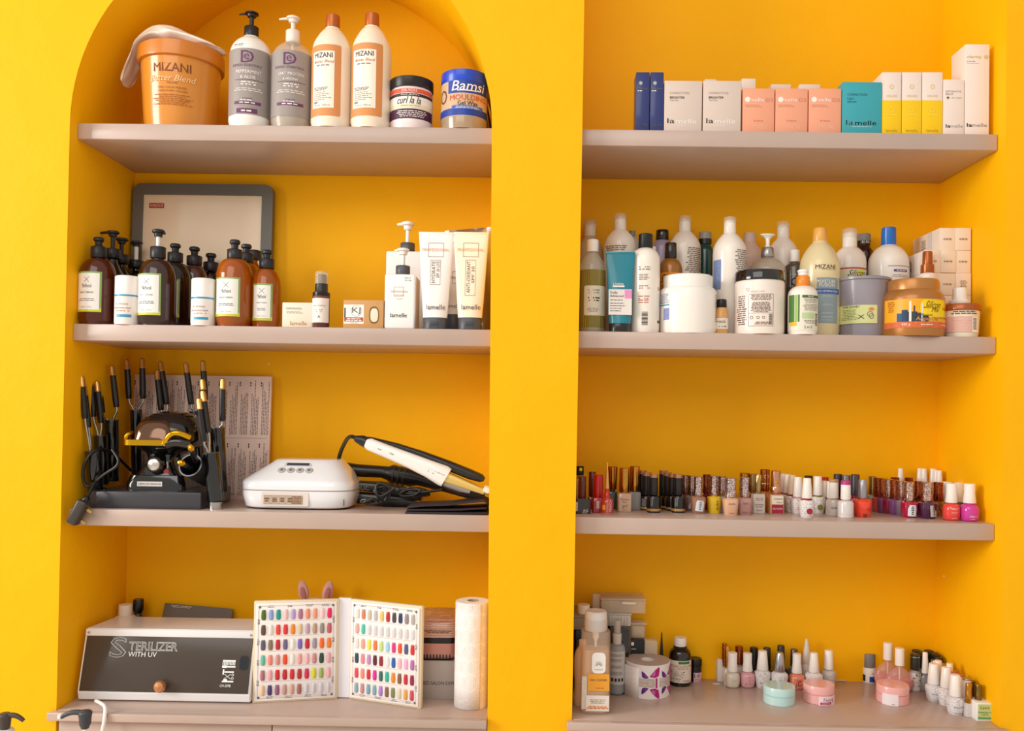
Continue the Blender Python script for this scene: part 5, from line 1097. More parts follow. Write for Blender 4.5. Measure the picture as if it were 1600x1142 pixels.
P, t = bottle(1187, .085, 'wide white jar with shiny black lid and printed back label', [(37, None), (38, 518), (38, 446), (37, 441), (36, 440)], M('f1e4d8', .35, coat=.3, var=.01), [(38, 441.5), (39, 440.5), (39, 428), (37.5, 426), (0, 425.5)], M('161214', .1, coat=.7, var=0), 'jar', 'jar', seg=56, capseg=56, capname='lid')
r = 38*P.k; DKR = M('6a4a40', .6, var=0)
P.text(t, 'Q', -25, 457, 4, r=r, mat=M('c07c78', .5, var=0)); P.text(t, 'mizani.com', -12, 460, 20, r=r, mat=M('d0a8a0', .5, var=0)); P.frame(t, -24, 12, 464, 513, .5, DKR, r=r)
P.micro(t, -23, 11, 465, 474, 4, r=r, mat=DKR); P.micro(t, -23, 11, 476, 492, 8, r=r, mat=DKR, fill=.55); P.micro(t, -36.5, -26, 465, 511, 14, r=r, mat=DKR)
P.patch('rule', t, -24, 12, 493, 493.5, DKR, r=r)
for a in (-22, -13, -5): P.text(t, 'O', a+2, 500, 4.5, r=r, mat=DKR)
for i in range(10): P.patch('barcode', t, 5, 10.5, 495+i*1.6, 495.8+i*1.6, INK, r=r, off=.0007)
P.micro(t, -16, 9, 506, 511, 2, r=r, mat=DKR)
P, t = big(1223, .277, 23, 347, 372, 381, 'big white bottle with flip cap behind the clear pump bottle'); P.patch('blue_ornament', t, 2, 15, 413, 445, M('6f86bd', .5, var=.4, scale=200), r=23.5*P.k, off=.0006)
P, t = bottle(1241, .213, 'dark see-through bottle with white cap and large printed letter', [(15, None), (15.5, 510), (15.5, 424), (14.5, 416), (8.5, 411), (8, 409)], M('6a5c4c', .12, tr=.35, coat=.5, var=0), [(8, 410), (8.3, 409), (8, 392), (7.2, 391)], M('f1ebe4', .4, var=0))
P.text(t, 'C', -4, 442.5, 9, r=15.5*P.k, mat=M('1c120e', .5, var=0), h=13, bold=.0004); P.micro(t, -9, 5, 429, 433, 1, r=15.5*P.k, mat=M('c0b4a4', .5, var=0)); P.micro(t, -6, 7, 455, 505, 14, r=15.5*P.k, mat=M('a89c8c', .5, var=0), fill=.3)
P, t = bottle(1254.5, .06, 'small green-labelled bottle with orange collar and white push cap', [(21, None), (22.5, 517), (22.5, 462), (21.5, 455), (15, 449), (10, 447.5)], WB, [(10.2, 448.5), (11.2, 447), (10.6, 434), (9.5, 432)], M('ee8a1e', .35, coat=.3, var=0), 'small_bottle', capname='orange_collar', flute=.03)
lathe('push_cap', P.pr([(5.5, 432.5), (7.5, 430), (7.2, 427), (8.6, 425), (7.8, 422), (0, 421)]), WHITE, t, seg=24)
r = 22.5*P.k; P.patch('printed_label', t, -22, 22, 463, 518, M('e6e0cc', .45, var=.02), r=r, off=.0004)
for a, b, c in ((-22, -17, '4a7c3a'), (-16.5, -13, '9ab84a'), (-12.5, -10.5, '3f6b34')): P.patch('printed_stalk', t, a, b, 463, 505, M(c, .5, var=.1), r=r, off=.0007)
P.patch('label_band', t, -7, 20, 464, 468, M('3f6b34', .5, var=0), r=r, off=.0007); P.text(t, 'family', 6, 466, 9, r=r, mat=WINK, off=.001)
for a, b, n_ in ((469, 476, 3), (477, 488, 5), (502, 508, 3)): P.micro(t, -7, 19, a, b, n_, r=r, off=.0008)
P.patch('label_band', t, -7, 12, 491, 500, M('b9d09a', .5, var=0), r=r, off=.0007); P.text(t, '2 in 5', 2, 513, 12, r=r, mat=INK, off=.0008)
for i in range(8): P.patch('barcode', t, 14, 18, 492+i*2.4, 493.4+i*2.4, INK, r=r, off=.0008)
P.patch('printed_flower', t, -21, -14, 505, 511, M('e8b820', .5, var=0), r=r, off=.0007)
P, t = bottle(1280.5, .15, 'tall cream moisture bottle with straw-coloured cap and blue-grey label', [(29, None), (30.5, 518), (30.5, 425), (29.5, 408), (20, 389), (11.5, 380), (11, 378)], M('ecd9a8', .3, tr=.1, coat=.4, var=.02), [(10.8, 379), (11.2, 378), (10.2, 359), (9, 357)], M('e6a850', .35, coat=.3, var=0), 'shampoo_bottle', seg=44, flute=.02)
r = 30.5*P.k; P.text(t, 'MIZANI', 0, 421.5, 30, r=r, mat=M('5a4632', .5, var=0), h=6.5, bold=.0001); P.text(t, '25 MIRACLE', 5, 425.8, 22, r=r, mat=GINK, h=1.6)
P.patch('printed_label', t, -13, 20, 438, 508, M('8f9fa3', .45, var=.02), r=r, off=.0004); P.text(t, 'MOISTURE', 1, 444, 29, r=r, mat=WINK, off=.0008, bold=.0002, h=5); P.text(t, 'FUSION', 2, 449.5, 23, r=r, mat=WINK, off=.0008, bold=.0002, h=5)
P.patch('label_band', t, -22, 23, 455, 463, M('3f62a8', .45, var=0), r=r, off=.0007); P.text(t, 'RICH HYDRATION', 2, 459, 34, r=r, mat=WINK, off=.0011, h=3)
for a in (465, 478, 491, 497, 502): P.micro(t, -8, 14, a, a+3.4, 2, r=r, mat=M('c8d4d6', .5, var=0), off=.0008, seed=a, fill=.3)
P, t = bottle(1327, .245, 'white bottle with clear flip cap and sunny green label', [(24, None), (25, 515), (25, 412), (24, 401), (17, 391), (11, 387), (10.5, 386)], WB, [(10.5, 388), (10.8, 386), (10.6, 366), (10, 365)], M('f4ece0', .4, var=0), 'shampoo_bottle', seg=44, flute=.02)
lathe('clear_flip_top', P.pr([(11.2, 372), (11.2, 360), (10, 358)]), TC, t, seg=28); r = 25*P.k
P.patch('label_band', t, -24.6, 24.6, 421.5, 424, M('c0584a', .5, var=0), r=r, off=.0006); P.patch('printed_label', t, -24.6, 24.6, 424, 480, M('e9e2bd', .45, var=.03), r=r, off=.0004); P.patch('yellow_burst', t, 4, 14, 425, 434, M('e4e03a', .5, var=0), r=r, off=.0006, rad=4); P.text(t, 'Silicon', 4, 430, 26, r=r, mat=INK, h=9, shear=.5, off=.0009); P.patch('label_band', t, 20, 24, 428, 440, M('5a8a3a', .5, var=0), r=r, off=.0008)
P, t = bottle(1349, .297, 'dark brown bottle with grey cap behind the flip-cap bottle', [(15, None), (15.5, 500), (15.5, 405), (14, 392), (9, 386), (8.5, 378)], M('3a140c', .15, tr=.15, coat=.5, var=0), [(10.5, 377), (10.5, 367), (9.8, 366)], M('8f8a86', .4, var=0)); lathe('neck_ring', P.pr([(9, 386), (9.6, 384), (9.6, 376), (9, 376)]), BLACK, t, seg=24); P.text(t, 'EB', 0, 379.5, 11, r=9.6*P.k, mat=WINK, h=4)
P, t = bottle(1388, .235, 'wide white bottle with bright blue cap', [(29, None), (30.5, 515), (30.5, 418), (29.5, 403), (20, 389), (12, 385), (11.5, 384)], WB, [(10.7, 386), (11.2, 384), (10.8, 357), (9.8, 356)], M('1268c4', .35, coat=.3, var=0), 'shampoo_bottle', seg=44, flute=.015)
r = 30.5*P.k; P.patch('label_band', t, -12, 30, 419.5, 421, M('b7aaa0', .4, var=0), r=r, off=.0006); P.patch('band', t, -4, 18, 425.5, 429, M('5a4a8a', .5, var=0), r=r, off=.0006); P.micro(t, -4, 18, 426, 428.5, 1, r=r, mat=WINK, off=.001); P.micro(t, -8, 22, 433, 438, 2, r=r, mat=TPR, fill=.3); P.micro(t, 27, 30, 445, 460, 5, r=r, mat=INK)
# frosted tub
P, t = bottle(1348, .142, 'frosted grey-lilac plastic tub with pale green label', [(36, None), (37, 519), (40, 446), (40.5, 441)], M('aaa3ac', .35, tr=.25, coat=.3, var=.06, scale=18), [(40.5, 442), (42.5, 441), (42.5, 437.5), (41, 436.5), (38, 437), (38, 441), (0, 441)], M('9d96a0', .35, tr=.15, coat=.3, var=.04), 'tub', 'tub', seg=52, capseg=52, soft=0, capname='rim')
r = 38.4*P.k; P.patch('printed_label', t, -38, 8, 481, 509, M('d8dc98', .5, var=.05), r=r, off=.0012); P.text(t, 'PURE HONEY', -26, 483.5, 18, r=r, mat=INK, off=.0018); P.micro(t, -36, -19, 487, 504, 7, r=r, mat=M('7a8a4a', .5, var=0), off=.0018, fill=.35)
for i, (a, b, w_) in enumerate(((-3, 495, 9), (-1, 498, 8))): P.text(t, 'O', a, b, w_, r=r, mat=GINK, h=9, off=.0018, name='printed_bear' if False else 'printed_outline')
P.patch('orange_spot', t, -5, 3, 485, 490, M('e08a4a', .5, var=.2), r=r, off=.0016, rad=3); P.text(t, 'X', -15, 499, 9, r=r, mat=INK, h=6, off=.0018)
# gold jar
P, t = bottle(1426, .088, 'gold-brown argan oil jar with wide lid and orange picture label', [(45, None), (46.5, 521), (46.5, 474), (45.5, 465), (40, 457), (37, 455)], M('b07436', .32, metal=.35, coat=.3, var=.02), [(37, 457), (38.5, 456), (38.5, 443), (37, 439.5), (0, 439)], M('b87c3e', .32, metal=.35, coat=.2, var=.02), 'jar', 'jar', seg=56, capseg=56, capname='lid')
r = 46.5*P.k; L1, L2 = M('f0a818', .4, var=.05), M('e8601c', .4, var=.1)
P.patch('printed_label', t, -46, 46, 472.5, 513, L1, r=r, off=.0004); P.patch('yellow_glow', t, -8, 34, 474, 500, M('f6d214', .4, var=.03), r=r, off=.0006, rad=8); P.patch('label_band', t, -46, 46, 507, 516, M('dd6a3a', .5, var=.5, scale=140), r=r, off=.0007)
for a, b, c, d, m_ in ((-36, -30, 494, 507, '20507a'), (-31, -24, 489, 507, '183a5a'), (-25, -12, 492, 507, '26323c'), (-22.5, -19.5, 476, 507, 'e8e4dc'), (-17, -15, 483, 507, '3a3e46'), (-12, -4, 494, 507, '3a3f4a'), (-6.5, -4, 479, 507, 'dcdcd8'), (-4, 4, 498, 507, '2a3038')):
    P.patch('printed_skyline', t, a, b, c, d, M(m_, .5, var=0), r=r, off=.0009, rad=1)
P.text(t, 'Silicon', 12, 481.5, 25, r=r, mat=M('6a4a10', .5, var=0), h=11, shear=.6, off=.0012); P.text(t, 'Mix', 16, 489, 12, r=r, mat=M('6a4a10', .5, var=0), h=7, shear=.5, off=.0012)
P.text(t, 'Moroccan', 2, 497, 16, r=r, mat=M('4a3010', .5, var=0), h=3.4, off=.0013); P.text(t, 'Argan Oil', 3, 503.5, 34, r=r, mat=M('2a1a0a', .5, var=0), h=7.5, off=.0014, bold=.0004, shear=.15); P.text(t, 'Argan Oil', 3, 503.5, 34, r=r, mat=M('e0a870', .5, var=0), h=7.5, off=.0019, shear=.15, name='lettering_fill')
P.text(t, 'Hair Treatment', 32, 500.5, 17, r=r, mat=INK, off=.0012); P.micro(t, 28, 42, 484, 489, 2, r=r, mat=M('b0401c', .5, var=0), off=.001); P.micro(t, -44, -38, 475, 492, 6, r=r, mat=M('b0601c', .5, var=0), off=.001)
P.text(t, '450 g', -26, 511.5, 10, r=r, mat=WINK, off=.0012); P.micro(t, -12, 16, 510.5, 512.5, 1, r=r, mat=WINK, off=.0012); P.micro(t, 22, 42, 510.5, 512.5, 1, r=r, mat=WINK, off=.0012)
P, t = bottle(1449, .13, 'spray bottle with copper cap before the stacked cartons', [(10, None), (12, 480), (13.5, 436), (13, 429), (9, 427)], M('e9dccf', .35, coat=.3, var=.01), [(9.5, 428), (10, 426), (9.7, 414), (7.5, 413), (7.2, 395), (6.5, 393)], M('a85a28', .28, metal=.5, var=0), 'spray_bottle', flute=.015, soft=1)
# small copper-lidded jar with a bottle standing behind it
P, t = bottle(1501, .078, 'small jar with copper lid and barcode label at the end of the board', [(24.5, None), (26, 520), (27.5, 488), (27.5, 486)], M('eadbc2', .3, coat=.3, var=.02), [(28, 487.5), (29.5, 486), (29.5, 479), (28, 477), (0, 476.5)], M('a85a2a', .3, metal=.35, coat=.2, var=.02), 'jar', 'jar', soft=0, seg=48, capseg=48, capname='lid')
r = 26.6*P.k; P.patch('printed_label', t, -26, 12, 497, 521, M('c89478', .5, kind='wave', scale=120), r=r, off=.0009); P.micro(t, -22, 14, 488, 494, 2, r=r*1.02, mat=INK, off=.0012); P.patch('barcode_label', t, 5, 14, 498, 521, M('f4ece0', .5, var=0), r=r, off=.0013)
for i in range(9): P.patch('barcode', t, 6.5, 12.5, 500+i*2, 501+i*2, INK, r=r, off=.0016)
t = thing('flip_closure', 'loose white flip cap resting on the copper jar lid', 'cap', (P.loc[0]-.002, .078, S2+P.h(476.5)+.0003)); K = P.k
lathe('collar', [(15*K, 0), (15.5*K, .001), (15.5*K, 5.5*K), (14.5*K, 6.5*K)], WB, t, seg=36); lathe('cap', [(10.8*K, 6*K), (10.8*K, 7*K), (10.2*K, 25*K), (9.2*K, 26*K)], M('f0e8dc', .3, coat=.3, var=0), t, seg=32)
# stack of long cartons, five high
SB = M('f0decb', .5, var=.02); SG = M('ddd2cc', .5, var=.03)
cols = {0: (1459.5, 1482), 1: (1483.5, 1507.5), -1: (1437, 1460)}
k = (DIST+.15)/FPX; cw = .0382; chh = at(1480, 394, .15).z-at(1480, 429.0, .15).z
rowz = [S2+i*(chh+.0006) for i in range(5)]; x1 = NR-.0025
names = ['lowest', 'second from below', 'middle', 'fourth from below', 'topmost']
for rr in range(5):
    for cc in range(3):
        if rr == 4 and cc == 2: pass
        x = x1-cw*(cc+.5)-cc*.0006-(.0 if rr else .0)
        if rr == 4 and cc == 2: continue
        col_ = ('outer', 'middle', 'inner')[cc]
        lab = 'small white carton, %s in the %s column of the carton stack' % (names[rr], {'outer': 'wall-side', 'middle': 'second', 'inner': 'third'}[col_])
        fy = .15+random.uniform(-.002, .004)
        t = thing('carton', lab, 'box', (x, fy, rowz[rr]), 0, 'small white cartons stacked in the corner')
        D2 = .155
        box('body', cw, D2, chh, SB, t, (0, D2/2, 0), bev=.0006)
        if rr*3+cc in (13, 12, 10, 9, 11, 7): text(t, 'HHI', 0, chh*.5, .018, mat=TPR, h=.0065, name='printed_logo'); patch('logo_line', t, 0, chh*.5, .024, .0006, TPR, off=.0006)
        else: micro(t, 0, chh*.5, .019, .02, 6, TPR, fill=.45, seed=rr*3+cc, name='printed_text')
        if cc == 2 or (rr == 4 and cc == 1):
            XS_ = Matrix.Translation((-cw/2, D2/2, chh/2)) @ Matrix.Rotation(-PI/2, 4, 'Z')
            patch('grey_panel', t, .022, 0, .022, chh*.96, SG, xf=XS_, off=.0005)
            micro(t, -.012, 0, .03, chh*.5, 7, TPR, xf=XS_, off=.0007, fill=.5, seed=rr)

# ================================================================== nail polish bottles
ROSE = M('d9b0a4', .16, metal=1, kind='glitter', scale=520); COPG = M('a8603c', .2, metal=1, kind='glitter', scale=520); SILG = M('cdb8b6', .14, metal=1, kind='glitter', scale=520)
GOLDS = M('c98e3c', .16, metal=1, var=0); ROSEG = M('d8a184', .15, metal=1, var=0); CW = M('f4ece4', .35, coat=.25, var=.01); CWY = M('f3e0c4', .35, coat=.25, var=.01)
MBK = M('1b1a1c', .4, coat=.2, var=0); GREYM = M('8b8a92', .28, metal=.6, var=0); PEWT = M('5a5560', .28, metal=.7, var=0); KHA = M('b9a06a', .18, metal=.9, var=0)
CAPS = dict(rose=ROSE, cop=COPG, silg=SILG, gold=GOLDS, roseg=ROSEG, w=CW, wy=CWY, bk=MBK, grey=GREYM, pewt=PEWT, kh=KHA, red=M('c01018', .25, coat=.6, var=0), dred=M('5a1512', .3, coat=.4, var=0), silver=M('b5b3b8', .25, metal=.85, var=0), dk=M('2e3028', .4, var=0))
def polish(z0, px, base, ct, cb, c0, c1, bt, bw, style, col, cap, label, y=None, group='nail polish bottles', extra=None, r=.12):
    """px, foot row, cap top and foot rows with half widths c1 (top) and c0 (foot), body top row and half width; y only for bottles whose foot is hidden"""
    if y is not None and z0 == S3: y = min(.309, .19+(y-.085)*.65)
    P = foot(px, base, z0, bw) if y is None else Spot(px, bt, y, z0)
    t = P.thing('nail_polish', label, 'nail polish', group); k = P.k
    if y is None: P.z0 = z0
    H = P.h(bt); Z0, Z1 = P.h(cb), P.h(ct); w_ = bw*k; bm_ = col if not isinstance(col, str) else M(col, r, coat=.6, var=.02)
    if y is None:   # the foot row belongs to the front of the base
        d_ = P.h(base)*0
    if style == 'gel':     q = [(w_*.74, 0), (w_*.80, .0015), (w_*.9, H*.35), (w_, H*.72), (w_*.97, H*.86), (w_*.72, H*.97), (w_*.55, H)]; p = 2.2
    elif style == 'sq':    q = [(w_*.93, 0), (w_, .001), (w_, H*.93), (w_*.9, H), (w_*.4, H+.001)]; p = 7
    elif style == 'hg':    q = [(w_*.78, 0), (w_*.83, .0015), (w_, H*.78), (w_*.98, H*.92), (w_*.75, H)]; p = 3.2
    elif style == 'bulb':  q = rounded([(w_*.7, 0), (w_*.95, H*.06), (w_*1.04, H*.45), (w_, H*.85), (w_*.55, H)], 2); p = 2.4
    elif style == 'globe': q = rounded([(w_*.45, 0), (w_*.95, H*.05), (w_*1.1, H*.45), (w_*.75, H*.85), (c0*k*.9, H), (c0*k*.9, H)], 2); p = 2
    else:                  q = [(w_*.95, 0), (w_, .001), (w_, H*.82), (w_*.85, H*.95), (w_*.5, H)]; p = 2.1
    lathe('body', q, bm_, t, seg=28 if p < 6 else 32, p=p)
    m_ = (c0+c1)/2*(.93 if style in ('hg', 'bulb') else 1)
    if Z1-Z0 > .006:
        cpr = [(c0*k*.96, Z0), (c0*k, Z0+.001), (m_*k*(.96 if style in ('hg', 'bulb') else 1), Z0+(Z1-Z0)*.5), (c1*k, Z1-.0012), (c1*k*.9, Z1)]
    else: cpr = [(c0*k, Z0), (c1*k, Z1)]
    lathe('cap', cpr, CAPS[cap] if isinstance(cap, str) else cap, t, seg=24)
    if Z0 > H: lathe('neck', [(c0*k*.7, H-.002), (c0*k*.7, Z0+.001)], bm_, t, seg=16)
    rr = w_*.93
    if extra: extra(P, t, rr, H, k)
    return P, t
def sticker(dx=0, w=.62, h=.62, tilt=.1, col='dfe3ea'):
    def f(P, t, r, H, k):
        c = Matrix.Translation((0, -.0002, H*.48)) @ Matrix.Rotation(tilt, 4, 'Y') @ Matrix.Translation((0, 0, -H*.48))
        o = patch('price_sticker', t, dx*k, H*.47, r*2*w, H*h, M(col, .5, var=.04), r=r*1.06, off=.0012, rad=.001); o.data.transform(c)
        o = micro(t, dx*k, H*.48, r*.35, H*h*.8, 5, INK, r=r*1.06, off=.0016); o.data.transform(c)
    return f
def band(col, z0f, z1f, name='printed_band'):
    return lambda P, t, r, H, k: lathe(name, [(r*1.11, H*z0f), (r*1.11, H*z1f)], M(col, .3, metal=.4, var=0), t, seg=28)
def words_(s, zf=.55, col='2b2422', w=1.3, two=None, h=None):
    def f(P, t, r, H, k):
        text(t, s, 0, H*zf, r*w, mat=M(col, .5, var=0), r=r*1.06, off=.0012, h=h)
        if two: text(t, two, 0, H*(zf-.22), r*w*.9, mat=M(col, .5, var=0), r=r*1.06, off=.0012)
        micro(t, 0, H*.15, r*1.2, H*.06, 1, M(col, .5, var=0), r=r*.98, off=.0014, fill=.4)
    return f
def dot(col):
    def f(P, t, r, H, k):
        lathe('printed_dot', [(0, 0), (r*.42, 0), (r*.42, .0005), (0, .0006)], M(col, .3, coat=.3, var=0), t, seg=20, rot=Matrix.Rotation(PI/2, 3, 'X'), c=(r*.1, -r*.985, H*.36))
        lathe('polish_neck', [(r*1.02, H*.84), (r*.82, H*.97), (r*.6, H+.0004)], M(col, .2, coat=.5, var=0), t, seg=24)
    return f
DOO = M('f2ece8', .3, kind='doodle', scale=210); DOOW = M('efe9e6', .3, kind='doodle', scale=260)
z = S3
# dark bottle with a square black foot beside the pillar, and one behind it
P, t = polish(z, 909, 803, 744, 778, 6.2, 6, 778, 13, 'sq', '2e1c14', 'dred', 'square black-brown nail polish bottle with white initials beside the pillar')
text(t, 'AG', 5*P.k, P.h(796), 8*P.k, mat=WINK, y=-13*P.k, off=.0004); micro(t, 4*P.k, P.h(799.5), 12*P.k, 1.6*P.k, 1, WINK, y=-13*P.k, off=.0004); patch('printed_stripe', t, -9.5*P.k, P.h(790), 5*P.k, 14*P.k, M('d8c4a4', .5, var=0), y=-13*P.k, off=.0004)
P, t = polish(z, 906, 0, 728, 742, 6, 6, 748, 9, 'sq', 'c98c4c', 'bk', 'amber square nail polish with black and gold cap top behind the black-brown bottle', y=.15); patch('gold_mark', t, 1*P.k, P.h(733), 4*P.k, 4.5*P.k, GOLD, y=-6*P.k, off=.0006)
polish(z, 934, 801.5, 741, 777, 8, 7.6, 777, 9, 'sq', 'b01018', 'red', 'bright red square nail polish with red cap near the pillar', extra=lambda P, t, r, H, k: patch('printed_stripe', t, -.5*k, H*.55, 4.5*k, H*.5, M('e0c4c8', .5, var=0), y=-9*k, off=.0005))
polish(z, 925, 0, 737, 775, 5.5, 5.5, 776, 7, 'sq', '8a1018', 'dred', 'dark red capped nail polish hidden behind the bright red one', y=.125)
# slim bottle with a needle-fine gold and red cap
P = foot(948, 804, S3, 9); K = P.k; t = P.thing('nail_polish', 'clear red nail oil bottle with long needle-thin gold and red cap', 'nail polish', 'nail polish bottles'); H = P.h(776)
lathe('body', [(9*K, 0), (10*K, .001), (10*K, H*.7), (8.4*K, H*.85), (4.5*K, H)], M('d84030', .1, tr=.3, coat=.7, var=.03), t, seg=28); lathe('thick_base', [(9.2*K, 0), (10.15*K, .0012), (10.15*K, 2.4*K)], clear('e8d8d0'), t, seg=28)
lathe('cap', [(4.6*K, H), (4.2*K, P.h(772)), (3.2*K, P.h(770)), (3.2*K, P.h(765)), (3.8*K, P.h(763))], M('d02818', .25, metal=.3, coat=.5, var=0), t, seg=20); lathe('needle', [(3.8*K, P.h(763)), (2.8*K, P.h(750)), (1.8*K, P.h(738)), (.5*K, P.h(723)), (0, P.h(722))], M('e0a868', .2, metal=.7, var=0), t, seg=16)
patch('drop_label', t, -5.5*K, P.h(792), 4.6*K, 8*K, M('e8a81c', .5, var=0), r=10*K, off=.0006, rad=.003); text(t, 'PEACH', 5*K, P.h(789), 18*K, mat=M('f0c8c8', .5, var=0), r=10*K, off=.0006, vert=True, h=4*K); text(t, 'CUTICLE OIL', 0, P.h(789), 20*K, mat=M('f0c8c8', .5, var=0), r=10*K, off=.0006, vert=True, h=2.4*K)
# gold-capped square bottles
GC = 'gold-capped square polishes'
polish(z, 957, 0, 728.5, 764, 6.5, 8, 768, 8, 'sq', '3c4436', 'gold', 'dark green-grey square polish with gold cap behind the needle-capped bottle', y=.135, group=GC)
polish(z, 991, 797, 728, 767, 8, 7.8, 768, 9.5, 'sq', '8c8680', 'gold', 'grey square nail polish with tall gold cap beside the peach-brown one', group=GC)
P, t = polish(z, 975, 800, 730.5, 768.5, 8, 7.8, 770, 10.8, 'sq', 'c9a184', 'gold', 'peach-brown square nail polish with tall gold cap, frontmost of the gold-capped ones', group=GC)
text(t, 'Masura', 0, P.h(779), 12*P.k, mat=M('6a4a38', .5, var=0), y=-10.8*P.k, off=.0005); text(t, 'Basic', 0, P.h(783), 7*P.k, mat=M('6a4a38', .5, var=0), y=-10.8*P.k, off=.0005); text(t, 'gel', 0, P.h(789.5), 8*P.k, mat=M('8a6a58', .5, var=0), y=-10.8*P.k, off=.0005); text(t, '15 ml', 0, P.h(795), 6*P.k, mat=M('8a6a58', .5, var=0), y=-10.8*P.k, off=.0005)
# matte black bottles with gold foot bands
BKG = 'matt black polishes with gold bands'; gb = band('c9a060', .10, .24)
cop = M('c08a6a', .3, metal=.6, var=0)
def bkx(P, t, r, H, k):
    gb(P, t, r, H, k); lathe('copper_cap_top', [(6.6*k, P.h(cpt+5.5)), (6.6*k, P.h(cpt)), (0, P.h(cpt))], cop, t, seg=20)
for px, base, y, cpt, lab, sc in ((1003, 0, .16, 735, 'black polish hindmost in the group beside the gold caps', 1), (1010.5, 0, .115, 738, 'black polish between two others beside the gold caps', 1), (1021, 801.5, None, 740.5, 'frontmost black polish in the group beside the gold caps', 1), (1036, 0, .20, 735, 'hindmost black polish in the row beside the rose-silver caps', 1), (1043, 0, .155, 738, 'second black polish from the back in the row beside the rose-silver caps', 1), (1050.5, 0, .11, 740, 'third black polish from the back in the row beside the rose-silver caps', 1), (1059.5, 801.5, None, 741, 'frontmost black polish in the row beside the rose-silver caps', 1)):
    P, t = polish(z, px, base, cpt+.5, 773, 6.6, 6.5, 773.5, 10.8 if y is None else 10.2, 'round', M('141214', .25, coat=.4, var=0), 'bk', lab, y=y, group=BKG, extra=bkx)
    if y is None or px in (1010.5,): patch('printed_flower', t, -6*P.k, P.h(784), 7*P.k, 12*P.k, M('6d6a66', .4, kind='doodle', scale=300), r=10.6*P.k, off=.0005, rad=.002)
# glitter-capped tapered bottles
GG = 'polishes with sparkling rose-silver caps'
def hg(px, base, ct, cb, cw, bt, bw, col, cap, lab, y=None, ex=None, grp=GG):
    return polish(z, px, base, ct, cb, cw, cw*.93, bt, bw, 'hg', col, cap, lab, y=y, group=grp, extra=ex)
hg(1071, 0, 742, 771, 6.5, 772, 9.5, '8c1c2c', 'rose', 'crimson polish with sparkling cap, hindmost beside the last black polish', y=.175)
hg(1081, 0, 743, 772.5, 7, 774, 10.8, '8d7478', 'rose', 'mauve-grey polish with sparkling cap behind the copper-brown one', y=.125, ex=lambda P, t, r, H, k: patch('price_sticker', t, -5*k, H*.45, 3.5*k, H*.6, M('d9cfd2', .5, var=0), r=r*1.04, off=.0008))
hg(1090.5, 803, 744, 774, 7.6, 775, 11.4, 'a8775c', 'silg', 'copper-brown polish with sparkling cap and tilted white price sticker', ex=sticker(1, .6, .62, .12))
hg(1104, 0, 741, 770, 6.5, 771, 10, '7a1826', 'cop', 'deep red polish with dark sparkling cap behind the yellow one', y=.165)
hg(1115.5, 802.5, 743, 773, 7.4, 775, 11, 'e8c022', 'silg', 'bright yellow nail polish with sparkling silver cap', ex=lambda P, t, r, H, k: text(t, 'AURA', 3*k, H*.5, H*.6, mat=INK, r=r*1.06, off=.001, vert=True, h=3.5*k))
hg(1127.5, 0, 744, 774, 7, 776, 10.5, 'dcd6d8', 'silg', 'white polish with sparkling cap squeezed between yellow and peach ones', y=.09, ex=lambda P, t, r, H, k: text(t, 'COLOR', -3*k, H*.5, H*.6, mat=INK, r=r*1.06, off=.001, vert=True, h=3*k))
hg(1141, 806, 746.5, 777, 9.3, 777.5, 12, 'e2b08e', 'silg', 'peach nail polish with lettering and sparkling cap, frontmost of its group', ex=words_('COLOUR', .68, '4a2c24', 1.5))
hg(1162.5, 805, 745.5, 776, 7.8, 777, 11.3, 'c19088', 'silg', 'dusty mauve nail polish with sparkling cap beside the peach one', ex=words_('COLOUR', .68, '5a3430', 1.5))
polish(z, 1163, 0, 738.5, 768, 8, 7.5, 770, 9, 'round', '8a5a3a', 'gold', 'gold-topped polish behind the dusty mauve one', y=.16)
polish(z, 1178, 0, 740, 769, 7.5, 7.5, 771, 9, 'round', '7a1c24', 'kh', 'polish with plain khaki-gold cap behind the cream square one', y=.15)
P, t = polish(z, 1184, 802, 741, 770, 5, 5, 771, 9.6, 'sq', 'd9ccc0', 'kh', 'cream square nail polish with printed label and pale gold cap'); kk_ = P.k
micro(t, 0, P.h(779), 14*kk_, 5*kk_, 2, M('b08a7a', .5, var=0), y=-9.6*kk_, off=.0005); text(t, 'GEL POLISH', 0, P.h(787.5), 13*kk_, mat=INK, y=-9.6*kk_, off=.0005, h=2.4*kk_); text(t, 'GLITTER', 0, P.h(791), 10*kk_, mat=INK, y=-9.6*kk_, off=.0005); text(t, 'No.01', 0, P.h(796), 8*kk_, mat=INK, y=-9.6*kk_, off=.0005)
P, t = polish(z, 1195, 0, 733, 767, 7.4, 7.4, 768, 9.2, 'sq', 'c47a30', M('b06a28', .2, metal=1, var=0), 'orange-gold square polish with tall copper cap behind the labelled one', y=.145)
lathe('cap_ring', [(7.6*P.k, P.h(756.5)), (7.8*P.k, P.h(756)), (7.8*P.k, P.h(755)), (7.6*P.k, P.h(754.5))], ROSEG, t, seg=24); text(t, 'o', 0, P.h(744), 7*P.k, mat=ROSEG, r=7.5*P.k, off=.0012, name='cap_emblem', bold=.0002)
P, t = polish(z, 1211.5, 803, 735, 770.5, 7.6, 7.2, 772, 11, 'sq', 'd99a64', 'roseg', 'gold-framed square polish with rose gold cap and crimson and white label')
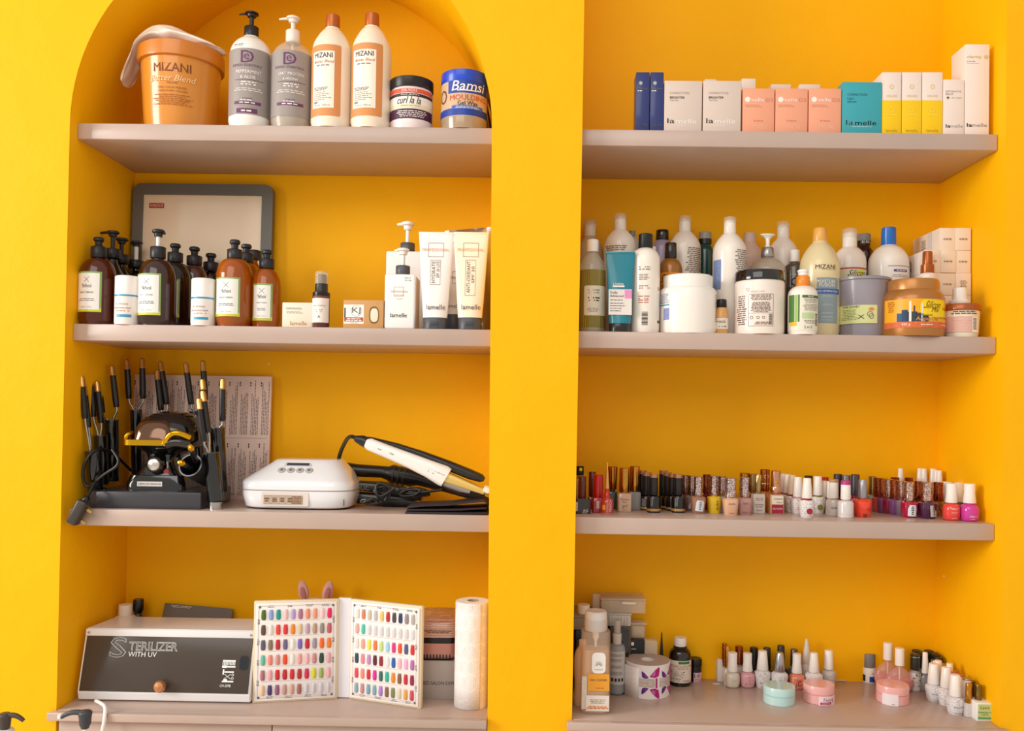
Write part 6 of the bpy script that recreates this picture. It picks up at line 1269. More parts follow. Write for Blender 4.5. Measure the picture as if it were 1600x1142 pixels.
k = P.k; patch('printed_label', t, 0, P.h(780), 17.5*k, 13*k, M('efe2cf', .5, var=0), y=-11*k, off=.0005); patch('label_band', t, 0, P.h(794), 17.5*k, 13*k, M('a8203c', .5, var=0), y=-11*k, off=.0006); text(t, 'Candy &', 1*k, P.h(778.5), 13*k, mat=INK, y=-11*k, off=.0009, shear=.3); text(t, 'Classic', 3*k, P.h(783.5), 9*k, mat=INK, y=-11*k, off=.0009, shear=.3); text(t, 'GEL POLISH', 0, P.h(793.5), 15*k, mat=WINK, y=-11*k, off=.0009, h=2.4*k)
lathe('cap_ring', [(7.9*k, P.h(770)), (8.2*k, P.h(769)), (8.2*k, P.h(761)), (7.7*k, P.h(760))], ROSEG, t, seg=24); text(t, 'o', 0, P.h(753), 7*k, mat=GOLD, r=7.4*k, off=.0012, name='cap_emblem', bold=.0003)
# white-capped doodle-print bottles
WG_ = 'doodle-print polishes with white caps'
def gl(px, base, ct, cb, c0, c1, bt, bw, lab, y=None, ex=None, body=DOO, cap='w', grp=WG_, zz=S3):
    return polish(zz, px, base, ct, cb, c0, c1, bt, bw, 'gel', body, cap, lab, y=y, group=grp, extra=ex)
gl(1224, 0, 740, 769, 6, 5, 770, 10.5, 'white-capped polish hindmost in the row beside the gold-framed one', y=.215, ex=dot('8a1c2c'))
gl(1230.5, 0, 741, 770, 6.5, 5.2, 771, 10.5, 'white-capped polish second from the back beside the gold-framed one', y=.17, ex=dot('8a1c2c'))
gl(1237.5, 0, 742, 772, 7, 5.4, 773, 11, 'white-capped polish with faint round emblem on its cap, mid-row', y=.125, ex=dot('9a2030'), cap='wy')
gl(1246.5, 0, 745, 776, 7.4, 5.6, 777, 11.5, 'white-capped pink-necked polish directly behind the red-dotted one', y=.085, ex=dot('e0a8a0'))
gl(1260.5, 809.5, 747, 778, 8, 6, 779, 12, 'frontmost doodle-print polish with a crimson dot', ex=dot('a81428'))
gl(1277.5, 0, 744, 773.5, 7.5, 6, 774, 11.5, 'doodle-print polish with olive neck and olive dot', y=.105, ex=dot('7a7c2c'))
polish(z, 1263, 0, 743, 772, 6, 6, 774, 8, 'round', '26382c', 'dk', 'dark green capped polish peeping between the white caps', y=.18)
polish(z, 1288, 0, 745, 773, 6, 6, 775, 9, 'round', 'c83a2c', 'red', 'red-topped polish behind the white caps', y=.185)
gl(1288.5, 0, 751, 776, 6, 5.5, 777, 9, 'white-capped polish with red neck behind the pale clear one', y=.13, ex=dot('c8402c'))
CLW = M('e6dad0', .12, tr=.25, coat=.6, var=.04)
P, t = polish(z, 1297.5, 0, 752, 778, 6, 5.6, 779, 9.5, 'round', CLW, 'w', 'pale polish tucked behind the clear one with beige cap top', y=.105)
P, t = polish(z, 1302, 806.5, 749, 778, 7.6, 7, 779, 10.8, 'round', CLW, 'w', 'pale clear polish with beige cap top and small black lettering', extra=words_('ELISSA', .5, '3a3a3a', 1.2)); k = P.k; lathe('cap_disc', [(7.1*k, P.h(753.5)), (7.1*k, P.h(749.2)), (6.4*k, P.h(748.6)), (0, P.h(748.6))], M('b89470', .4, var=0), t, seg=24); lathe('printed_band', [(10.2*k, P.h(803)), (10.6*k, P.h(801))], BLACK, t, seg=24)
P, t = polish(z, 1321, 809.5, 751.5, 780, 7.6, 7.2, 781, 12, 'round', M('ece2de', .12, tr=.15, coat=.6, var=.03), 'w', 'pearly white polish with magenta cap top'); k = P.k; lathe('cap_disc', [(7.5*k, P.h(757)), (7.4*k, P.h(751.8)), (6.6*k, P.h(750.8)), (0, P.h(750.8))], M('b82c84', .4, var=0), t, seg=24); lathe('printed_band', [(11.5*k, P.h(804)), (12.1*k, P.h(802.5))], BLACK, t, seg=24)
PG_ = 'polishes with pewter caps'
polish(z, 1309, 0, 740.5, 772, 7, 6.5, 774, 10, 'round', '7a1830', 'pewt', 'pewter-capped polish behind and between the beige and magenta cap tops', y=.19, group=PG_)
polish(z, 1322, 0, 742, 772, 6.4, 6, 774, 9, 'round', '8a2040', 'grey', 'grey-capped polish directly behind the magenta-topped one', y=.15, group=PG_)
polish(z, 1336, 0, 741, 774, 7, 6.5, 776, 10.5, 'round', '9c1838', 'pewt', 'crimson polish with pewter cap behind the coral-orange one', y=.13, group=PG_)
P, t = polish(z, 1347.5, 809, 749, 778, 7.4, 6, 779, 13.5, 'gel', 'f2472a', M('a3a1a8', .3, metal=.6, var=0), 'vivid coral-orange nail polish with brushed silver cap', extra=lambda P, t, r, H, k: (text(t, 'OPI', 6*k, H*.45, 7*k, mat=M('a02818', .5, var=0), r=r*1.08, off=.0012), lathe('thick_base', [(r*.81, 0), (r*.875, .002), (r*.93, H*.2)], M('9c4434', .1, tr=.4, coat=.6, var=0), t, seg=28)))
# copper glitter row running back from the middle
RG = 'polishes with copper glitter caps'
hg(1363, 0, 744, 771.5, 6.5, 773, 9, '9a958a', 'kh', 'grey polish with pewter-gold cap, hindmost in the copper-capped row', y=.21, grp=RG)
for px, y, col, cap, ct, lab in ((1372.5, .185, 'c04438', 'cop', 746.5, 'coral polish with copper glitter cap, hindmost coloured one in the row'), (1380.5, .16, '6a3a64', 'cop', 747.5, 'purple polish with copper glitter cap, between coral and crimson'), (1389, .135, '8a1230', 'rose', 748.5, 'crimson polish with copper glitter cap mid-row'), (1398, .11, '8a4f8c', 'cop', 750, 'violet polish with copper glitter cap'), (1409, .085, '9a86a0', 'rose', 751.5, 'pale violet polish with copper glitter cap behind the stickered crimson one')):
    hg(px, 0, ct, ct+28.5, 7.6, ct+29.5, 10.5, col, cap, lab, y=y, grp=RG)
hg(1420.5, 809.5, 753, 782.5, 8.2, 783.5, 11.8, 'b0103a', 'rose', 'crimson polish with copper glitter cap and white price sticker', ex=sticker(0, .58, .7, .04), grp=RG)
hg(1398, 0, 745.5, 773, 7, 775, 10, '5a2030', 'cop', 'polish with dark copper cap top in the back row', y=.225, grp=RG); hg(1420, 0, 746, 773, 7, 775, 10, '6a2438', 'cop', 'second polish with dark copper cap top in the back row', y=.225, grp=RG)
hg(1436, 0, 751.5, 781, 7.6, 782, 11, '5a1836', 'cop', 'dark wine polish with copper glitter cap behind the plum ones', y=.10, grp=RG)
hg(1448.5, 811, 753, 782.5, 9, 783.5, 12.8, '4a1c3e', 'rose', 'dark plum polish with copper glitter cap and grey price sticker', ex=sticker(5, .5, .68, -.06, 'c4bcb8'), grp=RG)
hg(1466, 0, 753, 782, 7.8, 783, 10.5, M('a8854a', .25, metal=.6, kind='glitter', scale=600), 'cop', 'gold glitter polish with copper glitter cap', y=.082, grp=RG)
# bulb-shaped bottles with waisted white caps
P, t = polish(z, 1486, 814, 755, 785, 9, 7.8, 786, 12, 'bulb', 'e8453c', 'w', 'coral red bulb-shaped polish with waisted white cap', extra=words_('ORLY', .7, 'f8dcd8', 1.4, 'BREATHABLE', .005)); lathe('thick_base', [(8.4*P.k, 0), (10.5*P.k, 2*P.k)], M('a03a34', .1, tr=.4, coat=.6, var=0), t, seg=24)
P, t = polish(z, 1514.5, 815.5, 755.5, 785.5, 9.8, 8.4, 787, 13, 'bulb', 'd03a9c', 'w', 'magenta bulb-shaped polish with waisted white cap at the wall end', extra=words_('ORLY', .3, 'f8d8ec', .9)); lathe('thick_base', [(9.2*P.k, 0), (12.2*P.k, 3*P.k)], M('4a1450', .1, tr=.3, coat=.6, var=0), t, seg=24)
polish(z, 1499, 0, 753.5, 784, 9, 8, 785, 11.5, 'bulb', '8a5a5c', 'wy', 'brown-pink bulb polish with cream cap between the coral and magenta ones', y=.098)
polish(z, 1521, 0, 754.5, 784, 9, 8, 786, 11.5, 'bulb', '2a1c26', 'wy', 'black-plum bulb polish with cream cap behind the magenta one', y=.112)
polish(z, 1479, 0, 752.5, 783, 8.4, 7.6, 785, 10.5, 'bulb', '6a3040', 'w', 'white waisted cap polish behind the gold glitter and coral ones', y=.125)
# back row with tall tapered white caps
for i, (px, ct, y) in enumerate(((1407, 731.5, .285), (1437, 731.5, .285), (1443.5, 732, .262), (1456.5, 732, .29), (1462, 732.5, .268), (1469, 734, .24), (1475, 732.5, .275), (1482, 734, .25), (1488, 734.5, .275), (1495, 735, .215))):
    nm = ('standing alone behind the copper caps', 'first of a pair behind the plum one', 'second of a pair behind the plum one', 'first of the dense cluster in the back corner', 'second of the cluster in the back corner', 'third of the cluster in the back corner', 'fourth of the cluster in the back corner', 'fifth of the cluster in the back corner', 'sixth of the cluster in the back corner', 'last of the back-corner cluster, beside the wall')[i]
    px_ = min(px, pxof(NR-.018, min(.309, .19+(y-.085)*.65), S3+.04))
    polish(z, px_, 0, ct, 762, 5.2, 3.6, 766, 8.2, 'round', ('d8c8bc', 'c9b0a8', 'b89090')[i % 3], 'w', 'tall thin white cap, '+nm, y=y, group='back row polishes with tall white caps')

# ================================================================== counter of the square niche
z = CT
def cyl(P, name, prof, mat, par, **kw): return lathe(name, P.pr(prof), mat, par, **kw)
# nail cleaner bottle
P = foot(929, 1117, z, 20); K = P.k; t = P.thing('cleaner_bottle', 'tall clear nail cleaner bottle with push pump and orange label at the counter front', 'bottle'); h = P.h
loft('body', [(0, 0, 0, 22.5*K, 18*K, 3.6), (0, 0, .002, 23.5*K, 19*K, 3.6), (0, 0, h(985), 22.5*K, 18*K, 3.6), (0, 0, h(983.5), 21*K, 17*K, 3.4)], M('f3d2b4', .06, coat=.6, var=0, kind='clear', alpha=.3), t, n=44)
loft('liquid', [(0, 0, .005, 21.5*K, 17*K, 3.6), (0, 0, h(1012), 20.6*K, 16.4*K, 3.6)], M('f6d0a8', .1, coat=.3, var=0, alpha=.5), t, n=36)
lathe('collar', [(17.5*K, h(983.5)), (18*K, h(982)), (18*K, h(967)), (17.5*K, h(966.5))], M('ebe3dc', .2, tr=.35, coat=.3, var=0), t, seg=40, flute=.012); lathe('pump_head', [(17.3*K, h(966.5)), (17.6*K, h(964)), (17.2*K, h(956)), (15*K, h(953.5)), (4*K, h(954.5)), (0, h(954.5))], M('f2ebe6', .2, tr=.25, coat=.4, var=0), t, seg=40)
lathe('dip_pump', [(2*K, h(1010)), (2.2*K, h(1000)), (4.8*K, h(996)), (5.5*K, h(984))], M('f2ece6', .3, var=0), t, seg=16)
yf = -19.4*K
OR = M('e8a030', .4, var=.03)
patch('label_top', t, 4*K, h(1030), 21*K, 32*K, M('f0ebe6', .4, var=0), y=yf, off=.0004, rad=.010); patch('printed_label', t, 4*K, h(1060), 33*K, 26*K, OR, y=yf, off=.0006); patch('label_lower', t, 3*K, h(1092), 35*K, 24*K, M('eaded2', .4, var=.02), y=yf, off=.0005); patch('label_side', t, -17.5*K, h(1076), 8*K, 50*K, M('cfc4b8', .4, var=.2, scale=140), y=yf, off=.0003)
for i in range(8):
    a = PI*i/7; tube('printed_leaf', [(4*K+2*K*math.cos(a), yf-.0008, h(1034)+1.5*K*math.sin(a)), (4*K+6*K*math.cos(a), yf-.0008, h(1034)+7*K*math.sin(a))], .0004, INK, t, seg=4)
text(t, 'MORNING FRESH'[:13] if False else 'HERB', 4*K, h(1040), 12*K, mat=GINK, y=yf, off=.0008, h=2*K)
text(t, 'NAIL CLEANER', 4*K, h(1056), 26*K, mat=M('5a3a10', .5, var=0), y=yf, off=.0009, h=3.6*K); micro(t, 6*K, h(1068.5), 18*K, 2*K, 1, M('8a5a20', .5, var=0), y=yf, off=.0009)
micro(t, 3*K, h(1089), 30*K, 7*K, 3, INK, y=yf, off=.0009, fill=.3); micro(t, 3*K, h(1098.5), 34*K, 4.5*K, 2, M('e07a30', .5, var=0), y=yf, off=.0009, fill=.7)
P = foot(909, 1104, z, 12); K = P.k; h = P.h; t = P.thing('bottle', 'cream rounded bottle behind the nail cleaner, beside the pillar', 'bottle')
cyl(P, 'body', rounded([(10, 1112), (14, 1098), (11, 1070), (13.5, 1045), (13, 1020), (5, 1008)], 2), M('e9cfae', .35, coat=.3, var=.02), t); cyl(P, 'cap', [(5.5, 1009), (5.5, 1000), (5, 999)], CREAM, t)
# back corner pile of storage boxes
CLR = M('efe0c8', .12, coat=.5, var=.0, kind='clear', alpha=.42); TLB = M('2c3f4e', .4, var=.05)
def crate(px0, px1, top, bot, y, d, mat, label, name='storage_box', z_on=None, lid=True, bev=.003, cat='box', group='storage boxes in the shaded corner'):
    px = (px0+px1)/2; zb_ = CT
    if z_on is not None: zb_ = z_on
    P = Spot(px, top, y, zb_); t = P.thing(name, label, cat, group); w_ = (px1-px0)*P.k; H = P.h(top)
    box('body', w_, d, H*(.86 if lid else 1), mat, t, (0, d/2, 0), bev=bev)
    if lid: box('lid', w_+.004, d+.004, H*.14, mat, t, (0, d/2, H*.86), bev=.0015)
    return P, t, zb_+H
P, t, ztop = crate(901, 950, 985, None, .20, .11, TLB, 'dark blue storage box in the corner behind the nail cleaner', z_on=CT)
P, t, zt2_ = crate(896, 950, 962, 0, .20, .11, M('b8aa9a', .3, tr=.4, var=.04), 'greyish see-through box on the dark blue storage box', z_on=ztop+.0005)
for px, a, b, y, lab in ((912, 944, 962, .205, 'small white screw cap jar on the see-through box'), (918, 951, 962.5, .0, '')):
    if not lab: continue
    P = Spot(px, a, y+.02, zt2_+.0005); t = P.thing('small_jar', lab, 'jar'); H = max(.02, P.h(a)); lathe('body', [(.015, 0), (.0155, H*.4), (.015, H*.45)], CREAM, t, seg=24); lathe('lid', [(.016, H*.42), (.016, H), (0, H)], M('ece0d0', .4, var=0), t, seg=28)
crate(926, 938, 929, 0, .27, .03, CLR, 'slim clear upright case at the very back of the corner', name='clear_case', z_on=zt2_+.0005, lid=False)
# ribbed white box with flat clear case on top
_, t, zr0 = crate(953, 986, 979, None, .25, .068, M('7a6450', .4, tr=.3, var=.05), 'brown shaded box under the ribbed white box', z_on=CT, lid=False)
P, t, zr = crate(948, 986, 958, 0, .25, .068, M('c9bfb4', .4, var=.03), 'ribbed white plastic box under the long clear case', z_on=zr0+.0004)
for i in range(7): box('rib', .0012, .002, P.h(964), M('b8ada2', .4, var=0), t, ((-14+i*4.6)*P.k, -.001, .001), bev=0)
P, t, _z = crate(940, 1009, 935, 0, .245, .075, CLR, 'long flat clear divided case lying across the ribbed box', name='clear_case', z_on=zr+.0004, lid=True)
for i in range(3): box('divider', .0012, .07, P.h(941), CLR, t, ((-20+i*18)*P.k, .037, .001), bev=0)
box('white_content', 22*P.k, .004, 4*P.k, M('e8d8c4', .5, var=.05), t, (8*P.k, -.003, P.h(944)), bev=.001)
P, t, zq = crate(985, 1010, 999, None, .277, .045, CLR, 'clear box of small parts behind the black cartons', z_on=CT, lid=False)
crate(985, 1009, 973, 0, .277, .045, CLR, 'rounded clear box on top of the clear parts box', z_on=zq+.0004, lid=True, bev=.008)
crate(965, 983, 984, None, .222, .02, M('0f0e0e', .15, coat=.6, var=0), 'glossy black upright case beside the grey spray bottle', name='black_case', z_on=CT, lid=False, bev=.002)
P, t, _z = crate(984, 1007, 1000, None, .254, .02, M('171412', .35, var=.03), 'black carton with tiny white mark behind the sticker roll', name='carton', z_on=CT, lid=False, bev=.001); patch('printed_mark', t, -7*P.k, P.h(1006), 4*P.k, 5*P.k, WINK, off=.0005); micro(t, -5*P.k, P.h(1014), 12*P.k, 2*P.k, 1, WINK, off=.0005)
P, t, _z = crate(1007.5, 1028, 1001, None, .258, .03, CLR, 'small clear box with a white paper roll inside, behind the sticker roll', name='clear_case', z_on=CT, lid=False)
P = Spot(1034, 990, .275, CT); t = P.thing('triangle_holder', 'thin black triangular stand behind the brown bottle', 'stand'); H = P.h(988); w_ = 5*P.k
raw('frame', [(-w_, -.01, 0), (w_, -.01, 0), (0, -.01, H), (-w_, .01, 0), (w_, .01, 0), (0, .01, H)], [(0, 1, 2), (5, 4, 3), (0, 3, 4, 1), (1, 4, 5, 2), (2, 5, 3, 0)], M('1c1512', .4, var=0), t)
# grey spray bottle
P = foot(963, 1088, z, 12); P.z0 = CT; K = P.k; t = P.thing('grey_bottle', 'grey bottle with printed white wrap label beside the nail cleaner', 'bottle'); h = P.h
cyl(P, 'body', [(8, None), (12, 1080), (12.5, 1012), (11, 1007), (7, 1005)], M('8f918f', .35, coat=.2, var=.03), t); cyl(P, 'printed_label', [(12.75, 1066), (12.75, 1015)], M('bdb9b2', .5, var=.02), t)
for a in (1018, 1026, 1036, 1046): P.micro(t, -11, 8, a, a+5, 3, r=12.9*K, seed=a)
for i in range(4): P.patch('printed_icon', t, -9+i*5, -6+i*5, 1056, 1061, INK, r=12.8*K, off=.0006)
cyl(P, 'collar', [(6.8, 1006), (7, 990), (6.5, 989)], M('c6bdb4', .4, var=0), t, seg=24, flute=.03); cyl(P, 'spray_head', [(4, 990), (5.6, 987), (5.4, 969), (4, 968)], M('cfc6bc', .25, tr=.3, var=0), t, seg=20)
# roll of nail forms with purple butterflies
P = foot(1011, 1093, z, 35); P.z0 = CT; K = P.k; t = P.thing('sticker_roll', 'roll of nail form stickers with purple and magenta butterflies', 'sticker roll'); h = P.h; rr = 35*K; H = h(1030)
PAP = M('eae0dc', .55, var=.02)
lathe('roll', [(rr*.98, 0), (rr, .001), (rr, H-.001), (rr*.985, H), (rr*.5, H-.0005), (rr*.3, H), (rr*.28, H-.02), (0, H-.02)], PAP, t, seg=64)
lathe('roll_side', [(rr*.97, H+.0002), (rr*.31, H+.0004)], M('b9a79c', .7, var=.12, scale=60), t, seg=48, ring=True)
n = 18; vs, fs = [], []
for i in range(n+1):
    f = i/n
    if f < .6: a = -1.57+.0+f/.6*1.2; x_, y_ = (rr+.001)*math.sin(a), -(rr+.001)*math.cos(a)
    x_, y_ = -rr*1.06+(rr*.62)*f, -rr*.35-.022*math.sin(f*2.2)-.012*f
    vs += [(x_, y_, 0 if f < .9 else 0), (x_, y_, H*(.93))]
for i in range(n): fs.append((2*i, 2*i+2, 2*i+3, 2*i+1))
o = raw('loose_tail', vs, fs, PAP, t, True); m_ = o.modifiers.new('s', 'SOLIDIFY'); m_.thickness = .0006
MG, VI, LV = M('b01070', .4, var=.15, scale=90), M('4a1e8a', .4, var=.1, scale=90), M('c060b0', .4, var=.1)
def wing(u, zc, su, sz, mat, nm):
    pts = [(0, 0), (.25, .35), (.6, .75), (.95, 1.), (1., .7), (.95, .35), (.9, .05), (.5, -.12)]; vs = [wrapv(u+a*su, zc+b*sz, rr, .0009) for a, b in pts]
    c = wrapv(u+.6*su, zc+.4*sz, rr, .0011); vs.append(c); raw(nm, vs, [(i, (i+1) % 8, 8) if su*sz > 0 else ((i+1) % 8, i, 8) for i in range(8)], mat, t, False)
for u0 in (-.006, .047):
    zc = H*.49
    for sz_ in (1, -1):
        wing(u0+.004, zc+sz_*.016, .026, sz_*.024, MG, 'printed_wing'); wing(u0+.002, zc+sz_*.013, -.018, sz_*.016, VI, 'printed_wing'); wing(u0+.008, zc+sz_*.019, .014, sz_*.013, LV, 'printed_wing'); wing(u0-.002, zc+sz_*.015, -.010, sz_*.010, MG, 'printed_wing')
    patch('printed_band', t, u0-.002, zc, .042, .022, M('c9b8ae', .5, var=0), r=rr, off=.0006); patch('cut_line', t, u0-.008, zc, .022, .0008, GINK, r=rr, off=.0009)
    lathe('cut_oval', [(.0085, 0), (.0091, 0)], GINK, t, seg=24, rot=Matrix.Rotation(u0/rr, 3, 'Z') @ Matrix.Rotation(PI/2, 3, 'X'), c=tuple(wrapv(u0+.006, zc, rr, .0012)), ring=True)
    patch('body_stripe', t, u0+.022, zc, .004, .026, MG, r=rr, off=.0011, rad=.0019)
# brown bottle and dark jar
P = foot(1062, 1073, z, 16); P.z0 = CT; K = P.k; t = P.thing('brown_bottle', 'black-brown peroxide bottle with white cap and pale printed label', 'bottle'); h = P.h
q = P.pr([(15.5, None), (17, 1072), (17, 1024), (16, 1016), (9.5, 1010), (9.5, 1008)]); lathe('body', q[:2]+rounded(q[2:], 2), M('17100c', .15, coat=.6, var=0), t, seg=36); cyl(P, 'cap', [(9.3, 1009), (9.8, 1008), (9.6, 997), (8.8, 995.5)], M('efe6dd', .4, var=0), t, seg=28, flute=.03); cyl(P, 'neck_ring', [(9, 1011), (10.6, 1010), (10.6, 1008.5), (9, 1008)], BLACK, t, seg=24)
r = 17*K; P.patch('printed_label', t, -16, 16.6, 1028, 1062, M('e3d6c6', .5, var=.03), r=r, off=.0004); P.patch('label_band', t, -5, 12, 1029, 1033, M('2f7a3c', .5, var=0), r=r, off=.0006)
P.text(t, 'HYDROGEN PER', 0, 1036.5, 31, r=r, mat=M('a84a3c', .5, var=0), h=3.4); P.text(t, 'OXIDE 3%', 2, 1040.5, 16, r=r, mat=M('a84a3c', .5, var=0)); P.micro(t, -15, 8, 1044, 1060, 6, r=r, mat=TPR, align=1); P.text(t, '100ml', 9, 1059, 9, r=r, mat=M('a84a3c', .5, var=0))
P = foot(1086, 1066, z, 9); P.z0 = CT; K = P.k; t = P.thing('jar', 'small dark jar marked 14 beside the brown bottle', 'jar')
cyl(P, 'body', [(9.5, None), (10, 1065), (10, 1038)], M('241512', .25, coat=.4, var=0), t); cyl(P, 'lid', [(10.2, 1039), (10.4, 1038), (10.2, 1030), (9.4, 1028), (0, 1028)], M('1c1412', .3, var=0), t)
P.patch('printed_label', t, -4, 9, 1048, 1064, M('d8b4b8', .5, var=.02), r=10*K, off=.0006); P.text(t, '14', 1, 1053, 8, r=10*K, mat=M('7a2034', .5, var=0), off=.001, h=6); P.micro(t, -3, 8, 1057.5, 1063, 3, r=10*K, off=.001, mat=M('9a4a50', .5, var=0))
# scrap of paper
P = foot(1120, 1069, z); o = raw('paper_scrap', [(-.011, -.002, .0004), (.004, -.004, .0006), (.011, .002, .0022), (-.002, .008, .0012), (-.009, .006, .0008)], [(0, 1, 2, 3, 4)], M('eadcc4', .7, var=0), loc=P.loc); m_ = o.modifiers.new('s', 'SOLIDIFY'); m_.thickness = .0003; tag(o, 'tiny scrap of cream paper before the slim white box on the counter', 'paper')
# cluster of polishes in the middle
CG = 'polishes in the middle cluster of the counter'
def cp(px, base, ct, cb, c0, c1, bt, bw, style, col, cap, lab, y=None, ex=None, grp=CG):
    if y is not None and px < 1320: y = .257+(y-.165)*.65
    return polish(CT, px, base, ct, cb, c0, c1, bt, bw, style, col, cap, lab, y=y, group=grp, extra=ex)
P = foot(1125, 1065, z); P.z0 = CT; t = P.thing('slim_box', 'slim white box with two gold-capped sticks of polish beside it', 'box'); K = P.k; box('body', 8*K, .05, P.h(1036), M('efe6dc', .5, var=.02), t, (0, .025, 0), bev=.0006); box('flap', 7*K, .016, P.h(1031)-P.h(1036), M('f4ece2', .5, var=0), t, (0, .01, P.h(1036)-.0002), bev=.0004)
cp(1131.5, 0, 1005, 1040, 3.6, 3.6, 1042, 5, 'sq', 'ece2d8', COPG, 'tall gold-glitter capped slim polish behind the slim white box', y=.245)
cp(1136.5, 0, 1010, 1042, 4.4, 4.4, 1044, 5.5, 'sq', 'efe6de', GOLDS, 'gold-capped slim white polish behind the cream-white one', y=.20)
wl = lambda s_, c='6a625c': words_(s_, .5, c, 1.2)
cp(1144, 1076, 1019, 1048, 8.4, 7.2, 1049, 11, 'bulb', M('e9dccb', .15, tr=.2, coat=.6, var=.02), 'w', 'cream-white polish with waisted white cap, first of the front cluster', ex=wl('ICON', 'b0a498'))
cp(1167.5, 1076, 1020, 1048, 8, 6.8, 1049, 11, 'bulb', 'd99ea4', 'w', 'pink polish with printed side text and waisted white cap', ex=lambda P, t, r, H, k: (text(t, 'ORLY', -5*k, H*.5, H*.55, mat=INK, r=r*1.06, off=.001, vert=True, h=4*k), micro(t, 4*k, H*.5, 10*k, H*.55, 6, M('b07078', .5, var=0), r=r*1.06, off=.001)))
cp(1154.5, 0, 1009, 1037, 6.6, 6, 1040, 9, 'hg', 'c9bfc0', COPG, 'glitter-copper capped polish behind the two bulb-shaped ones', y=.225)
cp(1177.5, 0, 1011, 1044, 6.4, 6, 1046, 9.5, 'round', '161414', 'bk', 'black polish with black cap behind the pink one', y=.225)
cp(1198, 0, 1011.5, 1044, 6, 5.4, 1046, 9, 'round', '161414', 'bk', 'black polish behind and between the two doodle-print ones', y=.225)
cp(1220, 0, 1008, 1040, 5.6, 5.4, 1042, 10, 'round', '1c1a1a', 'bk', 'black-capped polish behind the silver-capped one', y=.225)
cp(1240.5, 0, 1014, 1040, 5.8, 5.4, 1042, 9, 'round', '6a7078', 'pewt', 'pewter-capped polish behind the salmon one', y=.225)
cp(1191, 1077, 1016.5, 1045.5, 9, 6.4, 1046, 12.5, 'gel', DOOW, 'w', 'doodle-print white polish with red lettering, behind the mint jar edge', ex=words_('STRUCTURE', .36, 'c02c2c', 1.3))
cp(1218, 0, 1019, 1048, 8.6, 5.6, 1049, 13, 'gel', DOO, 'silver', 'doodle-print polish with tapered silver cap behind the mint jar', y=.165)
cp(1244.5, 1079, 1021, 1050.5, 8, 6.4, 1051.5, 11.8, 'bulb', 'e08468', 'w', 'salmon polish with waisted white cap between the two pastel jars', ex=words_('ICON', .62, '8a3a28', 1.1, 'JD'))
P = Spot(1260, 1030, .303, CT); t = P.thing('glue_bottle', 'white nail glue bottle with pointed nozzle cap behind the pink jar', 'bottle', None)
cyl(P, 'body', [(8, None), (8.2, 1070), (8.2, 1040), (6.5, 1036)], M('e9ddd2', .3, coat=.3, var=0), t); cyl(P, 'cap', [(7, 1036), (7, 1034), (4.4, 1010), (3.6, 1009), (2, 998), (0, 997)], M('efe4d8', .3, tr=.2, coat=.3, var=0), t, seg=20); P.micro(t, -5, 5, 1044, 1060, 5, r=8.2*P.k)
cp(1271.5, 0, 1019.5, 1049, 8, 5.6, 1050, 13.5, 'gel', DOO, 'w', 'doodle-print polish with white cap directly behind the pink jar', y=.165)
cp(1294.5, 0, 1015.5, 1044.5, 7.6, 5.8, 1045.5, 11.5, 'gel', M('c8bcae', .3, kind='doodle', scale=210), 'w', 'beige-tinted doodle-print polish with white cap, last of the cluster', y=.19)
P = foot(1314, 1064, z, 6); o = raw('foil_wrap', [(-.02, -.012, .001), (.006, -.014, .001), (.03, -.002, .006), (.034, .006, .009), (.012, .012, .013), (-.014, .010, .010), (0, 0, .014)], [(0, 1, 6), (1, 2, 6), (2, 3, 6), (3, 4, 6), (4, 5, 6), (5, 0, 6)], M('d8c4b0', .45, metal=.2, var=.1), loc=(P.loc[0], P.y, CT)); m_ = o.modifiers.new('s', 'SOLIDIFY'); m_.thickness = .0006; tag(o, 'crumpled pale wrapper lying behind the pink jar on the counter', 'wrapper')
# pastel jars
def jar2(px, base, top, mid, w, col, lab, ex=None, grp='pastel gel jars'):
    P = foot(px, base, CT, w); P.z0 = CT; t = P.thing('gel_jar', lab, 'jar', grp); k = P.k; H, Hm = P.h(top)*1.0, P.h(mid)
    H = at(px, top, P.y-w*k*.9).z-CT if False else H
    lathe('body', [(w*k*.97, 0), (w*k, .001), (w*k, Hm-.001), (w*k*.95, Hm)], M(col, .3, coat=.3, var=.01), t, seg=52); lathe('lid', [(w*k*.95, Hm), (w*k, Hm+.0012), (w*k, H-.002), (w*k*.97, H), (0, H)], M(col, .28, coat=.35, var=.01), t, seg=52)
    if ex: ex(P, t, w*k, Hm, k)
    return P, t
jar2(1217, 1104.5, 1070, 1083, 24, 'bfe0dc', 'mint green flat-lidded gel jar on the counter')
def pl(P, t, r, Hm, k):
    patch('printed_label', t, 8*k, Hm*.42, 31*k, 15*k, M('f2dce2', .45, var=.02), r=r, off=.0005); text(t, 'Tanya', 6*k, Hm*.55, 15*k, mat=M('8a6a90', .5, var=0), r=r, off=.001, shear=.3, h=6*k); patch('label_band', t, 4*k, Hm*.2, 18*k, 3.6*k, M('c02064', .5, var=0), r=r, off=.0009, rad=.001); text(t, 'BUILDER GEL', 4*k, Hm*.2, 13*k, mat=WINK, r=r, off=.0013); text(t, 'X', 16*k, Hm*.5, 4*k, mat=M('7a2040', .5, var=0), r=r, off=.001, h=7*k, name='printed_figure')
jar2(1279, 1102, 1067, 1080, 23.5, 'efb0aa', 'pink gel jar with white and magenta label', ex=pl)
def ps(P, t, r, Hm, k):
    patch('paper_sticker', t, -13*k, Hm*.5, 24*k, 20*k, M('efe4e6', .5, var=.03), r=r, off=.0007); micro(t, -8*k, Hm*.15, 6*k, 1.5*k, 1, INK, r=r, off=.001)
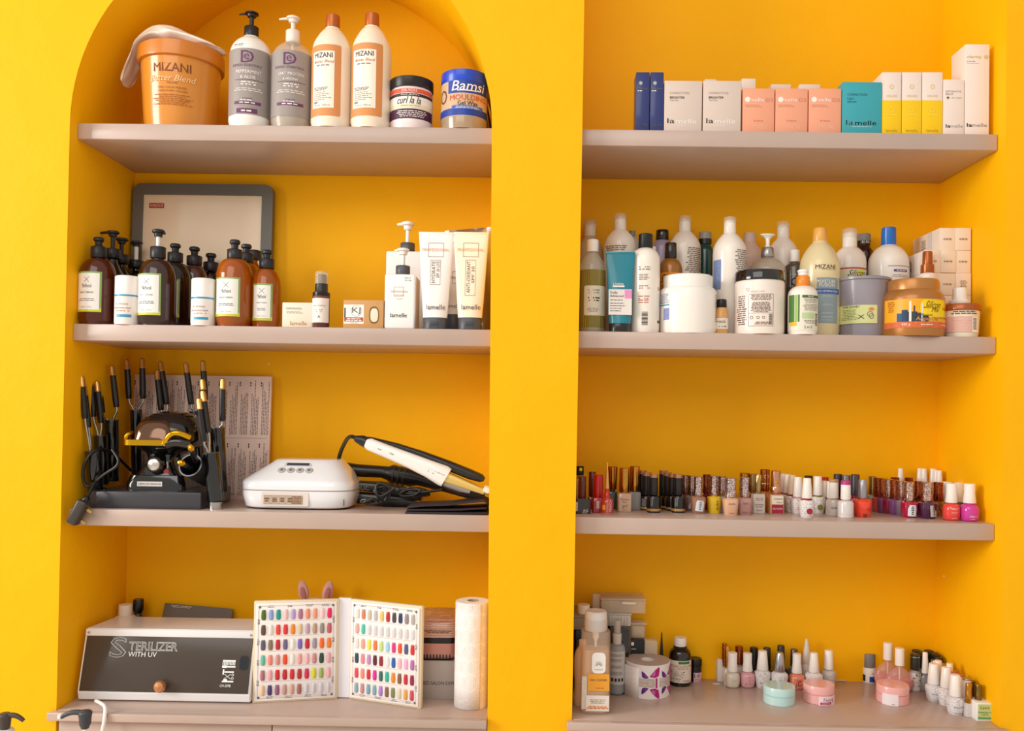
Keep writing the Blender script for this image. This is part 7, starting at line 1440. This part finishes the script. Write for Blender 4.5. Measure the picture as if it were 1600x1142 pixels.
jar2(1394.5, 1103, 1068, 1081, 24, 'f0b0ac', 'pink gel jar with blank paper sticker beside the pink globe bottles', ex=ps)
# bottle with grey cap, pink globe bottles
P = foot(1357.5, 1067, z, 10); P.z0 = CT; t = P.thing('small_bottle', 'small white bottle with matt grey cap and blue label block', 'bottle'); K = P.k
cyl(P, 'body', [(10.3, None), (10.8, 1065), (10.8, 1043), (10.4, 1041.5)], M('f0e8e0', .35, var=.01), t); cyl(P, 'cap', [(9.2, 1042), (9.3, 1040), (9.2, 1022), (8.6, 1020.5)], M('7d7872', .4, var=.03), t); P.patch('label_band', t, -3, 10, 1054, 1062.5, M('1c4c9c', .45, var=0), r=10.8*K, off=.0006); P.text(t, 'Zoom', 4, 1049, 8, r=10.8*K, mat=GINK, shear=.3); P.patch('label_mark', t, 3, 9, 1053, 1055.5, M('c03030', .5, var=0), r=10.8*K, off=.0009); P.patch('label_band', t, -10.3, -8, 1052, 1062, M('22303a', .5, var=0), r=10.8*K, off=.0006)
for px, base, ct, cb, y, bt, bw, lab in ((1387, 0, 1004, 1030, .29, 1034, 20, 'pink liquid globe bottle with white cap, the one behind'), (1405.5, 0, 1012.5, 1039, .25, 1042, 21, 'pink liquid globe bottle with white cap, the front one')):
    P = Spot(px, 1050, y, CT); t = P.thing('globe_bottle', lab, 'bottle', 'pink liquid globe bottles'); k = P.k; H = P.h(cb+2); w_ = bw*k
    q = rounded([(w_*.4, 0), (w_*.85, 0), (w_*1.1, H*.38), (w_*.82, H*.75), (w_*.25, H*.97), (w_*.22, H)], 3); lathe('body', q, M('e8b0a6', .06, coat=.6, var=0, kind='clear', alpha=.35), t, seg=36, sy=.5)
    lq = [(r_*.96, zz) for r_, zz in q if .003 < zz < H*.52]; lathe('pink_liquid', [(0, .003)]+lq+[(0, lq[-1][1])], M('e8908c', .3, tr=.1, coat=.2, var=.03), t, seg=32, sy=.5)
    lathe('cap', [(6.8*k, P.h(cb)), (7*k, P.h(cb-1)), (6.8*k, P.h(ct+1)), (5.8*k, P.h(ct))], CW, t, seg=24); lathe('brush_stem', [(1.2*k, H*.3), (1.2*k, H*.98)], WHITE, t, seg=10)
# dark-capped square bottles in the wall corner
DC = 'green-black capped bottles in the back corner'
for i, (px, ct, y, lab) in enumerate(((1429.5, 1022, .175, 'front one with printed white label'), (1432, 1015.5, .275, 'hindmost beside the pink globe bottles'), (1442, 1019, .225, 'second from the front'), (1451, 1016, .285, 'at the very back near the wall corner'), (1458, 1019.5, .25, 'in the middle against the wall corner'))):
    y = .262+(y-.175)*.42
    P, t = cp(min(px, pxof(NR-.02, y, CT+.05)), 0, ct, ct+24, 6.9, 6.8, ct+26, 8.4, 'round', M('cfc4bc', .15, tr=.2, coat=.5, var=.03), 'dk', 'green-black capped bottle, '+lab, y=y, grp=DC)
    if i == 0: P.patch('printed_label', t, -7, 7, 1050, 1076, M('d8d0ca', .5, var=0), r=8.4*P.k, off=.0006); P.text(t, 'KI', 1, 1052.5, 6, r=8.4*P.k, mat=INK, off=.001); P.micro(t, -6, 6, 1056, 1074, 6, r=8.4*P.k, mat=INK, off=.001)
    lathe('silver_line', [(7.1*P.k, P.h(ct+4)), (7.1*P.k, P.h(ct+3))], SILV, t, seg=20)
for i, (px, ct, y) in enumerate(((1466, 1022, .225), (1473, 1026, .19))):
    y = .262+(y-.175)*.42
    cp(min(px, pxof(NR-.02, y, CT+.05)), 0, ct, ct+24, 6.9, 6.8, ct+26, 8, 'round', 'bcb2aa', 'dk', 'green-black capped bottle against the side wall, '+('farther in' if not i else 'nearer the counter front'), y=y, grp=DC)
# clear slim bottle and three doodle-print polishes at the front corner
cp(1445, 1082, 1019, 1051, 5.2, 3.6, 1053, 7.5, 'round', M('d8d4d2', .06, tr=.7, coat=.5, var=0, kind='clear'), 'w', 'clear slim polish with tall tapered white cap near the globe bottles')
cp(1465.5, 0, 1031.5, 1062, 7, 5.4, 1063, 9.5, 'gel', 'e2d8d0', 'wy', 'cream-capped polish behind the first corner doodle-print one', y=.20)
cp(1483.5, 0, 1036, 1066, 6, 4.6, 1068, 9, 'gel', 'e6dcd6', 'wy', 'cream-capped polish between the second corner polish and the wall row', y=.165)
cp(1458.5, 1098, 1036.5, 1067.5, 9.2, 6.8, 1068, 12.2, 'gel', DOOW, 'w', 'doodle-print polish with cream-white cap, deepest of the three at the corner', ex=wl('RIDGE FILL', '5a6a90'))
cp(1478, 1104.5, 1042, 1073, 8.6, 6.6, 1074, 12, 'gel', DOO, 'w', 'doodle-print polish with cream-white cap, middle of the three at the corner')
cp(1492, 1119, 1054, 1086.5, 9, 6.8, 1087.5, 13, 'gel', DOOW, 'w', 'doodle-print polish with cream-white cap, frontmost of the three at the corner', ex=wl('top it off', '3a4a80'))
# row of white cylinders along the side wall
WRG = 'white bottles with rose-gold tops along the side wall'
WCY = M('f3ece8', .25, coat=.4, var=.01); CPT = M('b8745a', .3, metal=.5, var=0); STP = M('a8a0a0', .2, metal=.8, var=0)
rows_ = [(.252, STP), (.222, STP), (.192, CPT), (.162, CPT), (.132, CPT), (.102, STP)]
for i, (y, tp) in enumerate(rows_):
    x = NR-.028-.0015*(5-i); px = pxof(x, y, CT+.04)
    P = Spot(px, 1060, y, CT); t = P.thing('nail_polish', 'white cylinder polish with %s top by the side wall, %s' % ('steel' if tp is STP else 'rose-gold', ('hindmost', 'second from the back', 'third from the back', 'fourth from the back', 'fifth from the back', 'nearest behind the gold caps')[i].replace('nearest', 'just')), 'nail polish', WRG); k = .00158
    lathe('body', [(.0115, 0), (.0122, .001), (.0122, .034), (.0105, .036)], WCY, t, seg=24); lathe('cap', [(.0105, .0365), (.0108, .037), (.0104, .079)], WCY, t, seg=24); lathe('cap_top', [(.0104, .0788), (.0111, .0795), (.0111, .0815), (.0105, .0825), (0, .0825)], tp, t, seg=24)
for i, (dx, y, m_, lab) in enumerate(((.036, .075, GOLDS, 'gold-capped bottle standing behind the small green-labelled box'), (.0165, .068, M('8a7440', .15, metal=1, var=0), 'dark gold-capped bottle closest to the side wall'), (.0165, .098, M('6a5a38', .15, metal=1, var=0), 'dark gold-capped bottle second along the side wall'))):
    x = NR-dx; P = Spot(pxof(x, y, CT+.04), 1060, y, CT); t = P.thing('nail_polish', lab, 'nail polish', WRG)
    lathe('body', [(.0095, 0), (.0105, .001), (.0105, .030), (.008, .032)], M('e6dcd8', .15, tr=.2, coat=.5, var=0), t, seg=24, p=4); lathe('cap', [(.0078, .0325), (.008, .033), (.0078, .077), (.0074, .078)], m_, t, seg=24)
P = foot(1539, 1126.5, z); K = P.k; t = P.thing('carton', 'small white box with green label at the front corner beside the wall', 'box'); Hh = P.h(1098.5)
W_ = 25.5*K; box('body', W_, .045, Hh, M('f4f0ea', .5, var=.01), t, (0, .0225, 0), bev=.0006)
patch('printed_label', t, .4*K, Hh*.5, 22.5*K, Hh*.86, M('bcd28a', .5, var=.15, scale=40), off=.0004); text(t, 'Lavis', 0, Hh*.75, 14*K, mat=M('8a5a3a', .5, var=0), off=.0008, shear=.3, h=5*K); text(t, 'WEIGHTLESS CUTI', 0, Hh*.48, 21*K, mat=INK, off=.0008, h=2.2*K); text(t, 'CLE OIL', 0, Hh*.36, 11*K, mat=INK, off=.0008, h=2.2*K); patch('label_band', t, 0, Hh*.16, 22*K, Hh*.1, M('5aa070', .5, var=.1), off=.0006)
